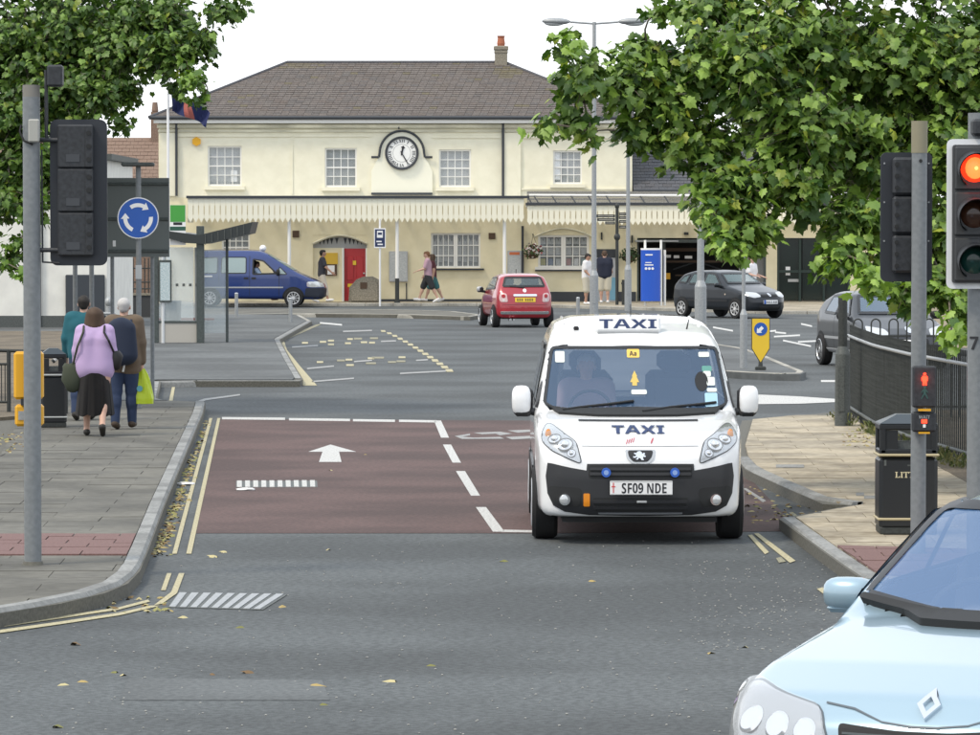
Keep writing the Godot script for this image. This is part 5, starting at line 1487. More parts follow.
func memorial() -> void:
	var d := 146.6
	var b := Vector3(X(364.5, d), 0.1, -d)
	var m := MB.new()
	var k := d / FOC
	var base := PackedVector2Array([Vector2(-16, -0.5), Vector2(15.5, -0.5), Vector2(15.5, 17), Vector2(14, 23), Vector2(8, 26), Vector2(-2, 25.5), Vector2(-8, 23), Vector2(-15, 15)])
	for i in base.size(): base[i] *= k
	var inner := Geometry2D.offset_polygon(base, -0.08)[0]
	m.prism(base, Transform3D(Basis.IDENTITY, Vector3(0, 0, -0.25)), 0.4)
	m.prism(inner, Transform3D(Basis.IDENTITY, Vector3(0, 0, 0.14)), 0.08)
	var t := thing("memorial_stone", "rough grey-brown boulder with a small plaque below the red door", "stone", b)
	mi("boulder", m, mats.stone, t)
	bx("plaque", Vector3(-0.02, 17 * k, 0.23), Vector3(0.24, 0.22, 0.02), mats.brown_wood, t)

func hanging_basket(px: float, py: float, label: String) -> void:
	var d := WD - 0.6
	var c := P(px, py, d)
	var t := thing("hanging_basket", label, "hanging basket", c, 0, "flower baskets on the station wall")
	mi("bowl", MB.new().ball(Vector3(0, -0.08, 0), Vector3(0.22, 0.2, 0.22), 14, 8), mats.brown_wood, t)
	for k in 3:
		var a := TAU * k / 3
		rod("chain", Vector3(cos(a) * 0.2, 0.05, sin(a) * 0.2), Vector3(0, 0.55, 0), 0.008, mats.black_iron, t, -1.0, 5)
	rod("wall_bracket", Vector3(0, 0.56, 0.0), Vector3(0, 0.6, -0.6), 0.02, mats.black_iron, t, -1.0, 6)
	var lm := MB.new()
	lm.coloured = true
	var cs := [Color(0.05, 0.09, 0.03), Color(0.03, 0.06, 0.02), Color(0.5, 0.1, 0.12), Color(0.65, 0.6, 0.58), Color(0.08, 0.12, 0.04)]
	for k in 260:
		var o := Vector3(rng.randfn(), rng.randfn(), rng.randfn()).normalized() * rng.randf_range(0.18, 0.36) * Vector3(1, 0.85, 1)
		lm.tint = cs[rng.randi() % (5 if px < 600 else 2)]
		var u := Vector3(rng.randfn(), rng.randfn(), rng.randfn()).normalized() * 0.05
		var w := u.cross(o).normalized() * 0.045
		lm.quad(o - u, o + w, o + u, o - w)
	var lf := M("basket_leaves", Color(1, 1, 1), 0.7)
	lf.vertex_color_use_as_albedo = true
	mi("flowers", lm, lf, t).set_meta("kind", "stuff")

# ---------------------------------------------------------------- fences
func fences() -> void:
	var up := 0.12
	# railing running away from us on the right: flat pales on two rails
	var path := [Vector2(5.62, 40.0), Vector2(5.34, 45.8), Vector2(5.02, 50.2), Vector2(4.93, 53.6), Vector2(5.02, 58.6)]
	var f := thing("pale_railing", "dark grey vertical railing curving back along the right pavement", "railing", Vector3(path[0].x, up, -path[0].y))
	var o: Vector2 = path[0]
	var curve := Curve2D.new()
	for k in path.size(): curve.add_point(path[k], (path[k - 1] - path[mini(k + 1, path.size() - 1)]) * 0.15 if k > 0 else Vector2.ZERO, (path[mini(k + 1, path.size() - 1)] - path[k - 1]) * 0.15 if k > 0 else Vector2.ZERO)
	var total := curve.get_baked_length()
	var pale := MB.new().rbox(Vector3(0, 0.64, 0), Vector3(0.018, 1.16, 0.018), 0.004)
	pale.prism(PackedVector2Array([Vector2(-0.009, 1.22), Vector2(0.009, 1.22), Vector2(0, 1.29)]), Transform3D(Basis.IDENTITY, Vector3(0, 0, -0.01)), 0.02)
	var pm := pale.mesh()
	var n := int(total / 0.125)
	for k in n:
		var sp := curve.sample_baked(total * k / n)
		var sq := curve.sample_baked(minf(total * k / n + 0.1, total))
		var dir := (sq - sp).normalized()
		mi("pale", pm, mats.pale_iron, f, Transform3D(Basis(Vector3.UP, dir.angle()), Vector3(sp.x - o.x, 0, -(sp.y - o.y))))
	for hgt in [1.14, 0.16]:
		var rl := MB.new()
		for k in 24:
			var a := curve.sample_baked(total * k / 24.0)
			var c := curve.sample_baked(total * (k + 1) / 24.0)
			rl.cyl(Vector3(a.x - o.x - 0.025, hgt, -(a.y - o.y)), Vector3(c.x - o.x - 0.025, hgt, -(c.y - o.y)), 0.022, 0.022, 8)
		mi("rail", rl, mats.galvanised if hgt > 1 else mats.grey_iron, f)
	for k in 5:
		var a := curve.sample_baked(total * (k + 0.4) / 5.0)
		bx("post", Vector3(a.x - o.x + 0.03, 0.6, -(a.y - o.y)), Vector3(0.06, 1.2, 0.06), mats.pale_iron, f)
	# hoop-topped railing across, behind it
	var hb := G(846, 418, up)
	var hp := thing("hooped_railing", "black hoop-topped railing along the side road on the right", "railing", hb)
	var sp2 := 0.125
	var hh := Y(319, -hb.z) - up
	var pair := MB.new()
	pair.cyl(Vector3(0, 0, 0), Vector3(0, hh - 0.06, 0), 0.011, 0.011, 6)
	pair.cyl(Vector3(sp2, 0, 0), Vector3(sp2, hh - 0.06, 0), 0.011, 0.011, 6)
	for k in 6:
		var a0 := PI * k / 6.0
		var a1 := PI * (k + 1) / 6.0
		pair.cyl(Vector3(sp2 / 2 - cos(a0) * sp2 / 2, hh - 0.06 + sin(a0) * 0.06, 0), Vector3(sp2 / 2 - cos(a1) * sp2 / 2, hh - 0.06 + sin(a1) * 0.06, 0), 0.011, 0.011, 6)
	var pmesh := pair.mesh()
	for k in 14: mi("hoop", pmesh, mats.black_iron, hp, Transform3D(Basis.IDENTITY, Vector3(0.1 + k * sp2 * 2, 0, -0.03 * k)))
	for y in [hh - 0.24, 0.15]:
		var rr := bx("rail", Vector3(1.8, y, -0.19), Vector3(3.6, 0.03, 0.02), mats.black_iron, hp)
		rr.rotation.y = 0.12
	# stout grey post at the corner
	var pb := G(842.5, 426, up)
	var ps := FOC / -pb.z
	var cp := thing("corner_post", "stout dark grey post where the railings meet on the right", "post", pb)
	rod("lower_column", Vector3.ZERO, Vector3(0, 72 / ps, 0), 0.105, mats.grey_iron, cp, 0.1, 16)
	mi("shoulder", MB.new().cyl(Vector3(0, 72 / ps, 0), Vector3(0, 80 / ps, 0), 0.1, 0.06, 16), mats.grey_iron, cp)
	rod("upper_column", Vector3(0, 80 / ps, 0), Vector3(0, 130 / ps, 0), 0.062, mats.black_iron, cp, -1.0, 14)
	bx("door", Vector3(-0.03, 0.5, 0.1), Vector3(0.09, 0.6, 0.02), mats.grey_iron, cp)
	# guard rail on the left
	var lb := G(-20, 414, up)
	var ls := FOC / -lb.z
	var gr := thing("guard_rail", "low black guard rail behind the left signal pole", "railing", lb)
	for q in [[64, 0.025, 86], [50, 0.018, 30], [12, 0.018, 30]]:
		rod("rail", Vector3(0, q[0] / ls, 0), Vector3(q[2] / ls, (q[0] - (2 if q[0] > 60 else 0)) / ls, 0), q[1], mats.black_iron, gr)
	for k in 9: rod("bar", Vector3(k * 3.6 / ls, 12 / ls, 0), Vector3(k * 3.6 / ls, 50 / ls, 0), 0.008, mats.black_iron, gr, -1.0, 6)
	for px in [-20, 9, 66]: rod("post", Vector3((px + 20) / ls, 0, 0), Vector3((px + 20) / ls, 64 / ls, 0), 0.03, mats.black_iron, gr)
	mi("striped_bar", MB.new().cyl(Vector3(72 / ls, 52 / ls, -0.1), Vector3(88 / ls, 66 / ls, -0.1), 0.03, 0.03, 8), mats.black_iron, gr)
	for k in 3: mi("white_band", MB.new().cyl(Vector3((74 + k * 4.6) / ls, (53.8 + k * 4) / ls, -0.1), Vector3((76 + k * 4.6) / ls, (55.6 + k * 4) / ls, -0.1), 0.033, 0.033, 8), mats.sign_white, gr)
	# railing on a dark low wall behind the shelter
	var d := 122.0
	var rb := Vector3(X(112, d), 0, -d)
	var wr := thing("wall_railing", "black upright railing on a dark low wall behind the bus shelter", "railing", rb)
	var w := X(158, d) - rb.x
	bx("low_wall", Vector3(w / 2, 0.38, 0), Vector3(w, 0.76, 0.3), M("wall_dark", Color(0.05, 0.052, 0.055), 0.8), wr)
	bx("coping", Vector3(w / 2, 0.79, 0), Vector3(w + 0.05, 0.06, 0.36), mats.stone, wr)
	var yt := Y(258, d)
	for k in 12: rod("bar", Vector3(0.06 + k * w / 12.0, 0.8, 0), Vector3(0.06 + k * w / 12.0, yt, 0), 0.018, mats.black_iron, wr, -1.0, 6)
	for y in [0.95, yt - 0.3, yt - 0.7]: rod("rail", Vector3(0, y, 0), Vector3(w, y, 0), 0.02, mats.black_iron, wr, -1.0, 6)

# ---------------------------------------------------------------- vehicles
class Body:   # a rounded body: the meeting of a side, a plan and a front outline
	const C := 0.04
	var ts := PackedFloat32Array()
	var tp := PackedFloat32Array()
	var tf := PackedFloat32Array()
	var z0: float
	var z1: float
	var x1: float
	var y0: float
	var y1: float
	var nz: int
	var nx: int
	var ny: int
	var bow_f := 0.1
	var bow_r := 0.06
	var crown := 0.03
	var k := 0.10
	var zmin: float
	var zmax: float
	var hw: float
	var hh: float
	func poly_d(p: Vector2, q: PackedVector2Array) -> float:
		var d := 1e9
		var s := false
		var j := q.size() - 1
		for i in q.size():
			var e := q[j] - q[i]
			var w := p - q[i]
			var b := w - e * clampf(w.dot(e) / e.dot(e), 0, 1)
			d = minf(d, b.length_squared())
			if (q[i].y > p.y) != (q[j].y > p.y) and p.x < (q[j].x - q[i].x) * (p.y - q[i].y) / (q[j].y - q[i].y) + q[i].x: s = not s
			j = i
		return -sqrt(d) if s else sqrt(d)
	func setup(side: Array, plan: Array, front: Array) -> void:
		var sp := PackedVector2Array()
		for a in side: sp.append(Vector2(a[0], a[1]))
		var pp := PackedVector2Array()
		var fp := PackedVector2Array()
		for a in plan: pp.append(Vector2(a[0], a[1]))
		for i in range(plan.size() - 1, -1, -1):
			if plan[i][0] > 0: pp.append(Vector2(-plan[i][0], plan[i][1]))
		for a in front: fp.append(Vector2(a[0], a[1]))
		for i in range(front.size() - 1, -1, -1):
			if front[i][0] > 0: fp.append(Vector2(-front[i][0], front[i][1]))
		zmin = 1e9; zmax = -1e9; hw = 0; hh = 0
		for a in sp:
			zmin = minf(zmin, a.x); zmax = maxf(zmax, a.x); hh = maxf(hh, a.y)
		for a in fp: hw = maxf(hw, a.x)
		z0 = zmin - 0.3; z1 = zmax + 0.3; x1 = hw + 0.3; y0 = -0.1; y1 = hh + 0.3
		nz = int((z1 - z0) / C) + 2; nx = int(x1 / C) + 2; ny = int((y1 - y0) / C) + 2
		ts.resize(nz * ny); tp.resize(nz * nx); tf.resize(nx * ny)
		for i in nz:
			for j in ny: ts[i * ny + j] = poly_d(Vector2(z0 + i * C, y0 + j * C), sp)
			for j in nx: tp[i * nx + j] = poly_d(Vector2(j * C, z0 + i * C), pp)
		for i in nx:
			for j in ny: tf[i * ny + j] = poly_d(Vector2(i * C, y0 + j * C), fp)
	func look(t: PackedFloat32Array, w: int, h: int, a: float, b: float) -> float:
		a = clampf(a / C, 0, w - 1.001)
		b = clampf(b / C, 0, h - 1.001)
		var i := int(a)
		var j := int(b)
		var u := a - i
		var v := b - j
		var o := i * h + j
		return (t[o] * (1 - v) + t[o + 1] * v) * (1 - u) + (t[o + h] * (1 - v) + t[o + h + 1] * v) * u
	func smax(a: float, b: float) -> float:
		var h := maxf(k - absf(a - b), 0.0) / k
		return maxf(a, b) + h * h * k * 0.25
	func d(p: Vector3) -> float:
		var x := absf(p.x)
		var q := x / hw
		q *= q
		var z := p.z
		if z > 0: z += bow_f * q * minf(z / (zmax * 0.4), 1.0)
		else: z -= bow_r * q * minf(z / (zmin * 0.4), 1.0)
		var y := p.y + crown * q * clampf(p.y / hh, 0, 1)
		var a := smax(look(ts, nz, ny, z - z0, y - y0), look(tp, nz, nx, p.z - z0, x))
		return smax(a, look(tf, nx, ny, x, p.y - y0))
	func grad(p: Vector3) -> Vector3:
		var e := 0.02
		return Vector3(d(p + Vector3(e, 0, 0)) - d(p - Vector3(e, 0, 0)), d(p + Vector3(0, e, 0)) - d(p - Vector3(0, e, 0)), d(p + Vector3(0, 0, e)) - d(p - Vector3(0, 0, e))).normalized()
	func skin(gx: int, gy: int, gz: int, holes: Array, inset := 0.0) -> MB:
		var m := MB.new()
		var lo := Vector3(-hw - 0.02, 0.12, zmin - 0.02)
		var hi := Vector3(hw + 0.02, hh + 0.03, zmax + 0.02)
		var cl := Vector3(-hw * 0.4, 0.5, zmin + 0.7)
		var ch := Vector3(hw * 0.4, 0.62, zmax - 0.7)
		for f in 6:
			var ua: int = [2, 2, 0, 0, 0, 0][f]
			var va: int = [1, 1, 2, 2, 1, 1][f]
			var wa: int = [0, 0, 1, 1, 2, 2][f]
			var cnt := Vector3i(gx, gy, gz)
			var nu := cnt[ua]
			var nv := cnt[va]
			if f == 3: nu = 4; nv = 6
			var i0 := m.v.size()
			for i in nu + 1:
				for j in nv + 1:
					var q := Vector3()
					q[ua] = lerpf(lo[ua], hi[ua], float(i) / nu)
					q[va] = lerpf(lo[va], hi[va], float(j) / nv)
					q[wa] = hi[wa] if f % 2 == 0 else lo[wa]
					var c := q.clamp(cl, ch)
					var a := 0.0
					var b := 1.0
					for s in 13:
						var t := (a + b) / 2
						if d(q.lerp(c, t)) > 0: a = t
						else: b = t
					var p := q.lerp(c, b)
					var g := grad(p)
					m.vert(p - g * inset, g if inset == 0.0 else -g)
			for i in nu:
				for j in nv:
					var a := i0 + i * (nv + 1) + j
					var ids := [a, a + nv + 1, a + nv + 2, a + 1]
					var mid := (m.v[ids[0]] + m.v[ids[1]] + m.v[ids[2]] + m.v[ids[3]]) / 4
					var nn := m.n[ids[0]] * (1 if inset == 0.0 else -1)
					var drop := false
					for h in holes:
						if h[0] == "front" and nn.z > 0.15 and Geometry2D.is_point_in_polygon(Vector2(mid.x, mid.y), h[1]): drop = true
						if h[0] == "rear" and nn.z < -0.15 and Geometry2D.is_point_in_polygon(Vector2(mid.x, mid.y), h[1]): drop = true
						if h[0] == "left" and nn.x < -0.15 and Geometry2D.is_point_in_polygon(Vector2(mid.z, mid.y), h[1]): drop = true
						if h[0] == "right" and nn.x > 0.15 and Geometry2D.is_point_in_polygon(Vector2(mid.z, mid.y), h[1]): drop = true
					if not drop: m.ix.append_array([ids[0], ids[1], ids[2], ids[0], ids[2], ids[3]])
			m._fix(i0)
		return m
	func hit(axis: String, a: float, b: float) -> Vector3:
		var p: Vector3
		var dir: Vector3
		match axis:
			"front": p = Vector3(a, b, zmax + 0.25); dir = Vector3(0, 0, -1)
			"rear": p = Vector3(a, b, zmin - 0.25); dir = Vector3(0, 0, 1)
			"right": p = Vector3(hw + 0.25, b, a); dir = Vector3(-1, 0, 0)
			"left": p = Vector3(-hw - 0.25, b, a); dir = Vector3(1, 0, 0)
			_: p = Vector3(a, hh + 0.25, b); dir = Vector3(0, -1, 0)
		var best := p
		var bd := 1e9
		for s in 60:
			var e := d(p)
			if e < bd:
				bd = e
				best = p
			if e < 0.0008: break
			p += dir * maxf(e * 0.75, 0.0015)
			if (p - best).length() > 1.2 and bd < 0.1: break
		return best
	func patch(poly: PackedVector2Array, axis: String, off := 0.006, most := 0.09, sink := 0.02) -> MB:
		var m := MB.new()
		var cache := {}
		var t := Geometry2D.triangulate_polygon(poly)
		var todo := []
		for i in range(0, t.size(), 3): todo.append([poly[t[i]], poly[t[i + 1]], poly[t[i + 2]]])
		while todo:
			var q: Array = todo.pop_back()
			var l := [q[0].distance_to(q[1]), q[1].distance_to(q[2]), q[2].distance_to(q[0])]
			var w := 0
			if l[1] > l[w]: w = 1
			if l[2] > l[w]: w = 2
			if l[w] > most:
				var A: Vector2 = q[w]
				var B: Vector2 = q[(w + 1) % 3]
				var D: Vector2 = q[(w + 2) % 3]
				var mid := (A + B) / 2
				todo.append([A, mid, D])
				todo.append([mid, B, D])
				continue
			for i in 3:
				var v2: Vector2 = q[i]
				if not cache.has(v2):
					var p := hit(axis, v2.x, v2.y)
					var g := grad(p)
					cache[v2] = m.vert(p + g * off, g)
				m.ix.append(cache[v2])
		m._fix(0)
		# edges go down into the body
		if sink > 0:
			for i in poly.size():
				var A := poly[i]
				var B := poly[(i + 1) % poly.size()]
				var n2 := maxi(1, int(A.distance_to(B) / most))
				for s in n2:
					var P0 := A.lerp(B, float(s) / n2)
					var P1 := A.lerp(B, float(s + 1) / n2)
					var h0 := hit(axis, P0.x, P0.y)
					var h1 := hit(axis, P1.x, P1.y)
					var g0 := grad(h0)
					var g1 := grad(h1)
					m.quad(h0 + g0 * off, h1 + g1 * off, h1 - g1 * sink, h0 - g0 * sink)
		return m
	func drape(src: Mesh, axis: String, at: Vector2, off := 0.008, flip := 1.0) -> MB:   # lay flat lettering onto the body
		var m := MB.new()
		for s in src.get_surface_count():
			var a := src.surface_get_arrays(s)
			var base := m.v.size()
			var vs: PackedVector3Array = a[Mesh.ARRAY_VERTEX]
			for v in vs:
				var p := hit(axis, at.x + v.x * flip, at.y + v.y)
				var g := grad(p)
				m.vert(p + g * (off + v.z), g)
			var id = a[Mesh.ARRAY_INDEX]
			if id == null: id = range(vs.size())
			for i in id: m.ix.append(base + i)
		m._fix(0)
		return m

func rp(pts: Array, r := 0.04) -> PackedVector2Array:   # outline with rounded corners
	var o := PackedVector2Array()
	var n := pts.size()
	for i in n:
		var p := Vector2(pts[i][0], pts[i][1])
		var a := Vector2(pts[i - 1][0], pts[i - 1][1])
		var b := Vector2(pts[(i + 1) % n][0], pts[(i + 1) % n][1])
		var ra := minf(r, p.distance_to(a) * 0.4)
		var rb := minf(r, p.distance_to(b) * 0.4)
		var p0 := p + (a - p).normalized() * ra
		var p1 := p + (b - p).normalized() * rb
		for k in 4:
			var t := k / 3.0
			o.append(p0 * (1 - t) * (1 - t) + p * 2 * t * (1 - t) + p1 * t * t)
	return o
func flipx(p: PackedVector2Array) -> PackedVector2Array:
	var o := PackedVector2Array()
	for i in range(p.size() - 1, -1, -1): o.append(Vector2(-p[i].x, p[i].y))
	return o
func ring_of(p: PackedVector2Array, w: float) -> Array:   # outline split in strips that leave the middle open
	var inner := PackedVector2Array()
	var n := p.size()
	var area := 0.0
	for i in n: area += p[i].cross(p[(i + 1) % n])
	var sg := 1.0 if area > 0 else -1.0
	for i in n:
		var e0 := (p[i] - p[i - 1]).normalized()
		var e1 := (p[(i + 1) % n] - p[i]).normalized()
		var b := Vector2(-e0.y - e1.y, e0.x + e1.x).normalized() * sg
		inner.append(p[i] + b * w)
	var out := []
	for i in n: out.append(PackedVector2Array([p[i], p[(i + 1) % n], inner[(i + 1) % n], inner[i]]))
	return out
func ring_patch(bd: Body, p: PackedVector2Array, axis: String, w: float, off: float) -> MB:
	var m := MB.new()
	for q in ring_of(p, w):
		var s := bd.patch(q, axis, off, 0.06, 0.0)
		var base := m.v.size()
		m.v.append_array(s.v); m.n.append_array(s.n); m.c.append_array(s.c)
		for i in s.ix: m.ix.append(base + i)
	return m

func wheel(par: Node, at: Vector3, r: float, w: float, side: float, spokes: int, rim: Material) -> void:
	var xf := Transform3D(Basis(Vector3.BACK, -PI / 2 * side), at)      # lathe axis along x
	var m := MB.new()
	m.lathe([Vector2(r * 0.62, -w / 2), Vector2(r * 0.93, -w / 2), Vector2(r, -w * 0.36), Vector2(r, w * 0.36), Vector2(r * 0.93, w / 2), Vector2(r * 0.66, w / 2), Vector2(r * 0.62, w * 0.36), Vector2(0.0, w * 0.1)], xf, 28)
	m.lathe([Vector2(0, -w / 2), Vector2(r * 0.62, -w / 2)], xf, 28)
	var ty := mi("wheel", m, mats.rubber, par)
	var rm := MB.new()
	var f := at + Vector3(side * w * 0.5, 0, 0)
	var ox := Transform3D(Basis(Vector3.BACK, -PI / 2 * side), f)
	rm.lathe([Vector2(r * 0.68, 0.002), Vector2(r * 0.64, 0.008), Vector2(r * 0.60, -0.01)], ox, 28)
	rm.cyl(f - Vector3(side * 0.03, 0, 0), f + Vector3(side * 0.004, 0, 0), r * 0.2, r * 0.16, 16)
	for k in spokes:
		var a := TAU * k / spokes
		var dr := Vector3(0, sin(a), cos(a))
		var tn := Vector3(0, cos(a), -sin(a))
		var p0 := f + dr * r * 0.12 - Vector3(side * 0.004, 0, 0)
		var p1 := f + dr * r * 0.63 - Vector3(side * 0.012, 0, 0)
		var w0 := r * 0.5 / spokes * 1.0
		var w1 := r * 0.95 / spokes * 1.0
		rm.quad(p0 - tn * w0, p1 - tn * w1, p1 + tn * w1, p0 + tn * w0)
		rm.quad(p0 + tn * w0, p1 + tn * w1, p1 - tn * w1, p0 - tn * w0)
	mi("rim", rm, rim, ty)
	rod("brake", f - Vector3(side * w * 0.55, 0, 0), f - Vector3(side * w * 0.35, 0, 0), r * 0.62, mats.dark, ty, -1.0, 20)

func arch(bd: Body, par: Node, z: float, y: float, r: float, mat: Material) -> void:
	for ax in ["left", "right"]:
		var p := PackedVector2Array()
		for k in 17:
			var a := PI * 1.12 * k / 16.0 - PI * 0.06
			p.append(Vector2(z + cos(a) * r, maxf(y + sin(a) * r, 0.27)))
		mi("wheel_arch", bd.patch(p, ax, 0.004, 0.12, 0.0), mat, par)

func mirror(par: Node, at: Vector3, s: float, size: Vector3, shell: Material, base: Material) -> void:
	var m := MB.new().ball(at, size / 2, 16, 10)
	for i in m.v.size():   # flatten the ball into a rounded block
		var q := (m.v[i] - at) / (size / 2)
		var e := Vector3(signf(q.x) * pow(absf(q.x), 0.6), signf(q.y) * pow(absf(q.y), 0.6), signf(q.z) * pow(absf(q.z), 0.8))
		m.v[i] = at + e * size / 2
	var h := mi("mirror", m, shell, par)
	rod("mirror_arm", at + Vector3(-s * size.x * 0.3, -size.y * 0.35, -size.z * 0.2), at + Vector3(-s * (size.x * 0.5 + 0.12), -size.y * 0.5, -size.z * 0.1), 0.035, base, h)
	mi("mirror_case", MB.new().rbox(at + Vector3(-s * size.x * 0.22, -size.y * 0.06, -size.z * 0.22), Vector3(size.x * 0.75, size.y * 0.98, size.z * 0.7), 0.03), base, h)
	mi("mirror_foot", MB.new().rbox(at + Vector3(-s * 0.01, -size.y * 0.43, -size.z * 0.1), Vector3(size.x * 0.9, size.y * 0.26, size.z * 0.9), 0.03), base, h)

func glass_panel(bd: Body, par: Node, called: String, p: PackedVector2Array, axis: String, gm: Material, open := false, seal := 0.05) -> Node:
	mi("window_seal", ring_patch(bd, p, axis, seal, 0.014), M("seal_black", Color(0.012, 0.013, 0.015), 0.4), par)
	if open: return null
	return mi(called, bd.patch(p, axis, 0.009, 0.06, 0.0), gm, par)

func vehicles() -> void:
	taxi()
	blue_car()
	blue_van()
	red_car()
	black_car()
	silver_car()

func grown(holes: Array) -> Array:
	var o := []
	for h in holes: o.append([h[0], Geometry2D.offset_polygon(h[1], 0.05)[0]])
	return o

func seats(par: Node, rows: Array, w: float) -> void:
	for q in rows:   # z, seat height
		for s in [-1, 1]:
			var st := mi("seat", MB.new().rbox(Vector3(s * w, q[1] + 0.05, q[0] + 0.25), Vector3(0.5, 0.16, 0.5), 0.05).rbox(Vector3(s * w, q[1] + 0.36, q[0] - 0.06), Vector3(0.5, 0.62, 0.14), 0.05, Basis(Vector3.RIGHT, -0.2)), M("seat_cloth", Color(0.035, 0.038, 0.045), 0.9), par)
			mi("headrest", MB.new().rbox(Vector3(s * w, q[1] + 0.76, q[0] - 0.14), Vector3(0.28, 0.18, 0.1), 0.04), mats.seat_cloth, st)

func steering(par: Node, at: Vector3, tilt: float) -> void:
	var m := MB.new()
	var b := Basis(Vector3.RIGHT, tilt)
	for k in 20:
		var a0 := TAU * k / 20
		var a1 := TAU * (k + 1) / 20
		m.cyl(at + b * Vector3(cos(a0) * 0.19, sin(a0) * 0.19, 0), at + b * Vector3(cos(a1) * 0.19, sin(a1) * 0.19, 0), 0.015, 0.015, 6)
	m.cyl(at + b * Vector3(-0.18, 0, 0), at + b * Vector3(0.18, 0, 0), 0.018, 0.018, 6)
	mi("steering_wheel", m, mats.dark, par)

func taxi() -> void:
	var bd := Body.new()
	bd.bow_f = 0.12
	bd.crown = 0.05
	bd.k = 0.12
	bd.setup([[-2.38, 0.30], [2.2, 0.215], [2.37, 0.235], [2.43, 0.38], [2.43, 0.60], [2.40, 0.76], [2.33, 0.88], [2.18, 0.985], [1.80, 1.085], [1.46, 1.135], [1.34, 1.15], [0.66, 1.71], [0.46, 1.82], [0.05, 1.91], [-0.6, 1.965], [-1.8, 1.95], [-2.25, 1.88], [-2.38, 1.6], [-2.42, 0.7]],
		[[0, 2.47], [0.45, 2.45], [0.72, 2.37], [0.88, 2.16], [0.945, 1.75], [0.955, 1.2], [0.955, -2.1], [0.88, -2.42], [0, -2.44]],
		[[0, 0.2], [0.84, 0.2], [0.92, 0.30], [0.945, 0.55], [0.95, 0.95], [0.935, 1.1], [0.90, 1.2], [0.785, 1.70], [0.72, 1.88], [0.55, 1.985], [0, 2.01]])
	var axle := G(640, 538).z
	var at := Vector3(P(640.5, 500, -axle - 0.9).x, 0, axle - 1.52)
	var t := thing("taxi_van", "white taxi van facing us with roof sign and black bumper", "van", at)
	var white := paint("taxi_white", Color(0.80, 0.81, 0.82), 0.0, 0.35)
	var black := M("bumper_black", Color(0.020, 0.021, 0.024), 0.45)
	var ws := rp([[-0.755, 1.685], [0.755, 1.685], [0.835, 1.175], [0.70, 1.115], [0.35, 1.10], [-0.35, 1.10], [-0.70, 1.115], [-0.835, 1.175]], 0.05)
	var side_w := rp([[0.78, 1.14], [0.36, 1.60], [-0.30, 1.66], [-0.34, 1.14]], 0.06)
	var rear_w := rp([[-0.50, 1.14], [-0.48, 1.68], [-2.0, 1.68], [-2.05, 1.14]], 0.06)
	var holes := [["front", ws], ["left", Geometry2D.offset_polygon(side_w, -0.03)[0]], ["right", Geometry2D.offset_polygon(side_w, -0.03)[0]], ["left", Geometry2D.offset_polygon(rear_w, -0.03)[0]], ["right", Geometry2D.offset_polygon(rear_w, -0.03)[0]], ["rear", rect(-0.6, 1.15, 0.6, 1.65)]]
	mi("body", bd.skin(44, 40, 66, holes), white, t)
	mi("cabin_lining", bd.skin(20, 20, 34, grown(holes), 0.04), mats.interior, t)
	var gl := glass("windscreen_glass", Color(0.11, 0.20, 0.35), 0.36)
	glass_panel(bd, t, "windscreen", ws, "front", gl, false, 0.026)
	for ax in ["left", "right"]:
		glass_panel(bd, t, "side_window", side_w, ax, gl)
		glass_panel(bd, t, "side_window", rear_w, ax, gl)
	glass_panel(bd, t, "rear_window", rect(-0.64, 1.12, 0.64, 1.68, 0.06), "rear", gl)
	# cabin
	seats(t, [[0.05, 0.75], [-1.0, 0.75]], 0.42)
	var dash := mi("dashboard", MB.new().rbox(Vector3(0, 0.98, 1.12), Vector3(1.6, 0.22, 0.55), 0.06), M("dash_grey", Color(0.045, 0.048, 0.055), 0.7), t)
	steering(t, Vector3(-0.40, 1.12, 0.78), -0.5)
	# black lower face
	var bump := PackedVector2Array()
	var half := [[0.0, 0.262], [0.45, 0.268], [0.66, 0.295], [0.755, 0.345], [0.805, 0.45], [0.82, 0.60], [0.805, 0.715], [0.77, 0.712], [0.61, 0.678], [0.47, 0.655], [0.465, 0.712], [0.0, 0.716]]
	for q in half: bump.append(Vector2(q[0], q[1]))
	for i in range(half.size() - 2, 0, -1): bump.append(Vector2(-half[i][0], half[i][1]))
	var bm := mi("bumper", bd.patch(bump, "front", 0.008, 0.07), black, t)
	mi("grille_opening", bd.patch(rect(-0.45, 0.585, 0.45, 0.70, 0.02), "front", 0.011, 0.1, 0.0), mats.dark, bm)
	mi("grille_opening", bd.patch(rp([[-0.42, 0.42], [0.42, 0.42], [0.38, 0.285], [-0.38, 0.285]], 0.03), "front", 0.011, 0.1, 0.0), mats.dark, bm)
	for y in [0.668, 0.625]: mi("grille_slat", bd.patch(rect(-0.44, y - 0.012, 0.44, y + 0.012), "front", 0.024, 0.12, 0.02), black, bm)
	for y in [0.385, 0.335]: mi("grille_slat", bd.patch(rect(-0.41, y - 0.012, 0.41, y + 0.012), "front", 0.024, 0.12, 0.02), black, bm)
	mi("grille_lip", bd.patch(rp([[-0.37, 0.292], [0.37, 0.292], [0.36, 0.280], [-0.36, 0.280]], 0.004), "front", 0.018, 0.12, 0.01), M("lip_grey", Color(0.16, 0.17, 0.18), 0.4), bm)
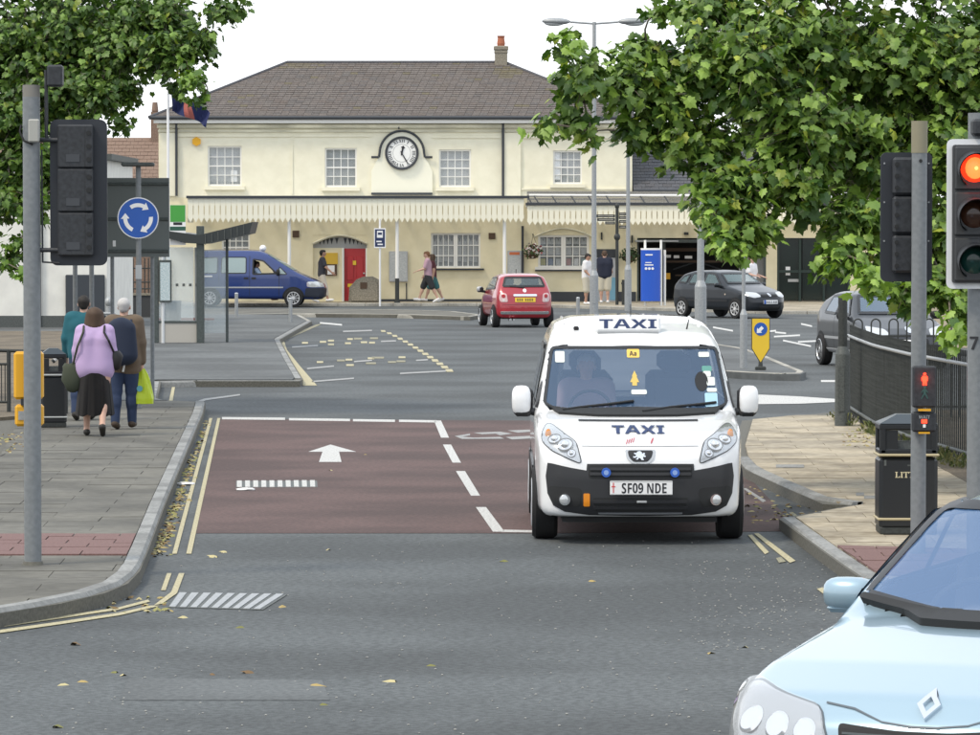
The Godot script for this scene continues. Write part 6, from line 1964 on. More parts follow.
	for s in [-1, 1]:
		# fog lamp in its recess
		var fc := bd.hit("front", s * 0.655, 0.40)
		var fn := bd.grad(fc)
		mi("fog_surround", bd.patch(flipx(rp([[0.53, 0.33], [0.50, 0.50], [0.80, 0.52], [0.76, 0.36]], 0.05)) if s < 0 else rp([[0.53, 0.33], [0.50, 0.50], [0.80, 0.52], [0.76, 0.36]], 0.05), "front", 0.011, 0.1, 0.0), M("recess_black", Color(0.012, 0.013, 0.014), 0.6), bm)
		var fog := mi("fog_lamp", MB.new().cyl(fc, fc + fn * 0.03, 0.052, 0.05, 22), mats.chrome, bm)
		mi("fog_glass", MB.new().ball(fc + fn * 0.028, Vector3(0.044, 0.044, 0.012), 18, 8), M("lamp_clear", Color(0.6, 0.62, 0.63), 0.08, 0.4), fog)
		# blue disc
		var bc := bd.hit("front", s * 0.30, 0.64)
		var blue := mi("blue_badge", MB.new().cyl(bc, bc + Vector3(0, 0, 0.045), 0.042, 0.040, 22), M("badge_blue", Color(0.03, 0.12, 0.52), 0.35), bm)
		mi("badge_ring", MB.new().cyl(bc + Vector3(0, 0, 0.045), bc + Vector3(0, 0, 0.048), 0.022, 0.022, 14), M("badge_pale", Color(0.25, 0.38, 0.7), 0.4), blue)
		# headlamp: housing, reflectors, indicator, clear cover
		var hl := rp([[0.815, 1.035], [0.77, 1.035], [0.56, 0.895], [0.515, 0.715], [0.63, 0.76], [0.77, 0.825], [0.85, 0.895], [0.855, 0.96]], 0.035)
		if s < 0: hl = flipx(hl)
		mi("headlamp_seam", ring_patch(bd, Geometry2D.offset_polygon(hl, 0.008)[0], "front", 0.012, 0.005), black, t)
		var hd := mi("headlamp", bd.patch(hl, "front", 0.006, 0.06), M("reflector", Color(0.50, 0.52, 0.54), 0.18, 0.75), t)
		for q in [[0.655, 0.87, 0.075, "reflector_bowl"], [0.745, 0.915, 0.062, "reflector_bowl"], [0.60, 0.80, 0.04, "reflector_bowl"]]:
			var c := bd.hit("front", s * q[0], q[1])
			var g := bd.grad(c)
			mi(q[3], MB.new().cyl(c + g * 0.004, c + g * 0.013, q[2], q[2] * 0.9, 22).ball(c + g * 0.012, Vector3(q[2], q[2], q[2]) * 0.55, 14, 8), mats.chrome, hd)
			mi("bowl_ring", MB.new().lathe([Vector2(q[2] * 0.98, 0.004), Vector2(q[2] * 0.98, 0.016), Vector2(q[2] * 0.86, 0.016)], Transform3D(Basis(Quaternion(Vector3.UP, g)), c), 22), M("lamp_shadow", Color(0.10, 0.105, 0.11), 0.4), hd)
		var oc := bd.hit("front", s * 0.80, 0.955)
		mi("indicator", MB.new().ball(oc + bd.grad(oc) * 0.004, Vector3(0.028, 0.05, 0.02), 12, 8), M("indicator_amber", Color(0.62, 0.22, 0.02), 0.25), hd)
		mi("headlamp_cover", bd.patch(hl, "front", 0.042, 0.08, 0.0), glass("lamp_cover", Color(0.9, 0.93, 0.95), 0.10), hd)
		# mirror
		mirror(t, Vector3(s * 1.03, 1.215, 1.02), s, Vector3(0.175, 0.265, 0.15), white, black)
		mi("quarter_light", bd.patch(rp([[1.14, 1.15], [0.86, 1.40], [0.84, 1.15]], 0.03), "right" if s > 0 else "left", 0.006, 0.15, 0.0), black, t)
		rod("roof_rail", bd.hit("top", s * 0.62, 0.1) + Vector3(0, 0.0, 0), bd.hit("top", s * 0.62, -1.8), 0.016, white, t)
	mi("reflector_strip", bd.patch(rect(-0.495, 0.345, -0.44, 0.455, 0.01), "front", 0.016, 0.1, 0.01), M("orange_tape", Color(0.72, 0.24, 0.01), 0.4), bm)
	# number plate
	var pz := bd.zmax + 0.035
	var plate := mi("number_plate", MB.new().rbox(Vector3(0.005, 0.508, pz), Vector3(0.545, 0.125, 0.014), 0.004), mats.sign_white, t)
	mi("plate_text", words("SF09 NDE", 0.082, 0.002, false, true), mats.black_print, plate, Transform3D(Basis.IDENTITY.scaled(Vector3(0.78, 1.06, 1)), Vector3(0.03, 0.504, pz + 0.008)))
	mi("cross_mark", MB.new().box(Vector3(-0.238, 0.51, pz + 0.008), Vector3(0.008, 0.09, 0.003)).box(Vector3(-0.238, 0.52, pz + 0.008), Vector3(0.034, 0.008, 0.0034)), M("cross_red", Color(0.6, 0.05, 0.05), 0.5), plate)
	for y in [-0.058, 0.058]: bx("plate_border", Vector3(0.005, 0.508 + y, pz + 0.0075), Vector3(0.54, 0.004, 0.002), mats.black_print, plate)
	mi("catch", MB.new().rbox(bd.hit("front", 0.01, 0.385) + Vector3(0, 0, 0.035), Vector3(0.09, 0.022, 0.02), 0.006), mats.alloy, bm)
	# bonnet emblem: black shield with a silver rampant beast
	var em := mi("emblem", bd.patch(rp([[-0.135, 0.835], [0.135, 0.835], [0.12, 0.76], [0.07, 0.715], [-0.07, 0.715], [-0.12, 0.76]], 0.02), "front", 0.008, 0.06), M("emblem_grey", Color(0.5, 0.51, 0.52), 0.25, 0.6), t)
	mi("emblem_field", bd.patch(rp([[-0.112, 0.825], [0.112, 0.825], [0.10, 0.77], [0.06, 0.73], [-0.06, 0.73], [-0.10, 0.77]], 0.02), "front", 0.012, 0.06, 0.0), mats.black_print, em)
	var lion := PackedVector2Array()
	for q in [[-8, -5], [-4, -5], [-3, -2], [0, -3], [2, -6], [6, -6], [4, -3], [5, 0], [8, -1], [9, 1], [6, 3], [8, 5], [6, 7], [3, 5], [2, 8], [-1, 10], [-5, 9], [-7, 6], [-10, 7], [-11, 5], [-7, 3], [-9, 0], [-12, 1], [-12, -2], [-8, -2], [-6, 0], [-5, -2]]:
		lion.append(Vector2(q[0] * 0.0052, 0.772 + q[1] * 0.0046))
	mi("emblem_figure", bd.patch(lion, "front", 0.018, 0.06, 0.006), mats.chrome, em)
	# bonnet lettering, seam, vents
	var tx := words("TAXI", 0.060, 0.002)
	mi("bonnet_lettering", _wide(bd, tx, Vector2(-0.01, 0.993), 2.55, 1.0, 0.010), M("taxi_navy", Color(0.02, 0.04, 0.12), 0.5), t)
	for q in [[-0.115, 0.90], [-0.095, 0.905], [-0.075, 0.91], [-0.055, 0.915], [0.10, 0.905], [0.11, 0.912]]:
		mi("bonnet_print", bd.patch(PackedVector2Array([Vector2(q[0] - 0.012, q[1] - 0.02), Vector2(q[0] - 0.004, q[1] - 0.022), Vector2(q[0] + 0.012, q[1] + 0.018), Vector2(q[0] + 0.004, q[1] + 0.02)]), "front", 0.007, 0.1, 0.0), M("print_red", Color(0.45, 0.10, 0.12), 0.5), t)
	mi("bonnet_seam", bd.patch(PackedVector2Array([Vector2(-0.51, 0.862), Vector2(0.51, 0.862), Vector2(0.51, 0.868), Vector2(-0.51, 0.868)]), "front", 0.003, 0.1, 0.0), M("seam_grey", Color(0.30, 0.31, 0.32), 0.6), t)
	mi("cowl_slot", bd.patch(rp([[-0.53, 1.072], [0.53, 1.072], [0.53, 1.06], [-0.53, 1.06]], 0.004), "front", 0.006, 0.1, 0.0), black, t)
	mi("scuttle", bd.patch(PackedVector2Array([Vector2(-0.80, 1.165), Vector2(-0.6, 1.135), Vector2(0.0, 1.15), Vector2(0.6, 1.135), Vector2(0.80, 1.165), Vector2(0.70, 1.108), Vector2(0.35, 1.095), Vector2(-0.35, 1.095), Vector2(-0.70, 1.108)]), "front", 0.022, 0.05, 0.03), mats.dark, t)
	for wp in [[-0.66, 1.12, -0.02, 1.20], [0.05, 1.115, 0.72, 1.185]]:
		var wm := MB.new()
		var last := Vector3.ZERO
		for k in 9:
			var p := bd.hit("front", lerpf(wp[0], wp[2], k / 8.0), lerpf(wp[1], wp[3], k / 8.0))
			p += bd.grad(p) * 0.025
			if k > 0: wm.cyl(last, p, 0.012, 0.012, 6)
			last = p
		mi("wiper", wm, mats.dark, t)
	# stickers and things seen in the windscreen
	for q in [[-0.01, 1.622, 0.115, 0.075, "pass_yellow", Color(0.75, 0.50, 0.10)], [-0.675, 1.59, 0.085, 0.10, "pass_pale", Color(0.62, 0.66, 0.62)], [0.635, 1.61, 0.10, 0.045, "pass_pale", Color(0)], [0.655, 1.44, 0.07, 0.05, "pass_pale", Color(0)], [0.68, 1.375, 0.085, 0.075, "pass_pale", Color(0)], [0.69, 1.30, 0.09, 0.035, "pass_pale", Color(0)], [0.68, 1.215, 0.115, 0.12, "pass_blue", Color(0.35, 0.55, 0.68)], [0.655, 1.485, 0.09, 0.05, "pass_green", Color(0.10, 0.28, 0.24)], [0.03, 1.285, 0.14, 0.04, "pass_pale", Color(0)]]:
		mi("sticker", bd.patch(rect(q[0] - q[2] / 2, q[1] - q[3] / 2, q[0] + q[2] / 2, q[1] + q[3] / 2, 0.012), "front", 0.013, 0.1, 0.0), M(q[4], q[5], 0.5), t)
	mi("sticker_print", bd.drape(words("Aa", 0.04, 0.001), "front", Vector2(-0.01, 1.618), 0.015), mats.black_print, t)
	mi("air_freshener", bd.patch(PackedVector2Array([Vector2(-0.005, 1.47), Vector2(0.02, 1.42), Vector2(0.012, 1.42), Vector2(0.035, 1.37), Vector2(0.015, 1.37), Vector2(0.015, 1.34), Vector2(-0.028, 1.34), Vector2(-0.028, 1.37), Vector2(-0.048, 1.37), Vector2(-0.022, 1.42), Vector2(-0.03, 1.42)]), "front", 0.013, 0.1, 0.0), M("freshener_gold", Color(0.58, 0.42, 0.10), 0.5), t)
	mi("black_disc", bd.patch(ngon(0.06, 18, Vector2(0.60, 1.375), 0.0, 0.085), "front", 0.013, 0.1, 0.0), mats.dark, t)
	# roof sign and aerials
	var ry := bd.hit("top", 0, 0.42).y
	var sg := mi("roof_sign", MB.new().rbox(Vector3(-0.045, ry + 0.05, 0.42), Vector3(0.60, 0.145, 0.10), 0.02, Basis(Vector3.RIGHT, -0.25)), M("sign_box", Color(0.78, 0.79, 0.79), 0.4), t)
	var st := words("TAXI", 0.085, 0.003)
	var sm := _stretch(st, 2.05, 1.0)
	mi("sign_lettering", sm, mats.taxi_navy, sg, Transform3D(Basis(Vector3.RIGHT, -0.25), Vector3(-0.045, ry + 0.05, 0.42) + Basis(Vector3.RIGHT, -0.25) * Vector3(0, 0.0, 0.051)))
	bx("sign_foot", Vector3(-0.045, ry - 0.03, 0.42), Vector3(0.56, 0.03, 0.12), mats.silver, sg)
	rod("aerial", Vector3(-0.02, ry, 0.42), Vector3(-0.02, ry + 0.24, 0.36), 0.006, mats.dark, t, 0.003, 6)
	mi("aerial_foot", MB.new().ball(Vector3(-0.02, ry, 0.42), Vector3(0.04, 0.02, 0.04), 10, 6), mats.dark, t)
	var ap := bd.hit("top", 0.5, 0.3)
	rod("aerial", ap, ap + Vector3(0.02, 0.09, 0), 0.008, mats.dark, t, 0.004, 6)
	var cp := bd.hit("top", -0.52, 0.32)
	mi("camera_pod", MB.new().rbox(cp + Vector3(0, 0.015, 0), Vector3(0.05, 0.035, 0.05), 0.01), mats.dark, t)
	# wheels, sills, underside
	for z in [1.52, -1.48]:
		arch(bd, t, z, 0.33, 0.40, mats.dark)
		for s in [-1, 1]: wheel(t, Vector3(s * 0.825, 0.325, z), 0.325, 0.225, s, 10, mats.alloy)
	bx("underside", Vector3(0, 0.24, 0.2), Vector3(1.36, 0.1, 4.0), mats.dark, t)
	for s in ["left", "right"]:
		mi("door_seam", bd.patch(rect(0.93, 0.35, 0.937, 1.12), s, 0.003, 0.1, 0.0), mats.seam_grey, t)
		mi("door_seam", bd.patch(rect(-0.42, 0.35, -0.413, 1.7), s, 0.003, 0.1, 0.0), mats.seam_grey, t)
		mi("rub_strip", bd.patch(rect(-2.1, 0.55, 0.9, 0.62), s, 0.012, 0.15), black, t)

func _stretch(tm: TextMesh, sx: float, sy: float) -> ArrayMesh:
	var a := tm.surface_get_arrays(0)
	var m := ArrayMesh.new()
	for s in tm.get_surface_count():
		a = tm.surface_get_arrays(s)
		var v: PackedVector3Array = a[Mesh.ARRAY_VERTEX]
		for i in v.size(): v[i] = Vector3(v[i].x * sx, v[i].y * sy, v[i].z)
		a[Mesh.ARRAY_VERTEX] = v
		m.add_surface_from_arrays(Mesh.PRIMITIVE_TRIANGLES, a)
	return m
func _wide(bd: Body, tm: TextMesh, at: Vector2, sx: float, sy: float, off: float) -> MB:
	return bd.drape(_stretch(tm, sx, sy), "front", at, off)

func blue_car() -> void:
	var bd := Body.new()
	bd.bow_f = 0.22
	bd.k = 0.13
	bd.crown = 0.06
	bd.setup([[-2.2, 0.3], [2.05, 0.2], [2.22, 0.28], [2.27, 0.48], [2.25, 0.66], [2.20, 0.80], [2.08, 0.90], [1.75, 0.985], [1.15, 1.06], [0.95, 1.085], [0.05, 1.50], [-0.3, 1.545], [-0.9, 1.53], [-1.5, 1.36], [-2.15, 1.05], [-2.25, 0.7]],
		[[0, 2.32], [0.5, 2.26], [0.76, 2.08], [0.87, 1.7], [0.90, 1.0], [0.90, -1.6], [0.75, -2.2], [0, -2.3]],
		[[0, 0.16], [0.74, 0.16], [0.87, 0.35], [0.905, 0.6], [0.89, 0.9], [0.80, 1.08], [0.62, 1.44], [0.45, 1.53], [0, 1.56]])
	var t := thing("light_blue_car", "pale metallic blue car nosing in at the lower right corner", "car", Vector3(2.59, 0, -18.29), -0.40)
	var pm := paint("pale_blue", Color(0.32, 0.445, 0.53), 0.4, 0.35)
	var ws := rp([[-0.56, 1.465], [0.56, 1.465], [0.715, 1.115], [0.35, 1.066], [-0.35, 1.066], [-0.715, 1.115]], 0.05)
	var sw := rp([[0.55, 1.08], [0.05, 1.42], [-0.95, 1.42], [-1.4, 1.12]], 0.05)
	var holes := [["front", ws], ["left", Geometry2D.offset_polygon(sw, -0.03)[0]], ["right", Geometry2D.offset_polygon(sw, -0.03)[0]]]
	mi("body", bd.skin(44, 34, 66, holes), pm, t)
	mi("cabin_lining", bd.skin(18, 16, 34, grown(holes), 0.04), mats.interior, t)
	var gl := glass("blue_glass", Color(0.11, 0.23, 0.46), 0.5)
	glass_panel(bd, t, "windscreen", ws, "front", gl, false, 0.032)
	for ax in ["left", "right"]:
		glass_panel(bd, t, "side_window", sw, ax, gl)
		for z in [0.72, -0.38, -1.3]: mi("door_seam", bd.patch(rect(z - 0.004, 0.32, z + 0.004, 1.05), ax, 0.003, 0.12, 0.0), M("seam_blue", Color(0.09, 0.11, 0.13), 0.5), t)
		for z in [-0.22, -1.12]: mi("door_handle", bd.patch(rect(z - 0.09, 0.90, z + 0.09, 0.945, 0.015), ax, 0.022, 0.1), pm, t)
		mi("rub_strip", bd.patch(rect(-1.25, 0.56, 0.95, 0.62), ax, 0.012, 0.15), mats.bumper_black, t)
		mi("window_pillar", bd.patch(rp([[-0.36, 1.08], [-0.34, 1.44], [-0.42, 1.44], [-0.44, 1.08]], 0.01), ax, 0.013, 0.1, 0.0), mats.dark, t)
	seats(t, [[-0.25, 0.55]], 0.38)
	mi("dashboard", MB.new().rbox(Vector3(0, 0.92, 0.62), Vector3(1.4, 0.2, 0.5), 0.06), M("dash_blue", Color(0.09, 0.11, 0.15), 0.7), t)
	mi("paper", MB.new().box(Vector3(-0.36, 1.03, 0.72), Vector3(0.26, 0.012, 0.10), Basis(Vector3.RIGHT, 0.5)), M("paper_white", Color(0.7, 0.7, 0.7), 0.6), t)
	mi("paper_stripe", MB.new().box(Vector3(-0.38, 1.022, 0.757), Vector3(0.28, 0.012, 0.03), Basis(Vector3.RIGHT, 0.5)), M("paper_pink", Color(0.6, 0.12, 0.2), 0.6), t)
	steering(t, Vector3(-0.36, 1.0, 0.35), -0.5)
	for s in [-1, 1]:
		var hl := rp([[0.80, 0.885], [0.74, 0.905], [0.41, 0.845], [0.33, 0.66], [0.55, 0.64], [0.80, 0.69], [0.845, 0.78]], 0.04)
		if s < 0: hl = flipx(hl)
		mi("headlamp_seam", ring_patch(bd, Geometry2D.offset_polygon(hl, 0.006)[0], "front", 0.012, 0.004), M("seam_blue", Color(0.09, 0.11, 0.13), 0.5), t)
		var hd := mi("headlamp", bd.patch(hl, "front", 0.005, 0.05), M("reflector_pale", Color(0.42, 0.44, 0.46), 0.22, 0.6), t)
		for q in [[0.70, 0.785, 0.058], [0.58, 0.775, 0.055], [0.46, 0.765, 0.05]]:
			var c := bd.hit("front", s * q[0], q[1])
			var g := bd.grad(c)
			mi("reflector_bowl", MB.new().lathe([Vector2(q[2], 0.002), Vector2(q[2] * 0.8, 0.010), Vector2(0.0, 0.012)], Transform3D(Basis(Quaternion(Vector3.UP, g)), c), 24), mats.chrome, hd)
		mi("headlamp_cover", bd.patch(hl, "front", 0.026, 0.08, 0.0), mats.lamp_cover, hd)
		mirror(t, Vector3(s * 0.87, 1.105, 0.37), s, Vector3(0.21, 0.135, 0.15), pm, pm)
		mi("bonnet_seam", bd.patch(PackedVector2Array([Vector2(s * 0.40, 0.865), Vector2(s * 0.28, 0.852), Vector2(s * 0.16, 0.815), Vector2(s * 0.05, 0.805), Vector2(s * 0.05, 0.80), Vector2(s * 0.16, 0.810), Vector2(s * 0.28, 0.846), Vector2(s * 0.40, 0.859)]), "front", 0.003, 0.08, 0.0), mats.seam_blue, t)
	mi("bonnet_seam", bd.patch(rect(-0.06, 0.799, 0.06, 0.805), "front", 0.003, 0.08, 0.0), mats.seam_blue, t)
	var gr := mi("grille", bd.patch(rp([[-0.325, 0.80], [-0.1, 0.785], [0.1, 0.785], [0.325, 0.80], [0.30, 0.645], [-0.30, 0.645]], 0.02), "front", 0.006, 0.06), mats.dark, t)
	for y in [0.765, 0.735, 0.705, 0.675]: mi("grille_bar", bd.patch(rect(-0.30, y - 0.004, 0.30, y + 0.004), "front", 0.016, 0.1, 0.01), M("grille_green", Color(0.06, 0.075, 0.08), 0.4), gr)
	# diamond emblem: an open lozenge
	var em := MB.new()
	var lo := [Vector2(0, 0.075), Vector2(0.052, 0), Vector2(0, -0.075), Vector2(-0.052, 0)]
	for k in 4:
		var a: Vector2 = lo[k]
		var b: Vector2 = lo[(k + 1) % 4]
		var q := PackedVector2Array([a, b, b * 0.5, a * 0.5])
		for i in 4: q[i] = q[i] * Vector2(0.85, 0.62) + Vector2(0.0, 0.868)
		var pt := bd.patch(q, "front", 0.016, 0.05, 0.01)
		var base := em.v.size()
		em.v.append_array(pt.v); em.n.append_array(pt.n); em.c.append_array(pt.c)
		for i in pt.ix: em.ix.append(base + i)
	mi("emblem", em, mats.chrome, t)
	mi("wiper", MB.new().tube([bd.hit("front", -0.15, 1.10) + Vector3(0, 0.02, 0.02), bd.hit("front", 0.3, 1.085) + Vector3(0, 0.02, 0.02), bd.hit("front", 0.6, 1.12) + Vector3(0, 0.02, 0.02)], 0.011, 6), mats.dark, t)
	mi("scuttle", bd.patch(rp([[-0.69, 1.122], [-0.35, 1.083], [0.35, 1.083], [0.69, 1.122], [0.70, 1.104], [0.35, 1.058], [-0.35, 1.058], [-0.70, 1.104]], 0.01), "front", 0.03, 0.05, 0.04), mats.dark, t)
	for z in [1.38, -1.35]:
		arch(bd, t, z, 0.31, 0.37, mats.dark)
		for s in [-1, 1]: wheel(t, Vector3(s * 0.79, 0.31, z), 0.31, 0.2, s, 8, mats.alloy)
	mi("bumper_strip", bd.patch(rect(-0.7, 0.5, 0.7, 0.55), "front", 0.012, 0.1), mats.bumper_black, t)
	t.scale = Vector3.ONE * 1.08

func blue_van() -> void:
	var bd := Body.new()
	bd.crown = 0.04
	bd.setup([[-2.2, 0.3], [2.05, 0.26], [2.2, 0.38], [2.24, 0.62], [2.16, 0.80], [1.98, 0.90], [1.5, 1.12], [1.36, 1.18], [0.22, 1.86], [-0.05, 1.95], [-0.5, 1.99], [-1.5, 1.99], [-2.05, 1.95], [-2.2, 1.6], [-2.25, 0.7]],
		[[0, 2.28], [0.5, 2.22], [0.78, 2.0], [0.89, 1.5], [0.91, 1.0], [0.91, -1.9], [0.8, -2.25], [0, -2.3]],
		[[0, 0.2], [0.76, 0.2], [0.87, 0.35], [0.905, 0.6], [0.90, 1.05], [0.76, 1.75], [0.66, 1.94], [0, 2.02]])
	var d := 143.8
	var t := thing("blue_taxi_van", "dark blue people carrier parked side-on before the station", "van", Vector3(X(327, d) - 2.24, 0, -d), PI / 2)
	var pm := paint("van_blue", Color(0.010, 0.034, 0.165), 0.15, 0.3)
	var dw := rp([[0.62, 1.13], [0.12, 1.60], [-0.26, 1.66], [-0.27, 1.10]], 0.05)
	var holes := [["left", Geometry2D.offset_polygon(dw, -0.03)[0]], ["right", Geometry2D.offset_polygon(dw, -0.03)[0]]]
	mi("body", bd.skin(18, 28, 60, holes), pm, t)
	mi("cabin_lining", bd.skin(12, 16, 34, grown(holes), 0.05), mats.interior, t)
	var lightw := M("van_glass", Color(0.30, 0.38, 0.38), 0.08)
	glass_panel(bd, t, "window", dw, "left", null, true)
	for ax in ["left", "right"]:
		for q in [[[-0.48, 1.16], [-0.48, 1.70], [-1.30, 1.70], [-1.33, 1.16]], [[-1.46, 1.16], [-1.45, 1.70], [-1.96, 1.68], [-2.02, 1.16]], [[0.92, 1.12], [0.66, 1.38], [0.60, 1.12]]]:
			mi("window", bd.patch(rp(q, 0.06), ax, 0.006, 0.15, 0.0), lightw, t)
			mi("window_seal", ring_patch(bd, Geometry2D.offset_polygon(rp(q, 0.06), 0.015)[0], ax, 0.03, 0.008), mats.seal_black, t)
		mi("side_strip", bd.patch(rect(-2.0, 0.655, 0.78, 0.70), ax, 0.014, 0.15), M("strip_grey", Color(0.36, 0.37, 0.38), 0.5), t)
		for z in [-0.36, 0.64, -1.4]: mi("door_seam", bd.patch(rect(z - 0.008, 0.4, z + 0.008, 1.12 if z > 0 else 1.75), ax, 0.003, 0.15, 0.0), mats.seal_black, t)
		for z in [-0.22, -0.48]: mi("door_handle", bd.patch(rect(z - 0.08, 0.96, z + 0.08, 1.02, 0.02), ax, 0.02, 0.1), mats.dark, t)
		mi("door_handle", bd.patch(rect(-1.98, 1.03, -1.62, 1.08, 0.02), ax, 0.02, 0.1), mats.sign_white, t)
	mi("windscreen", bd.patch(rp([[-0.70, 1.80], [0.70, 1.80], [0.80, 1.26], [-0.80, 1.26]], 0.05), "front", 0.006, 0.15, 0.0), M("van_screen", Color(0.12, 0.19, 0.22), 0.06), t)
	for s in [-1, 1]:
		var hl := rp([[0.86, 0.88], [0.50, 0.86], [0.48, 0.70], [0.86, 0.68]], 0.04)
		mi("headlamp", bd.patch(flipx(hl) if s < 0 else hl, "front", 0.008, 0.08), mats.lamp_clear, t)
		mi("headlamp", bd.patch(rp([[2.12, 0.70], [1.72, 0.72], [1.74, 0.86], [1.98, 0.88]], 0.03), "right" if s > 0 else "left", 0.008, 0.08), mats.lamp_clear, t)
		mirror(t, Vector3(s * 1.0, 1.20, 0.62), s, Vector3(0.16, 0.2, 0.12), mats.dark, mats.dark)
	mi("bumper", bd.patch(rect(-0.8, 0.28, 0.8, 0.62, 0.05), "front", 0.01, 0.12), M("van_bumper", Color(0.012, 0.016, 0.03), 0.5), t)
	for ax in ["left", "right"]: mi("bumper", bd.patch(rp([[2.2, 0.34], [2.22, 0.66], [1.55, 0.66], [1.5, 0.34]], 0.05), ax, 0.01, 0.12), mats.van_bumper, t)
	var sg := MB.new().ball(Vector3(0, 2.0, 0.05), Vector3(0.2, 0.12, 0.12), 14, 8)
	mi("roof_sign", sg, mats.sign_white, t)
	for q in [[1.13, 0.315], [-1.72, 0.315]]:
		arch(bd, t, q[0], 0.32, 0.38, mats.dark)
		for s in [-1, 1]: wheel(t, Vector3(s * 0.82, q[1], q[0]), q[1], 0.2, s, 10, M("wheel_cover", Color(0.6, 0.61, 0.62), 0.4))
	steering(t, Vector3(-0.36, 1.12, 0.5), -0.6)
	seats(t, [[-0.25, 0.72]], 0.38)

func red_car() -> void:
	var bd := Body.new()
	bd.bow_r = 0.14
	bd.k = 0.14
	bd.setup([[-1.68, 0.25], [1.6, 0.25], [1.75, 0.4], [1.77, 0.6], [1.65, 0.78], [1.1, 0.93], [0.75, 1.02], [0.15, 1.40], [-0.2, 1.49], [-0.9, 1.50], [-1.28, 1.42], [-1.58, 1.05], [-1.70, 0.90], [-1.77, 0.6], [-1.77, 0.4]],
		[[0, 1.82], [0.5, 1.74], [0.75, 1.4], [0.82, 0.8], [0.835, -1.0], [0.77, -1.5], [0.55, -1.77], [0, -1.82]],
		[[0, 0.2], [0.66, 0.2], [0.80, 0.34], [0.84, 0.6], [0.83, 0.85], [0.75, 1.05], [0.61, 1.40], [0.45, 1.51], [0, 1.53]])
	var dir := Vector3(-0.149, 0, -0.989)
	var rear := Vector3(X(525.5, 114.4), 0, -114.4)
	var t := thing("red_hatchback", "small red hatchback seen from behind in front of the station", "car", rear + dir * 1.77, PI + 0.15)
	var pm := paint("car_red", Color(0.34, 0.008, 0.020), 0.1, 0.3)
	var rw := rp([[-0.50, 1.385], [0.50, 1.385], [0.60, 1.10], [-0.60, 1.10]], 0.06)
	var sw := rp([[0.60, 1.0], [0.10, 1.36], [-0.80, 1.38], [-1.15, 1.05]], 0.05)
	mi("body", bd.skin(30, 28, 36, [["rear", Geometry2D.offset_polygon(rw, -0.02)[0]], ["left", Geometry2D.offset_polygon(sw, -0.03)[0]], ["right", Geometry2D.offset_polygon(sw, -0.03)[0]], ["front", rect(-0.5, 1.08, 0.5, 1.34)]]), pm, t)
	var gl := glass("red_car_glass", Color(0.20, 0.26, 0.28), 0.35)
	glass_panel(bd, t, "rear_window", rw, "rear", gl)
	for ax in ["left", "right"]: glass_panel(bd, t, "side_window", sw, ax, gl)
	mi("windscreen", bd.patch(rect(-0.58, 1.04, 0.58, 1.38, 0.05), "front", 0.008, 0.12, 0.0), gl, t)
	seats(t, [[0.05, 0.52], [-0.85, 0.5]], 0.34)
	mi("parcel_shelf", MB.new().box(Vector3(0, 0.99, -1.1), Vector3(1.2, 0.03, 0.5)), mats.interior, t)
	for s in [-1, 1]:
		var tl := rp([[0.66, 0.95], [0.50, 0.93], [0.47, 0.70], [0.66, 0.70], [0.70, 0.82]], 0.05)
		if s < 0: tl = flipx(tl)
		var tm := mi("tail_lamp", bd.patch(tl, "rear", 0.012, 0.06), M("tail_pale", Color(0.60, 0.42, 0.42), 0.15), t)
		mi("tail_lens", bd.patch(ngon(0.05, 14, Vector2(s * 0.58, 0.86)), "rear", 0.018, 0.08, 0.006), M("tail_red", Color(0.35, 0.01, 0.015), 0.15), tm)
		mi("tail_lens", bd.patch(ngon(0.035, 12, Vector2(s * 0.58, 0.75)), "rear", 0.018, 0.08, 0.006), M("tail_clear", Color(0.6, 0.58, 0.57), 0.15), tm)
		mirror(t, Vector3(s * 0.92, 1.02, 0.52), s, Vector3(0.17, 0.15, 0.12), mats.silver, mats.dark)
	mi("chrome_strip", bd.patch(rect(-0.66, 0.375, 0.66, 0.45, 0.03), "rear", 0.02, 0.07), mats.chrome, t)
	mi("tailgate_handle", bd.patch(rect(-0.32, 0.855, 0.32, 0.905, 0.02), "rear", 0.03, 0.07), mats.chrome, t)
	mi("emblem", bd.patch(ngon(0.05, 16, Vector2(0, 1.01)), "rear", 0.012, 0.07), mats.sign_white, t)
	var pl := mi("number_plate", bd.patch(rect(-0.28, 0.70, 0.28, 0.82, 0.01), "rear", 0.022, 0.1), mats.sign_yellow, t)
	for x in [-0.19, -0.13, -0.07, -0.01, 0.09, 0.15, 0.21]: mi("plate_mark", bd.patch(rect(x - 0.02, 0.725, x + 0.02, 0.795), "rear", 0.026, 0.1, 0.0), M("plate_worn", Color(0.20, 0.14, 0.03), 0.6), pl)
	mi("wiper", MB.new().tube([bd.hit("rear", 0.0, 1.09) + Vector3(0, 0, -0.02), bd.hit("rear", 0.38, 1.12) + Vector3(0, 0, -0.02)], 0.014, 6), mats.dark, t)
	mi("tailgate_seam", bd.patch(rect(-0.62, 0.622, 0.62, 0.634), "rear", 0.003, 0.08, 0.0), M("seam_red", Color(0.12, 0.004, 0.01), 0.5), t)
	mi("exhaust", MB.new().cyl(Vector3(0.42, 0.22, -1.6), Vector3(0.42, 0.22, -1.78), 0.035, 0.035, 12).cyl(Vector3(0.32, 0.22, -1.6), Vector3(0.32, 0.22, -1.78), 0.03, 0.03, 12), mats.chrome, t)
	rod("aerial", bd.hit("top", 0, -0.1), bd.hit("top", 0, -0.1) + Vector3(0, 0.13, -0.03), 0.01, mats.dark, t, -1.0, 6)
	for z in [1.15, -1.15]:
		arch(bd, t, z, 0.29, 0.345, mats.dark)
		for s in [-1, 1]: wheel(t, Vector3(s * 0.735, 0.29, z), 0.29, 0.2, s, 8, mats.alloy)
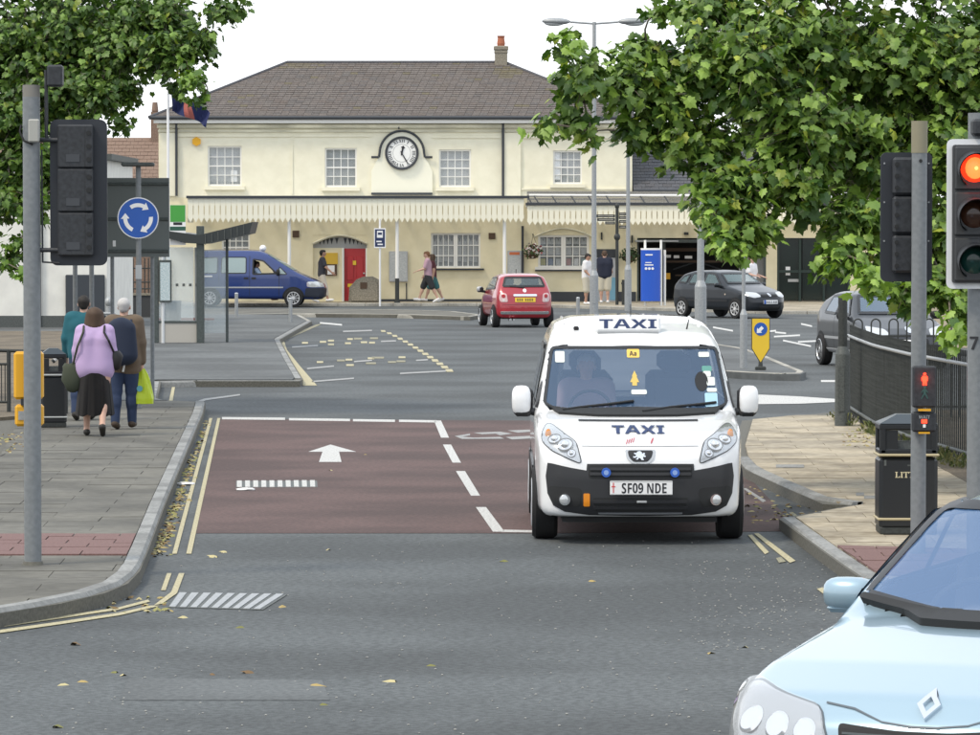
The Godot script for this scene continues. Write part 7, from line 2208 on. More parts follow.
	bx("underside", Vector3(0, 0.27, -0.0), Vector3(1.2, 0.06, 3.0), mats.dark, t)

func hatch(bd: Body, t: Node, pm: Material, side_glass: Array, ws: PackedVector2Array, gl: Material, zf: float, zr: float, r: float, track: float, rim: Material) -> void:
	var holes := [["front", Geometry2D.offset_polygon(ws, -0.02)[0]]]
	for q in side_glass:
		for ax in ["left", "right"]: holes.append([ax, Geometry2D.offset_polygon(rp(q, 0.04), -0.02)[0]])
	mi("body", bd.skin(26, 28, 44, holes), pm, t)
	mi("cabin_lining", bd.skin(14, 16, 30, grown(holes), 0.04), mats.interior, t)
	glass_panel(bd, t, "windscreen", ws, "front", gl)
	for q in side_glass:
		for ax in ["left", "right"]: glass_panel(bd, t, "side_window", rp(q, 0.04), ax, gl)
	seats(t, [[-0.1, 0.5]], 0.36)
	for z in [zf, zr]:
		arch(bd, t, z, r, r * 1.19, mats.dark)
		for s in [-1, 1]: wheel(t, Vector3(s * track, r, z), r, 0.2, s, 7, rim)

func black_car() -> void:
	var bd := Body.new()
	bd.bow_f = 0.16
	bd.setup([[-1.8, 0.28], [1.75, 0.2], [1.9, 0.33], [1.93, 0.5], [1.86, 0.68], [1.66, 0.79], [1.15, 0.93], [0.9, 0.985], [0.15, 1.39], [-0.2, 1.46], [-1.0, 1.44], [-1.45, 1.32], [-1.80, 0.98], [-1.9, 0.6]],
		[[0, 1.97], [0.45, 1.9], [0.7, 1.7], [0.82, 1.3], [0.84, 0.8], [0.84, -1.3], [0.72, -1.8], [0, -1.92]],
		[[0, 0.18], [0.68, 0.18], [0.80, 0.32], [0.84, 0.58], [0.83, 0.88], [0.76, 1.02], [0.58, 1.40], [0.42, 1.46], [0, 1.48]])
	var t := thing("black_hatchback", "black hatchback turning in front of the station entrance", "car", Vector3(7.25, 0, -127.2), 0.65)
	var pm := paint("car_black", Color(0.016, 0.020, 0.026), 0.3, 0.3)
	mats.car_black.clearcoat = 0.35
	var gl := glass("black_car_glass", Color(0.16, 0.26, 0.27), 0.4)
	hatch(bd, t, pm, [[[0.55, 0.99], [0.10, 1.34], [-0.30, 1.37], [-0.32, 0.99]], [[-0.40, 0.99], [-0.38, 1.37], [-0.95, 1.35], [-1.05, 1.0]], [[-1.12, 1.02], [-1.04, 1.33], [-1.32, 1.27], [-1.55, 1.04]]], rp([[-0.52, 1.35], [0.52, 1.35], [0.68, 1.03], [-0.68, 1.03]], 0.05), gl, 1.22, -1.27, 0.29, 0.74, mats.wheel_cover)
	for s in [-1, 1]:
		var hl := rp([[0.72, 0.80], [0.36, 0.77], [0.34, 0.65], [0.56, 0.62], [0.74, 0.68]], 0.04)
		mi("headlamp", bd.patch(flipx(hl) if s < 0 else hl, "front", 0.01, 0.06), mats.lamp_clear, t)
		mirror(t, Vector3(s * 0.92, 1.0, 0.5), s, Vector3(0.18, 0.13, 0.12), pm, mats.dark)
		var ax := "right" if s > 0 else "left"
		mi("rub_strip", bd.patch(rect(-1.0, 0.50, 0.85, 0.56), ax, 0.012, 0.15), mats.bumper_black, t)
		mi("door_seam", bd.patch(rect(-0.364, 0.35, -0.352, 0.98), ax, 0.003, 0.15, 0.0), mats.dark, t)
		mi("indicator", bd.patch(ngon(0.025, 10, Vector2(0.75, 0.72)), ax, 0.01, 0.1), M("repeater", Color(0.6, 0.5, 0.4), 0.3), t)
		mi("door_handle", bd.patch(rect(-0.25, 0.83, -0.1, 0.87, 0.015), ax, 0.02, 0.1), pm, t)
	mi("grille", bd.patch(rect(-0.30, 0.64, 0.30, 0.72, 0.03), "front", 0.01, 0.1), mats.dark, t)
	mi("emblem", bd.patch(ngon(0.05, 14, Vector2(0, 0.70)), "front", 0.02, 0.1), mats.chrome, t)
	var pl := mi("number_plate", bd.patch(rect(-0.27, 0.44, 0.27, 0.55, 0.01), "front", 0.02, 0.1), mats.sign_white, t)
	mi("plate_band", bd.patch(rect(-0.268, 0.442, -0.2, 0.548), "front", 0.024, 0.1, 0.0), mats.sign_blue, pl)
	for x in [-0.16, -0.10, -0.04, 0.02, 0.10, 0.16, 0.22]: mi("plate_mark", bd.patch(rect(x - 0.018, 0.465, x + 0.018, 0.525), "front", 0.024, 0.1, 0.0), M("plate_grey", Color(0.15, 0.15, 0.16), 0.6), pl)
	mi("grille", bd.patch(rect(-0.4, 0.26, 0.4, 0.38, 0.03), "front", 0.01, 0.1), mats.dark, t)

func silver_car() -> void:
	var bd := Body.new()
	bd.bow_f = 0.2
	bd.setup([[-2.0, 0.28], [1.9, 0.2], [2.08, 0.33], [2.11, 0.5], [2.02, 0.68], [1.75, 0.80], [1.25, 0.95], [1.05, 1.0], [0.12, 1.46], [-0.3, 1.52], [-1.1, 1.50], [-1.7, 1.32], [-2.0, 1.0], [-2.08, 0.6]],
		[[0, 2.15], [0.5, 2.08], [0.76, 1.85], [0.87, 1.4], [0.885, 0.8], [0.885, -1.4], [0.75, -1.95], [0, -2.1]],
		[[0, 0.18], [0.72, 0.18], [0.84, 0.34], [0.88, 0.6], [0.87, 0.9], [0.79, 1.05], [0.60, 1.45], [0.42, 1.52], [0, 1.54]])
	var t := thing("grey_hatchback", "dark grey hatchback waiting behind the railings on the right", "car", Vector3(7.72, 0, -83.0), 0.2)
	var pm := paint("car_grey", Color(0.030, 0.034, 0.040), 0.15, 0.35)
	mats.car_grey.clearcoat = 0.4
	var gl := glass("grey_car_glass", Color(0.20, 0.30, 0.42), 0.4)
	hatch(bd, t, pm, [[[0.60, 1.02], [0.10, 1.40], [-0.32, 1.44], [-0.34, 1.02]], [[-0.42, 1.02], [-0.40, 1.44], [-1.1, 1.40], [-1.25, 1.04]]], rp([[-0.54, 1.42], [0.54, 1.42], [0.71, 1.05], [-0.71, 1.05]], 0.05), gl, 1.3, -1.3, 0.315, 0.785, mats.alloy)
	for s in [-1, 1]:
		var hl := rp([[0.76, 0.84], [0.44, 0.78], [0.40, 0.66], [0.62, 0.62], [0.79, 0.70]], 0.04)
		mi("headlamp", bd.patch(flipx(hl) if s < 0 else hl, "front", 0.01, 0.06), mats.lamp_clear, t)
		mirror(t, Vector3(s * 0.97, 1.04, 0.55), s, Vector3(0.19, 0.15, 0.13), mats.dark, mats.dark)
		var ax := "right" if s > 0 else "left"
		mi("rub_strip", bd.patch(rect(-1.0, 0.55, 0.9, 0.60), ax, 0.012, 0.15), mats.silver, t)
		mi("sill_strip", bd.patch(rect(-0.95, 0.29, 0.95, 0.36), ax, 0.012, 0.15), mats.silver, t)
		mi("door_seam", bd.patch(rect(-0.384, 0.35, -0.372, 1.0), ax, 0.003, 0.15, 0.0), mats.dark, t)
	mi("grille", bd.patch(rect(-0.35, 0.42, 0.35, 0.60, 0.04), "front", 0.01, 0.1), mats.dark, t)
	mi("emblem", bd.patch(ngon(0.06, 14, Vector2(0, 0.76)), "front", 0.02, 0.1), mats.chrome, t)
	mi("number_plate", bd.patch(rect(-0.26, 0.47, 0.26, 0.58, 0.01), "front", 0.02, 0.1), mats.sign_white, t)

# ---------------------------------------------------------------- people
# bones: [name, a, b, ra, rb]; joined with a smooth minimum and meshed as surface nets
func nets(m: MB, bones: Array, cell: float, k := 0.035) -> void:
	var lo := Vector3(1e9, 1e9, 1e9)
	var hi := -lo
	for b in bones:
		var r: float = maxf(b[3], b[4]) + cell * 2 + k
		for p in [b[1], b[2]]:
			lo = lo.min(p - Vector3(r, r, r))
			hi = hi.max(p + Vector3(r, r, r))
	var n := Vector3i(((hi - lo) / cell).ceil()) + Vector3i.ONE
	var f := PackedFloat32Array()
	f.resize(n.x * n.y * n.z)
	f.fill(1.0)
	var sx := n.y * n.z
	for b in bones:
		var a: Vector3 = b[1]
		var e: Vector3 = b[2] - a
		var el := maxf(e.length_squared(), 1e-9)
		var ra: float = b[3]
		var rb: float = b[4]
		var r := maxf(ra, rb) + k + cell * 1.5
		var l0 := Vector3i((a.min(b[2]) - Vector3(r, r, r) - lo) / cell).clamp(Vector3i.ZERO, n - Vector3i.ONE)
		var l1 := Vector3i((a.max(b[2]) + Vector3(r, r, r) - lo) / cell).clamp(Vector3i.ZERO, n - Vector3i.ONE)
		for i in range(l0.x, l1.x + 1):
			for j in range(l0.y, l1.y + 1):
				var o := i * sx + j * n.z
				for q in range(l0.z, l1.z + 1):
					var p := lo + Vector3(i, j, q) * cell - a
					var t := clampf(p.dot(e) / el, 0, 1)
					var d := (p - e * t).length() - lerpf(ra, rb, t)
					var g := f[o + q]
					var h := maxf(k - absf(d - g), 0.0) / k
					f[o + q] = minf(d, g) - h * h * k * 0.25
	var id := {}
	var corner := []
	for c in 8: corner.append((sx if c & 1 else 0) + (n.z if c & 2 else 0) + (1 if c & 4 else 0))
	var i0 := m.v.size()
	for i in n.x - 1:
		for j in n.y - 1:
			for q in n.z - 1:
				var o := i * sx + j * n.z + q
				var f0 := f[o]
				var inside := 0
				for c in 8: if f[o + corner[c]] < 0: inside += 1
				if inside == 0 or inside == 8: continue
				var sum := Vector3.ZERO
				var cnt := 0
				for c in 8:
					for ax in 3:
						var bit := 1 << ax
						if c & bit: continue
						var v0 := f[o + corner[c]]
						var v1 := f[o + corner[c | bit]]
						if (v0 < 0) != (v1 < 0):
							var p := Vector3(1 if c & 1 else 0, 1 if c & 2 else 0, 1 if c & 4 else 0)
							p[ax] = v0 / (v0 - v1)
							sum += p
							cnt += 1
				var g := Vector3(f[o + corner[1]] - f0, f[o + corner[2]] - f0, f[o + corner[4]] - f0)
				var g2 := Vector3(f[o + corner[7]] - f[o + corner[6]], f[o + corner[7]] - f[o + corner[5]], f[o + corner[7]] - f[o + corner[3]])
				id[o] = m.vert(lo + (Vector3(i, j, q) + sum / cnt) * cell, (g + g2).normalized())
	for o in id:
		for ax in 3:
			var step: int = [sx, n.z, 1][ax]
			var u: int = [n.z, 1, sx][ax]
			var w: int = [1, sx, n.z][ax]
			if not (id.has(o - u) and id.has(o - w) and id.has(o - u - w)): continue
			if (f[o] < 0) != (f[o + step] < 0):
				var A: int = id[o]
				var B: int = id[o - u]
				var C: int = id[o - u - w]
				var D: int = id[o - w]
				m.ix.append_array([A, B, C, A, C, D])
	m._fix(i0)

func hand(m: MB, wrist: Vector3, dir: Vector3, palm: Vector3, s: float, h: float, curl := 0.5) -> void:
	# five fingers of their own lengths, bent at the knuckles; the thumb leaves the side of the palm
	var k := h / 1.75
	var across := dir.cross(palm).normalized() * s
	var pc := wrist + dir * 0.05 * k
	m.rbox(pc, Vector3(0.075, 0.1, 0.03) * k, 0.012 * k, Basis(across, dir, across.cross(dir)))
	for i in 4:
		var l: float = [0.075, 0.085, 0.08, 0.062][i] * k
		var b := wrist + dir * 0.095 * k + across * (0.028 - 0.019 * i) * k
		var d1 := dir.rotated(across, curl * 0.6 * s)
		var d2 := dir.rotated(across, curl * 1.5 * s)
		var mid := b + d1 * l * 0.5
		m.cyl(b - dir * 0.01 * k, mid, 0.0095 * k, 0.009 * k, 6)
		m.cyl(mid, mid + d2 * l * 0.5, 0.009 * k, 0.007 * k, 6)
	var tb := wrist + dir * 0.03 * k + across * 0.036 * k
	var td := (dir + across * 0.8 + palm * 0.3).normalized()
	m.cyl(tb, tb + td * 0.035 * k, 0.011 * k, 0.0105 * k, 6)
	m.cyl(tb + td * 0.035 * k, tb + td * 0.035 * k + (td + dir * 0.5).normalized() * 0.032 * k, 0.0105 * k, 0.008 * k, 6)

func person(called: String, label: String, at: Vector3, turn: float, h: float, o: Dictionary) -> Dictionary:
	# +z is forward, +x the figure's left. o: legs [[swing, knee] right, left], arms [[swing, out, bend] right, left], lean, seated, clothes
	var t := thing(called, label, "person", at, turn)
	var cell: float = o.get("cell", 0.035)
	var wd: float = o.get("wide", 1.0)
	var lean: float = o.get("lean", 0.03)
	var J := {}
	var bones := []
	var hips := Vector3(0, 0.525 * h, 0)
	var feet := []
	for i in 2:
		var s: float = [-1, 1][i]
		var lg: Array = o.legs[i]
		var hp := hips + Vector3(s * 0.052 * h * wd, -0.01 * h, 0)
		var a: float = lg[0]
		var kn := hp + Vector3(s * 0.004 * h, -cos(a), sin(a)) * 0.24 * h
		var b: float = a - lg[1]
		var an := kn + Vector3(0, -cos(b), sin(b)) * 0.235 * h
		var fa: float = lg[2] if lg.size() > 2 else 0.0
		var toe := an + Vector3(0, -0.022 * h - sin(fa) * 0.1 * h, 0.10 * h * cos(fa))
		feet.append([hp, kn, an, toe])
	var low := minf(minf(feet[0][2].y - 0.045 * h, feet[0][3].y - 0.02 * h), minf(feet[1][2].y - 0.045 * h, feet[1][3].y - 0.02 * h))
	if o.get("seated", false): low = 0.0
	var dn := Vector3(0, -low, 0)
	hips += dn
	var sp := Vector3(0, cos(lean), sin(lean))
	var chest := hips + sp * 0.22 * h
	var neck := hips + sp * 0.31 * h
	for i in 2:
		var s: float = [-1, 1][i]
		for q in 4: feet[i][q] += dn
		bones.append(["thigh", feet[i][0], feet[i][1], 0.058 * h * wd, 0.038 * h])
		bones.append(["shin", feet[i][1], feet[i][2], 0.036 * h, 0.022 * h])
		bones.append(["shin", feet[i][1].lerp(feet[i][2], 0.3) + Vector3(0, 0, -0.008 * h), feet[i][1].lerp(feet[i][2], 0.4) + Vector3(0, 0, -0.008 * h), 0.034 * h, 0.03 * h])
		bones.append(["foot", feet[i][2] + Vector3(0, -0.018 * h, -0.012 * h), feet[i][3], 0.024 * h, 0.017 * h])
		bones.append(["torso", hips + Vector3(s * 0.045 * h * wd, 0, -0.005 * h), chest + Vector3(s * 0.05 * h * wd, 0, 0), 0.062 * h * wd, 0.064 * h * wd])
		bones.append(["torso", chest + Vector3(s * 0.05 * h * wd, 0, 0), neck + Vector3(s * 0.075 * h, -0.03 * h, 0), 0.064 * h * wd, 0.045 * h])
		var sh := neck + Vector3(s * 0.105 * h, -0.022 * h, 0)
		var ar: Array = o.arms[i]
		var ua := Vector3(s * sin(ar[1]), -cos(ar[0]) * cos(ar[1]), sin(ar[0])).normalized()
		var el := sh + ua * 0.165 * h
		var fb: float = ar[0] + ar[2]
		var fdir := Vector3(s * sin(ar[1]) * 0.3 - s * (ar[3] if ar.size() > 3 else 0.0), -cos(fb), sin(fb)).normalized()
		var wr := el + fdir * 0.15 * h
		bones.append(["upper_arm", sh, el, 0.034 * h, 0.027 * h])
		bones.append(["forearm", el, wr, 0.026 * h, 0.017 * h])
		J["wrist%d" % i] = wr
		J["fdir%d" % i] = fdir
		J["shoulder%d" % i] = sh
	var hem := [["hem", hips + Vector3(-0.062, 0.02, 0) * Vector3(h * wd, h, h), hips + Vector3(0.062, 0.02, 0) * Vector3(h * wd, h, h), 0.055 * h * wd, 0.055 * h * wd], ["hem", hips + Vector3(-0.06, -0.025, 0) * Vector3(h * wd, h, h), hips + Vector3(0.06, -0.025, 0) * Vector3(h * wd, h, h), 0.05 * h * wd, 0.05 * h * wd]]
	bones.append(["torso", hips, neck + Vector3(0, -0.05 * h, 0), 0.066 * h * wd, 0.055 * h])
	bones.append(["torso", neck + Vector3(-0.08 * h, -0.025 * h, 0), neck + Vector3(0.08 * h, -0.025 * h, 0), 0.036 * h, 0.036 * h])
	var nod: Vector3 = Basis(Vector3.UP, o.get("look", 0.0)) * Basis(Vector3.RIGHT, o.get("nod", 0.0)) * Vector3(0, 0, 1)
	var side := Vector3.UP.cross(nod).normalized()
	var hc := neck + sp * 0.075 * h + nod * 0.012 * h
	bones.append(["neck", neck + Vector3(0, -0.02 * h, 0), hc, 0.034 * h, 0.03 * h])
	var upn := nod.cross(side).normalized()
	bones.append(["head", hc + upn * 0.028 * h - nod * 0.012 * h, hc + upn * 0.028 * h + nod * 0.014 * h, 0.046 * h, 0.042 * h])
	bones.append(["head", hc + upn * 0.01 * h + nod * 0.012 * h, hc - upn * 0.022 * h + nod * 0.024 * h, 0.036 * h, 0.020 * h])
	bones.append(["nose", hc + upn * 0.012 * h + nod * 0.052 * h, hc - upn * 0.002 * h + nod * 0.060 * h, 0.006 * h, 0.008 * h])
	J["head"] = hc + upn * 0.022 * h
	J["hips"] = hips
	J["chest"] = chest
	J["neck"] = neck
	J["feet"] = feet
	var skin: Material = M("skin_" + o.get("skin", "fair"), {"fair": Color(0.52, 0.32, 0.24), "tan": Color(0.40, 0.23, 0.16)}[o.get("skin", "fair")], 0.55)
	var m := MB.new()
	nets(m, bones, cell)
	for i in 2:
		var s: float = [-1, 1][i]
		var dr: Vector3 = J["fdir%d" % i]
		hand(m, J["wrist%d" % i], dr, Vector3(-s, 0, 0.2).normalized() if absf(dr.y) > 0.5 else Vector3(0, -1, 0), -s, h, o.get("curl", 0.6))
	for s in [-1, 1]: m.ball(hc + upn * 0.012 * h + side * s * 0.046 * h, Vector3(0.007, 0.018, 0.012) * h, 8, 6, Basis(side, upn, nod))
	mi("body", m, skin, t)
	for s in [-1, 1]: mi("eye", MB.new().ball(hc + upn * 0.02 * h + side * s * 0.018 * h + nod * 0.047 * h, Vector3(0.006, 0.004, 0.004) * h, 6, 4), mats.black_print, t)
	mi("mouth", MB.new().ball(hc - upn * 0.018 * h + nod * 0.042 * h, Vector3(0.012, 0.003, 0.004) * h, 8, 4, Basis(side, upn, nod)), M("lip", Color(0.35, 0.14, 0.12), 0.5), t)
	# clothes: chosen bones, a little thicker, cut at a share of their length
	for g in o.clothes:
		var part := []
		for b in bones + hem:
			for want in g[2]:
				if b[0] == want[0]:
					var e: Vector3 = b[1].lerp(b[2], want[1])
					part.append([b[0], b[1], e, b[3] + g[3], lerpf(b[3], b[4], want[1]) + g[3] * (want[2] if want.size() > 2 else 1.0)])
		var gm := MB.new()
		nets(gm, part, cell, 0.03)
		mi(g[0], gm, g[1], t)
	# hair
	if o.has("hair"):
		var hr := MB.new()
		var hb := [["hair", hc + upn * 0.040 * h - nod * 0.020 * h, hc + upn * 0.050 * h + nod * 0.012 * h, 0.048 * h, 0.038 * h], ["hair", hc + upn * 0.03 * h - nod * 0.024 * h, hc + upn * 0.005 * h - nod * 0.028 * h, 0.044 * h, 0.036 * h]]
		if o.get("long_hair", 0.0) > 0:
			var lh: float = o.long_hair
			for s in [-1, 1]: hb.append(["hair", hc + upn * 0.03 * h + side * s * 0.028 * h - nod * 0.012 * h, hc - upn * lh * h + side * s * 0.04 * h - nod * 0.012 * h, 0.042 * h, 0.044 * h])
			hb.append(["hair", hc + upn * 0.02 * h - nod * 0.03 * h, hc - upn * lh * h - nod * 0.03 * h, 0.042 * h, 0.038 * h])
		nets(hr, hb, minf(cell, 0.018), 0.03)
		for i in hr.v.size():   # uneven strands
			var q := hr.v[i]
			hr.v[i] += hr.n[i] * 0.006 * sin(q.x * 160 + q.y * 20) * sin(q.z * 130)
		mi("hair", hr, o.hair, t)
	J["node"] = t
	return J

func cloth(key: String, c: Color) -> StandardMaterial3D:
	var m := M(key, c, 0.9)
	m.rim_enabled = true
	m.rim = 0.25
	m.rim_tint = 0.6
	return m

func people() -> void:
	var up := 0.125
	var shoe := M("shoe_dark", Color(0.02, 0.018, 0.016), 0.6)
	var brown := M("hair_brown", Color(0.075, 0.045, 0.028), 0.7)
	var dark_hair := M("hair_dark", Color(0.018, 0.014, 0.012), 0.7)
	var grey_hair := M("hair_grey", Color(0.48, 0.47, 0.46), 0.7)
	var denim := cloth("denim", Color(0.022, 0.038, 0.085))
	# woman in lilac, walking away
	var g := G(95, 436, up)
	var lilac := cloth("lilac", Color(0.46, 0.34, 0.56))
	var J := person("person", "person in lilac top and long black skirt walking away", g, PI + 0.05, 1.63, {"cell": 0.018, "wide": 1.22, "legs": [[-0.16, 0.5, 0.6], [0.14, 0.05, 0.0]], "arms": [[0.10, 0.16, 0.75], [0.18, 0.20, 0.35]], "hair": brown, "long_hair": 0.055, "clothes": [
		["cardigan", lilac, [["hem", 1.0], ["torso", 1.0], ["upper_arm", 1.0], ["forearm", 0.86]], 0.024], ["shoes", shoe, [["foot", 1.0]], 0.008]]})
	var sk := MB.new()
	var hp: Vector3 = J.hips
	var rings := []
	var seg := 36
	for r in 9:
		var f := r / 8.0
		var ring := []
		for k in seg:
			var a := TAU * k / seg
			var fold := 1.0 + 0.07 * f * sin(a * 9.0 + 0.6) + 0.03 * f * sin(a * 5.0)
			var rx := lerpf(0.185, 0.235, f) * fold
			var rz := lerpf(0.13, 0.22, f) * fold
			ring.append(hp + Vector3(cos(a) * rx, 0.02 - f * 0.62 + 0.015 * f * sin(a * 9.0), sin(a) * rz - 0.03 * f))
		rings.append(ring)
	for r in 8:
		for k in seg:
			var k1 := (k + 1) % seg
			sk.quad(rings[r + 1][k], rings[r + 1][k1], rings[r][k1], rings[r][k])
	for i in sk.v.size():
		var q := sk.v[i] - hp
		sk.n[i] = (sk.n[i] * 0.4 + Vector3(q.x, 0, q.z).normalized() * 0.6).normalized()
	sk._fix(0)
	mi("skirt", sk, cloth("skirt_black", Color(0.012, 0.011, 0.012)), J.node)
	bag("shoulder_bag", "olive green slouchy bag on the lilac-topped walker's left hip", g + Basis(Vector3.UP, PI + 0.05) * (Vector3(0.27, 0.78, 0.02)), Vector3(0.15, 0.21, 0.10), M("bag_olive", Color(0.045, 0.055, 0.035), 0.8), g + Basis(Vector3.UP, PI + 0.05) * (J.shoulder1 + Vector3(-0.04, 0.045, 0)))
	bag("black_handbag", "small black handbag under the lilac-topped walker's right elbow", g + Basis(Vector3.UP, PI + 0.05) * (Vector3(-0.25, 0.98, 0.0)), Vector3(0.10, 0.13, 0.08), M("bag_black", Color(0.012, 0.011, 0.012), 0.6), g + Basis(Vector3.UP, PI + 0.05) * (J.shoulder0 + Vector3(0.04, 0.045, 0)))
	# man with rucksack and carrier bag
	g = G(124, 429, up)
	var jacket := cloth("jacket_brown", Color(0.13, 0.095, 0.065))
	J = person("person", "grey-haired person with navy rucksack, brown jacket and jeans walking away", g, PI - 0.08, 1.70, {"cell": 0.018, "wide": 1.05, "legs": [[0.10, 0.03, 0.0], [-0.10, 0.10, 0.2]], "arms": [[0.05, 0.14, 0.10], [0.0, 0.10, 0.3]], "hair": grey_hair, "curl": 1.0, "clothes": [
		["jacket", jacket, [["thigh", 0.25], ["torso", 1.0], ["upper_arm", 1.0], ["forearm", 0.95]], 0.03], ["jeans", denim, [["thigh", 1.0], ["shin", 1.0, 1.4]], 0.016], ["shoes", M("shoe_brown", Color(0.05, 0.032, 0.02), 0.7), [["foot", 1.0]], 0.012]]})
	var tf := Transform3D(Basis(Vector3.UP, PI - 0.08), g)
	var rs := MB.new()
	nets(rs, [["a", Vector3(-0.09, 1.32, -0.2), Vector3(-0.10, 0.98, -0.21), 0.10, 0.12], ["a", Vector3(0.09, 1.32, -0.2), Vector3(0.10, 0.98, -0.21), 0.10, 0.12], ["a", Vector3(0, 1.36, -0.2), Vector3(0, 0.98, -0.23), 0.11, 0.14]], 0.018, 0.08)
	var ruck := thing("rucksack", "navy rucksack on the grey-haired walker's back", "rucksack", g, PI - 0.08)
	mi("pack", rs, cloth("ruck_navy", Color(0.014, 0.022, 0.045)), ruck)
	for s in [-1, 1]:
		mi("strap", MB.new().tube([Vector3(s * 0.10, 1.38, -0.16), Vector3(s * 0.12, 1.45, -0.03), Vector3(s * 0.14, 1.36, 0.13)], 0.022, 6), mats.ruck_navy, ruck)
	mi("strap_tail", MB.new().tube([Vector3(-0.04, 0.96, -0.28), Vector3(-0.05, 0.84, -0.26), Vector3(-0.035, 0.76, -0.27)], 0.014, 6), M("strap_pale", Color(0.45, 0.45, 0.43), 0.8), ruck)
	var wr: Vector3 = tf * (J.wrist0 + J.fdir0 * 0.09)
	var cbg := MB.new()
	var rings2 := []
	for r in 8:
		var f := r / 7.0
		var ring := []
		for k in 20:
			var a := TAU * k / 20
			var w := lerpf(0.03, 0.165, pow(f, 0.7)) * (1 + 0.14 * sin(a * 5 + f * 5) * (1 - f * 0.5))
			if f > 0.9: w *= 0.92
			ring.append(Vector3(cos(a) * w, -f * 0.46, sin(a) * w * 0.55))
		rings2.append(ring)
	for r in 7:
		for k in 20: cbg.quad(rings2[r + 1][k], rings2[r + 1][(k + 1) % 20], rings2[r][(k + 1) % 20], rings2[r][k])
	for k in 20: cbg.tri(Vector3(0, -0.47, 0), rings2[7][(k + 1) % 20], rings2[7][k])
	var cb := thing("carrier_bag", "lime green plastic carrier bag in the rucksack wearer's hand", "bag", wr)
	var lime := M("lime_plastic", Color(0.50, 0.62, 0.02), 0.35)
	lime.backlight_enabled = true
	lime.backlight = Color(0.4, 0.5, 0.05)
	mi("bag_body", cbg, lime, cb)
	mi("print", MB.new().prism(ngon(0.04, 12, Vector2(-0.03, -0.26)), Transform3D(Basis.IDENTITY, Vector3(0, 0, 0.082)), 0.003), M("print_blue", Color(0.12, 0.35, 0.4), 0.4), cb)
	# third walker, in teal
	g = G(84, 420, up)
	person("person", "dark-haired person in teal jacket walking ahead of the lilac top", g, PI, 1.70, {"cell": 0.02, "wide": 1.05, "legs": [[0.12, 0.05, 0.0], [-0.15, 0.25, 0.3]], "arms": [[0.2, 0.12, 0.4], [0.0, 0.2, 0.4]], "hair": dark_hair, "clothes": [
		["jacket", cloth("teal", Color(0.012, 0.10, 0.13)), [["torso", 1.0], ["upper_arm", 1.0], ["forearm", 0.95]], 0.03], ["jeans", denim, [["thigh", 1.0], ["shin", 1.0, 1.4]], 0.016], ["shoes", shoe, [["foot", 1.0]], 0.012]]})
	# far people by the station
	var khaki := cloth("khaki", Color(0.50, 0.47, 0.38))
	var white_sh := cloth("white_shirt", Color(0.74, 0.73, 0.74))
	var trainers := M("trainers", Color(0.7, 0.7, 0.7), 0.6)
	var d := 142.6
	person("person", "person in white T-shirt and pale shorts by the cash machine", Vector3(X(586.5, d), 0.1, -d), 1.2, 1.74, {"legs": [[0.05, 0.05], [-0.05, 0.08]], "arms": [[0.1, 0.1, 0.7], [0.05, 0.1, 0.5]], "nod": 0.45, "skin": "tan", "hair": dark_hair, "clothes": [
		["shirt", white_sh, [["torso", 1.0], ["upper_arm", 0.7]], 0.025], ["shorts", khaki, [["thigh", 1.0, 1.8]], 0.025], ["trainers", trainers, [["foot", 1.0]], 0.015]]})
	d = 145.3
	person("person", "person in navy T-shirt and beige shorts using the cash machine", Vector3(X(604.5, d), 0.1, -d), PI, 1.82, {"wide": 1.15, "legs": [[0.0, 0.02], [0.04, 0.05]], "arms": [[0.15, 0.16, 1.1], [0.1, 0.16, 0.9]], "nod": 0.3, "hair": brown, "clothes": [
		["shirt", cloth("navy_shirt", Color(0.012, 0.016, 0.034)), [["torso", 1.0], ["upper_arm", 0.75]], 0.03], ["shorts", khaki, [["thigh", 1.0, 2.0]], 0.028], ["trainers", trainers, [["foot", 1.0]], 0.015]]})
	d = 146.0
	var shorts := cloth("dark_shorts", Color(0.025, 0.028, 0.032))
	person("person", "person in pink checked shirt and dark shorts striding left by the window", Vector3(X(428, d), 0.1, -d), -PI / 2, 1.78, {"legs": [[0.42, 0.1, -0.1], [-0.36, 0.12, 0.5]], "arms": [[-0.2, 0.1, 0.5], [0.35, 0.1, 0.9]], "nod": 0.25, "hair": M("hair_ginger", Color(0.20, 0.09, 0.04), 0.7), "clothes": [
		["shirt", cloth("pink_shirt", Color(0.42, 0.27, 0.33)), [["torso", 1.0], ["upper_arm", 0.8]], 0.025], ["shorts", shorts, [["thigh", 0.95, 1.6]], 0.025], ["trainers", trainers, [["foot", 1.0]], 0.015]]})
	person("person", "person in teal shorts half hidden beyond the pink shirt", Vector3(X(433, d + 0.8), 0.1, -d - 0.8), -PI / 2, 1.68, {"legs": [[-0.38, 0.1, 0.5], [0.36, 0.08, -0.1]], "arms": [[0.3, 0.1, 0.5], [-0.2, 0.1, 0.4]], "hair": brown, "long_hair": 0.05, "clothes": [
		["top", cloth("maroon_top", Color(0.10, 0.03, 0.04)), [["torso", 1.0], ["upper_arm", 0.5]], 0.02], ["shorts", cloth("teal_shorts", Color(0.05, 0.16, 0.17)), [["thigh", 0.9, 1.4]], 0.025], ["trainers", trainers, [["foot", 1.0]], 0.015]]})
	d = 146.2
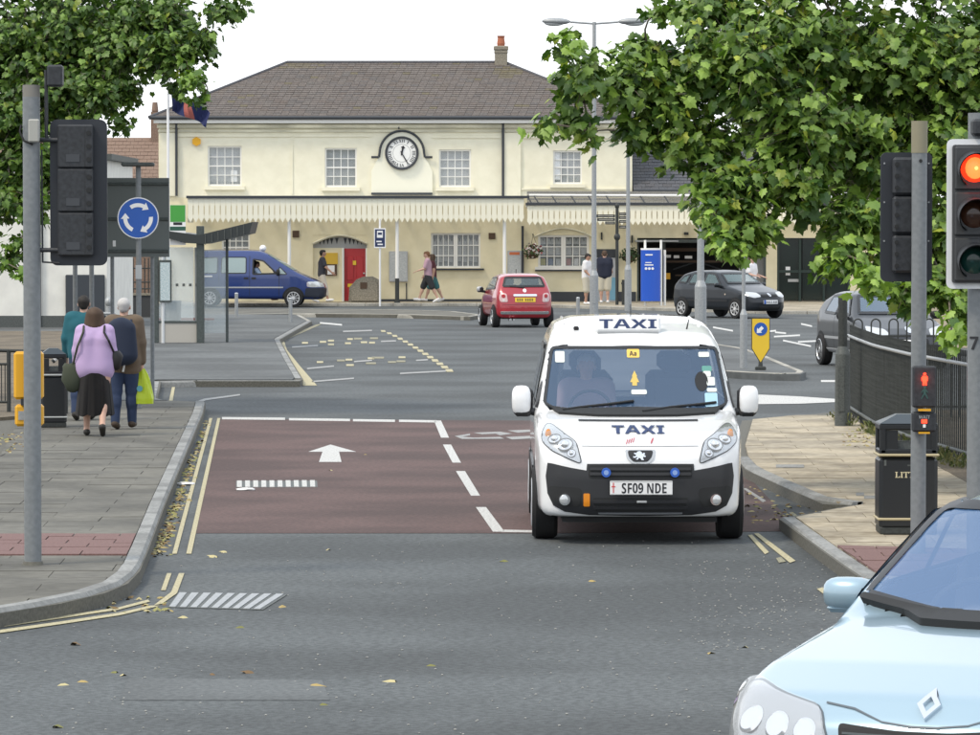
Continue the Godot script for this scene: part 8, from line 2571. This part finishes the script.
	person("person", "person in charcoal T-shirt walking right past the blue van's bonnet", Vector3(X(322, d), 0.1, -d), PI / 2, 1.82, {"legs": [[0.28, 0.08, -0.1], [-0.3, 0.1, 0.4]], "arms": [[0.45, 0.1, 0.4], [-0.3, 0.1, 0.25]], "skin": "tan", "hair": dark_hair, "clothes": [
		["shirt", cloth("charcoal_shirt", Color(0.035, 0.035, 0.045)), [["torso", 1.0], ["upper_arm", 0.7]], 0.025], ["trousers", cloth("pale_trousers", Color(0.55, 0.50, 0.42)), [["thigh", 1.0], ["shin", 0.6]], 0.02], ["trainers", trainers, [["foot", 1.0]], 0.015]]})
	d = 133.5
	person("person", "person in white T-shirt standing behind the black hatchback", Vector3(X(751, d), 0.1, -d), 1.0, 1.72, {"legs": [[0.04, 0.04], [-0.04, 0.06]], "arms": [[0.2, 0.2, 1.2], [0.1, 0.2, 1.2]], "hair": brown, "clothes": [
		["shirt", white_sh, [["torso", 1.0], ["upper_arm", 0.7]], 0.03], ["trousers", denim, [["thigh", 1.0], ["shin", 1.0, 1.4]], 0.02], ["shoes", shoe, [["foot", 1.0]], 0.012]]})
	# drivers
	var vd := 143.8
	var vc := Vector3(X(327, vd) - 2.24, 0, -vd)
	var vt := Transform3D(Basis(Vector3.UP, PI / 2), vc)
	person("person", "driver in pale blue shirt at the blue van's open window", vt * Vector3(-0.40, -0.12, -0.08), PI / 2, 1.70, {"seated": true, "cell": 0.028, "legs": [[1.45, 1.3], [1.4, 1.2]], "arms": [[0.7, 0.15, 0.8], [0.6, 0.15, 0.8]], "nod": 0.2, "skin": "tan", "lean": -0.12, "hair": dark_hair, "clothes": [
		["shirt", cloth("pale_blue_shirt", Color(0.40, 0.50, 0.66)), [["torso", 1.0], ["upper_arm", 0.9]], 0.03], ["trousers", shorts, [["thigh", 1.0], ["shin", 1.0]], 0.015]]})
	var axle := G(640, 538).z
	var tt := Vector3(P(640.5, 500, -axle - 0.9).x, 0, axle - 1.52)
	person("person", "driver in pinkish shirt behind the white taxi's windscreen", tt + Vector3(-0.42, -0.10, 0.14), 0.0, 1.72, {"seated": true, "cell": 0.028, "legs": [[1.4, 1.2], [1.4, 1.2]], "arms": [[0.75, 0.1, 0.7], [0.75, 0.1, 0.7]], "lean": -0.15, "hair": grey_hair, "clothes": [
		["shirt", cloth("driver_shirt", Color(0.34, 0.25, 0.28)), [["torso", 1.0], ["upper_arm", 0.9]], 0.03], ["trousers", denim, [["thigh", 1.0], ["shin", 1.0]], 0.015]]})

func bag(called: String, label: String, at: Vector3, r: Vector3, mat: Material, shoulder: Vector3) -> void:
	var t := thing(called, label, "bag", at)
	var m := MB.new().ball(Vector3.ZERO, r, 18, 12)
	for i in m.v.size():
		var q := m.v[i]
		m.v[i] = q + Vector3(0.012 * sin(q.y * 40 + q.z * 20), -0.02 if q.y < 0 else 0.0, 0.01 * sin(q.x * 50))
		if q.y > r.y * 0.7: m.v[i].y = r.y * 0.7 + 0.01 * sin(q.x * 30)
	mi("pouch", m, mat, t)
	var s := shoulder - at
	mi("strap", MB.new().tube([s + Vector3(0, 0.0, 0.0), s + Vector3(0, 0.015, 0.07), s + Vector3(0, -0.06, 0.15), s.lerp(Vector3(0, r.y * 0.6, 0), 0.5) + Vector3(0, 0, 0.18), Vector3(0, r.y * 0.6, r.z * 0.6)], 0.014, 6), mat, t)

# ---------------------------------------------------------------- trees
func leaf_mesh(fold: float) -> ArrayMesh:   # five-lobed leaf about 1 unit long, stalk at the origin, tip towards -Y
	var half := [[0.06, 0.02], [0.26, 0.13], [0.38, 0.0], [0.35, -0.13], [0.54, -0.30], [0.37, -0.40], [0.36, -0.60], [0.18, -0.64], [0.0, -0.97]]
	var m := MB.new()
	for s in [-1, 1]:
		var pts := [Vector3(0, 0.0, 0)]
		for q in half: pts.append(Vector3(s * q[0], q[1], -absf(q[0]) * fold - q[1] * q[1] * 0.18))
		var ce := Vector3(0, -0.32, 0.02)
		for k in pts.size() - 1:
			if s > 0: m.tri(ce, pts[k + 1], pts[k])
			else: m.tri(ce, pts[k], pts[k + 1])
	return m.mesh()

func tree(called: String, label: String, base: Vector3, th: float, tr: float, clumps: Array, leaf: float, density: float, seed_: int, lo: Color, hi: Color, singles: int) -> void:
	var r := RandomNumberGenerator.new()
	r.seed = seed_
	var t := thing(called, label, "tree", base)
	# trunk and limbs
	var top := Vector3(0, th, 0)
	var tm := MB.new()
	var last := Vector3.ZERO
	for k in 6:
		var p := Vector3(0.06 * sin(k * 1.3), th * (k + 1) / 6.0, 0.05 * cos(k * 1.7))
		tm.cyl(last, p, lerpf(tr, tr * 0.6, k / 6.0), lerpf(tr, tr * 0.6, (k + 1) / 6.0), 12, false)
		last = p
	tm.cyl(Vector3(0, -0.05, 0), Vector3(0, 0.25, 0), tr * 1.35, tr * 0.98, 12, false)
	mi("trunk", tm, mats.bark, t)
	var lm := MB.new()
	var where: Array[Transform3D] = []
	var shade: PackedColorArray = []
	var joined := [Vector3(0, th * 0.8, 0), Vector3(0, th, 0)]
	var sorted_clumps := clumps.duplicate()
	sorted_clumps.sort_custom(func(a, b): return (a[0] - base - top).length() < (b[0] - base - top).length())
	for c in sorted_clumps:   # centre, radius, weight
		var ce: Vector3 = c[0] - base
		var rad: Vector3 = c[1]
		# a bough from the nearest bough already grown
		var start: Vector3 = joined[0]
		for j in joined: if j.distance_to(ce) < start.distance_to(ce): start = j
		joined.append(ce)
		var mid := start.lerp(ce, 0.5) + Vector3(r.randfn() * 0.12, 0.1 * start.distance_to(ce), r.randfn() * 0.12)
		var b0 := start
		var th0 := clampf(0.05 - 0.008 * start.distance_to(top), 0.014, 0.05)
		for k in 5:
			var f := (k + 1) / 5.0
			var p := start.lerp(mid, f).lerp(mid.lerp(ce, f), f)
			lm.cyl(b0, p, th0, th0 * 0.85, 6, false)
			th0 *= 0.85
			b0 = p
		var vol := rad.x * rad.y * rad.z
		var n := int(density * pow(vol, 0.67) * c[2])
		var twigs := maxi(4, n / 9)
		for q in twigs:
			var dir := Vector3(r.randfn(), r.randfn() * 0.8, r.randfn()).normalized()
			var end := ce + dir * rad * r.randf_range(0.35, 1.08)
			var ts := ce + dir * rad * r.randf_range(0.0, 0.3)
			end.y -= 0.06 * r.randf()
			lm.cyl(ts, end, 0.006, 0.003, 4, false)
			var tone := r.randf_range(-0.16, 0.16)
			for k in 9:
				var f := 1.06 - 0.8 * pow(r.randf(), 1.5)
				var p := ts.lerp(end, f) + Vector3(r.randfn(), r.randfn(), r.randfn()) * leaf * 0.42
				var s := leaf * r.randf_range(0.42, 1.12)
				# blades hang outwards and down, faces turned mostly to the sky
				var out := (dir * Vector3(1, 0.2, 1) + Vector3(r.randfn(), 0, r.randfn()) * 0.9).normalized()
				var hang := (out * r.randf_range(0.4, 1.2) + Vector3(0, -r.randf_range(0.05, 1.1), 0)).normalized()
				var face := (Vector3(0, 0.9, 0) + out * 0.45 + Vector3(r.randfn(), r.randfn(), r.randfn()) * 0.5)
				face = (face - hang * face.dot(hang)).normalized()
				var bs := Basis(-hang.cross(face), -hang, face) * Basis(Vector3.UP, r.randf_range(-0.5, 0.5))
				where.append(Transform3D(bs.scaled_local(Vector3(s * r.randf_range(0.8, 1.1), s, s)), p))
				var cc := lo.lerp(hi, clampf(pow(r.randf(), 1.4) + tone, 0, 1))
				if r.randf() < 0.05: cc = Color(cc.r * 1.7, cc.g * 1.25, cc.b * 0.9)
				shade.append(cc)
	mi("branches", lm, mats.bark, t)
	# the leaves that show largest are parts of their own, the rest one mass
	var order := []
	for i in where.size():
		var p := where[i].origin + base
		var dz := -p.z
		var px := 490 + p.x / dz * FOC
		var py := 225 + (EYE - p.y) / dz * FOC
		if px > 4 and px < 976 and py > 4 and py < 730: order.append([dz - where[i].basis.x.length() * 3.0, i])
	order.sort_custom(func(a, b): return a[0] < b[0])
	var meshes := [leaf_mesh(0.15), leaf_mesh(0.4)]
	var mm := M(called + "_leaf", Color(1, 1, 1), 0.5)
	mm.vertex_color_use_as_albedo = true
	mm.backlight_enabled = true
	mm.backlight = Color(0.42, 0.55, 0.12)
	var tones := []
	for k in 6:
		var c := lo.lerp(hi, k / 5.0)
		var q := M("%s_leaf_%d" % [called, k], c, 0.5)
		q.backlight_enabled = true
		q.backlight = Color(0.42, 0.55, 0.12)
		tones.append(q)
	var picked := {}
	for k in mini(singles, order.size()):
		var i: int = order[k][1]
		picked[i] = true
		mi("leaf", meshes[i % 2], tones[i % 6], t, where[i])
	var rest := []
	for i in where.size(): if not picked.has(i): rest.append(i)
	var mu := MultiMesh.new()
	mu.transform_format = MultiMesh.TRANSFORM_3D
	mu.use_colors = true
	mu.mesh = meshes[0]
	mu.instance_count = rest.size()
	for k in rest.size():
		mu.set_instance_transform(k, where[rest[k]])
		mu.set_instance_color(k, shade[rest[k]])
	var o := MultiMeshInstance3D.new()
	o.name = "crown"
	o.multimesh = mu
	o.material_override = mm
	o.set_meta("kind", "stuff")
	t.add_child(o, true)

func clump(px: float, py: float, d: float, rx: float, ry: float, w := 1.0, rz := -1.0) -> Array:   # centre and half-size in picture pixels at that distance
	var k := d / FOC
	return [P(px, py, d), Vector3(rx * k * 1.03, ry * k * 1.0, (rz if rz > 0 else (rx + ry) * 0.8 * k)), w]

func trees() -> void:
	var right := []
	for q in [[585, 75, 41.5, 26, 32, 0.9], [572, 118, 41.8, 20, 20, 0.7], [566, 40, 41.0, 20, 18, 0.5], [545, 124, 41.2, 15, 9, 0.7], [592, 132, 41.5, 10, 10, 0.6], [625, 80, 42, 34, 36, 1.0], [665, 95, 42, 36, 42, 1.0], [640, 135, 42, 26, 22, 0.9], [650, 50, 42.4, 40, 16, 0.6],
		[700, 60, 42, 30, 50, 0.9], [665, 6, 42, 28, 9, 0.5], [715, 5, 42.5, 40, 30, 1.0], [745, 60, 42, 50, 55, 1.1], [700, 140, 42, 42, 40, 1.0], [735, 185, 41.5, 44, 38, 1.0], [718, 205, 41.2, 28, 22, 0.7], [733, 245, 41, 24, 22, 0.8], [718, 222, 41, 16, 20, 0.6], [755, 225, 41.2, 22, 30, 0.9],
		[800, 40, 42.5, 60, 60, 1.1], [800, 130, 42, 60, 60, 1.2], [795, 190, 41.5, 36, 34, 0.9], [860, 60, 43, 60, 70, 1.2], [870, 150, 42.5, 60, 60, 1.2], [855, 220, 41.5, 42, 40, 1.0], [842, 255, 41, 26, 22, 0.8], [868, 275, 40.5, 18, 20, 0.7], [930, 60, 43, 60, 70, 1.2], [945, 150, 42.5, 60, 60, 1.2], [930, 240, 42, 56, 50, 1.1], [908, 285, 41, 28, 22, 0.8], [952, 290, 41, 36, 24, 0.9], [955, 330, 40.5, 16, 22, 0.5], [985, 230, 42, 50, 60, 1.1],
		[1020, 60, 43, 70, 90, 1.1], [1030, 190, 43, 70, 80, 1.1], [1010, 310, 42, 50, 50, 1.0], [800, -40, 43, 80, 40, 0.8], [930, -40, 43.5, 80, 40, 0.8], [1080, 10, 44, 70, 70, 0.7], [900, 120, 46, 110, 110, 1.0], [1010, 90, 47, 120, 150, 0.8], [790, 90, 45.5, 80, 90, 0.9]]:
		right.append(clump(q[0], q[1], q[2], q[3], q[4], q[5]))
	tree("plane_tree", "leafy green plane tree overhanging the railings on the right", Vector3(7.2, 0, -44.5), 4.6, 0.26, right, 0.142, 2900.0, 11, Color(0.036, 0.088, 0.012), Color(0.245, 0.375, 0.062), 300)
	var left := []
	for q in [[225, 8, 61, 26, 14, 0.8], [200, 40, 61, 22, 24, 1.0], [190, 78, 60.5, 16, 20, 1.0], [198, 98, 60.5, 10, 8, 0.8], [165, 50, 61, 34, 34, 1.1], [160, 12, 61.5, 44, 26, 1.0], [172, 88, 61, 14, 10, 0.6], [120, 40, 61.5, 44, 46, 1.2], [125, 92, 61, 20, 16, 0.9], [100, 90, 61, 30, 30, 1.1], [120, 125, 61, 14, 12, 0.7], [70, 30, 62, 50, 50, 1.2], [60, 90, 61.5, 44, 44, 1.2], [20, 50, 62, 50, 60, 1.2], [15, 120, 61.5, 46, 46, 1.2], [40, 160, 61, 36, 34, 1.0], [10, 190, 61, 36, 34, 1.0], [32, 205, 60.5, 22, 20, 0.7], [18, 245, 60.5, 22, 18, 0.6], [4, 262, 60.5, 18, 14, 0.5], [24, 272, 60, 8, 8, 0.4], [56, 188, 61, 14, 22, 0.6],
		[-40, 60, 63, 70, 90, 1.1], [-50, 180, 62, 60, 70, 1.0], [60, -40, 63, 90, 50, 1.0], [170, -40, 62.5, 70, 36, 0.9], [-70, -40, 64, 90, 70, 0.8], [60, 60, 64.5, 80, 70, 1.0], [130, 30, 64, 60, 50, 0.8]]:
		left.append(clump(q[0], q[1], q[2], q[3], q[4], q[5]))
	tree("maple_tree", "dense green tree overhanging the upper left of the street", Vector3(-9.2, 0.1, -63.5), 4.8, 0.24, left, 0.13, 2500.0, 23, Color(0.030, 0.076, 0.011), Color(0.165, 0.275, 0.044), 300)

# ---------------------------------------------------------------- fallen leaves and small litter
func litter() -> void:
	var r := RandomNumberGenerator.new()
	r.seed = 5
	var lm := leaf_mesh(0.5)
	var cols := [M("leaf_straw", Color(0.36, 0.27, 0.10), 0.8), M("leaf_brown", Color(0.16, 0.10, 0.045), 0.8), M("leaf_pale", Color(0.48, 0.42, 0.22), 0.8), M("leaf_olive", Color(0.17, 0.17, 0.05), 0.8)]
	for q in [[78, 643], [116, 671], [124, 674], [81, 680], [65, 683], [242, 626], [185, 616], [212, 673], [252, 671], [312, 684], [322, 703], [283, 605], [226, 551], [217, 556], [329, 549], [430, 664], [711, 652], [745, 646], [768, 543], [395, 680], [330, 470], [365, 454], [60, 725], [590, 580], [506, 560]]:
		var g := G(q[0], q[1], 0.012)
		var s := r.randf_range(0.05, 0.11)
		var o := mi("fallen_leaf", lm, cols[r.randi() % 4], self, Transform3D(Basis(Vector3.UP, r.randf() * TAU) * Basis(Vector3.RIGHT, -PI / 2 + r.randf_range(-0.35, 0.35)).scaled(Vector3(s, s, s)), g))
		tag(o, "small curled yellow-brown leaf lying on the grey road", "leaf", "fallen leaves on the road")
	# drifts in the gutters
	var where: Array[Transform3D] = []
	for k in 620:
		var a: Vector3
		var z := r.randf()
		if z < 0.55:
			var f := pow(r.randf(), 0.8)
			a = G(lerpf(207, 152, f) + absf(r.randfn()) * 4.5 * (0.5 + f), lerpf(419, 556, f), 0.012)
		elif z < 0.75: a = G(r.randf_range(745, 845), 0, 0) if false else G(lerpf(748, 835, r.randf()) + r.randf_range(-2, 8), 0 + lerpf(484, 520, r.randf()) + 2, 0.012)
		elif z < 0.85: a = G(r.randf_range(842, 880), r.randf_range(428, 446), 0.135)
		elif z < 0.93: a = G(r.randf_range(0, 30), r.randf_range(432, 452), 0.135)
		else: a = G(r.randf_range(60, 175), r.randf_range(596, 612), 0.012)
		var s := r.randf_range(0.035, 0.075)
		where.append(Transform3D(Basis(Vector3.UP, r.randf() * TAU) * Basis(Vector3.RIGHT, -PI / 2 + r.randf_range(-0.5, 0.5)).scaled(Vector3(s, s, s)), a))
	var mu := MultiMesh.new()
	mu.transform_format = MultiMesh.TRANSFORM_3D
	mu.use_colors = true
	mu.mesh = lm
	mu.instance_count = where.size()
	for k in where.size():
		mu.set_instance_transform(k, where[k])
		mu.set_instance_color(k, [Color(0.34, 0.27, 0.11), Color(0.18, 0.12, 0.05), Color(0.26, 0.25, 0.09), Color(0.42, 0.36, 0.18)][k % 4])
	var o := MultiMeshInstance3D.new()
	o.name = "leaf_litter"
	o.multimesh = mu
	var m := M("litter_leaf", Color(1, 1, 1), 0.85)
	m.vertex_color_use_as_albedo = true
	o.material_override = m
	add_child(o)
	o.set_meta("kind", "stuff")
	tag(o, "drifts of dry leaves along the kerbs", "leaves")
	# grit on the tarmac
	var gm := MultiMesh.new()
	gm.transform_format = MultiMesh.TRANSFORM_3D
	gm.mesh = MB.new().rbox(Vector3.ZERO, Vector3(1, 0.6, 0.8), 0.2).mesh()
	gm.instance_count = 900
	for k in 900:
		var p := G(r.randf_range(0, 980), r.randf_range(536, 735), 0.004) if k % 3 else G(r.randf_range(690, 860), r.randf_range(560, 650), 0.004)
		var s := r.randf_range(0.006, 0.016)
		gm.set_instance_transform(k, Transform3D(Basis(Vector3.UP, r.randf() * TAU).scaled(Vector3(s, s, s)), p))
	var go := MultiMeshInstance3D.new()
	go.name = "grit"
	go.multimesh = gm
	go.material_override = M("grit_pale", Color(0.32, 0.32, 0.30), 0.9)
	add_child(go)
	go.set_meta("kind", "stuff")
	tag(go, "pale grit scattered over the near tarmac", "grit")
	# scraps of litter
	for q in [[185, 484, 0.11, 0.05, "crumpled white paper scrap in the left gutter"], [246, 489.6, 0.10, 0.03, "white scrap lying below the drain cover on red surfacing"]]:
		var g := G(q[0], q[1], 0.012)
		var pm := MB.new().ball(Vector3.ZERO, Vector3(q[2], 0.02, q[3] * 2), 9, 5)
		for i in pm.v.size(): pm.v[i] *= 1.0 + 0.3 * sin(i * 2.1)
		tag(mi("paper_scrap", pm, mats.sign_white, self, Transform3D(Basis.IDENTITY, g)), q[4], "litter")
	# weeds along the foot of the railing
	var wm := MB.new()
	wm.coloured = true
	for k in 900:
		var f := r.randf()
		var p := Vector3(lerpf(4.85, 5.3, f) - 0.05 - absf(r.randfn()) * 0.07, 0.125, -lerpf(57.5, 45.6, f))
		if sin(f * 23.0) < -0.1: continue
		var hgt := r.randf_range(0.03, 0.2)
		var d := Vector3(r.randfn() * 0.5, 1, r.randfn() * 0.5).normalized() * hgt
		var w := Vector3(r.randfn(), 0.2, r.randfn()).normalized() * 0.03
		wm.tint = Color(0.07, 0.11, 0.03).lerp(Color(0.2, 0.19, 0.07), r.randf())
		wm.quad(p + d * 0.6 - w, p + d * 0.75 - Vector3(0, 0.02, 0), p + d + w, p + d * 0.95)
		wm.quad(p - w * 0.1, p + w * 0.1, p + d + w * 0.1, p + d - w * 0.1)
	var weeds := mi("weeds", wm, mats.litter_leaf)
	weeds.set_meta("kind", "stuff")
	tag(weeds, "low weeds growing at the foot of the grey railing", "weeds")
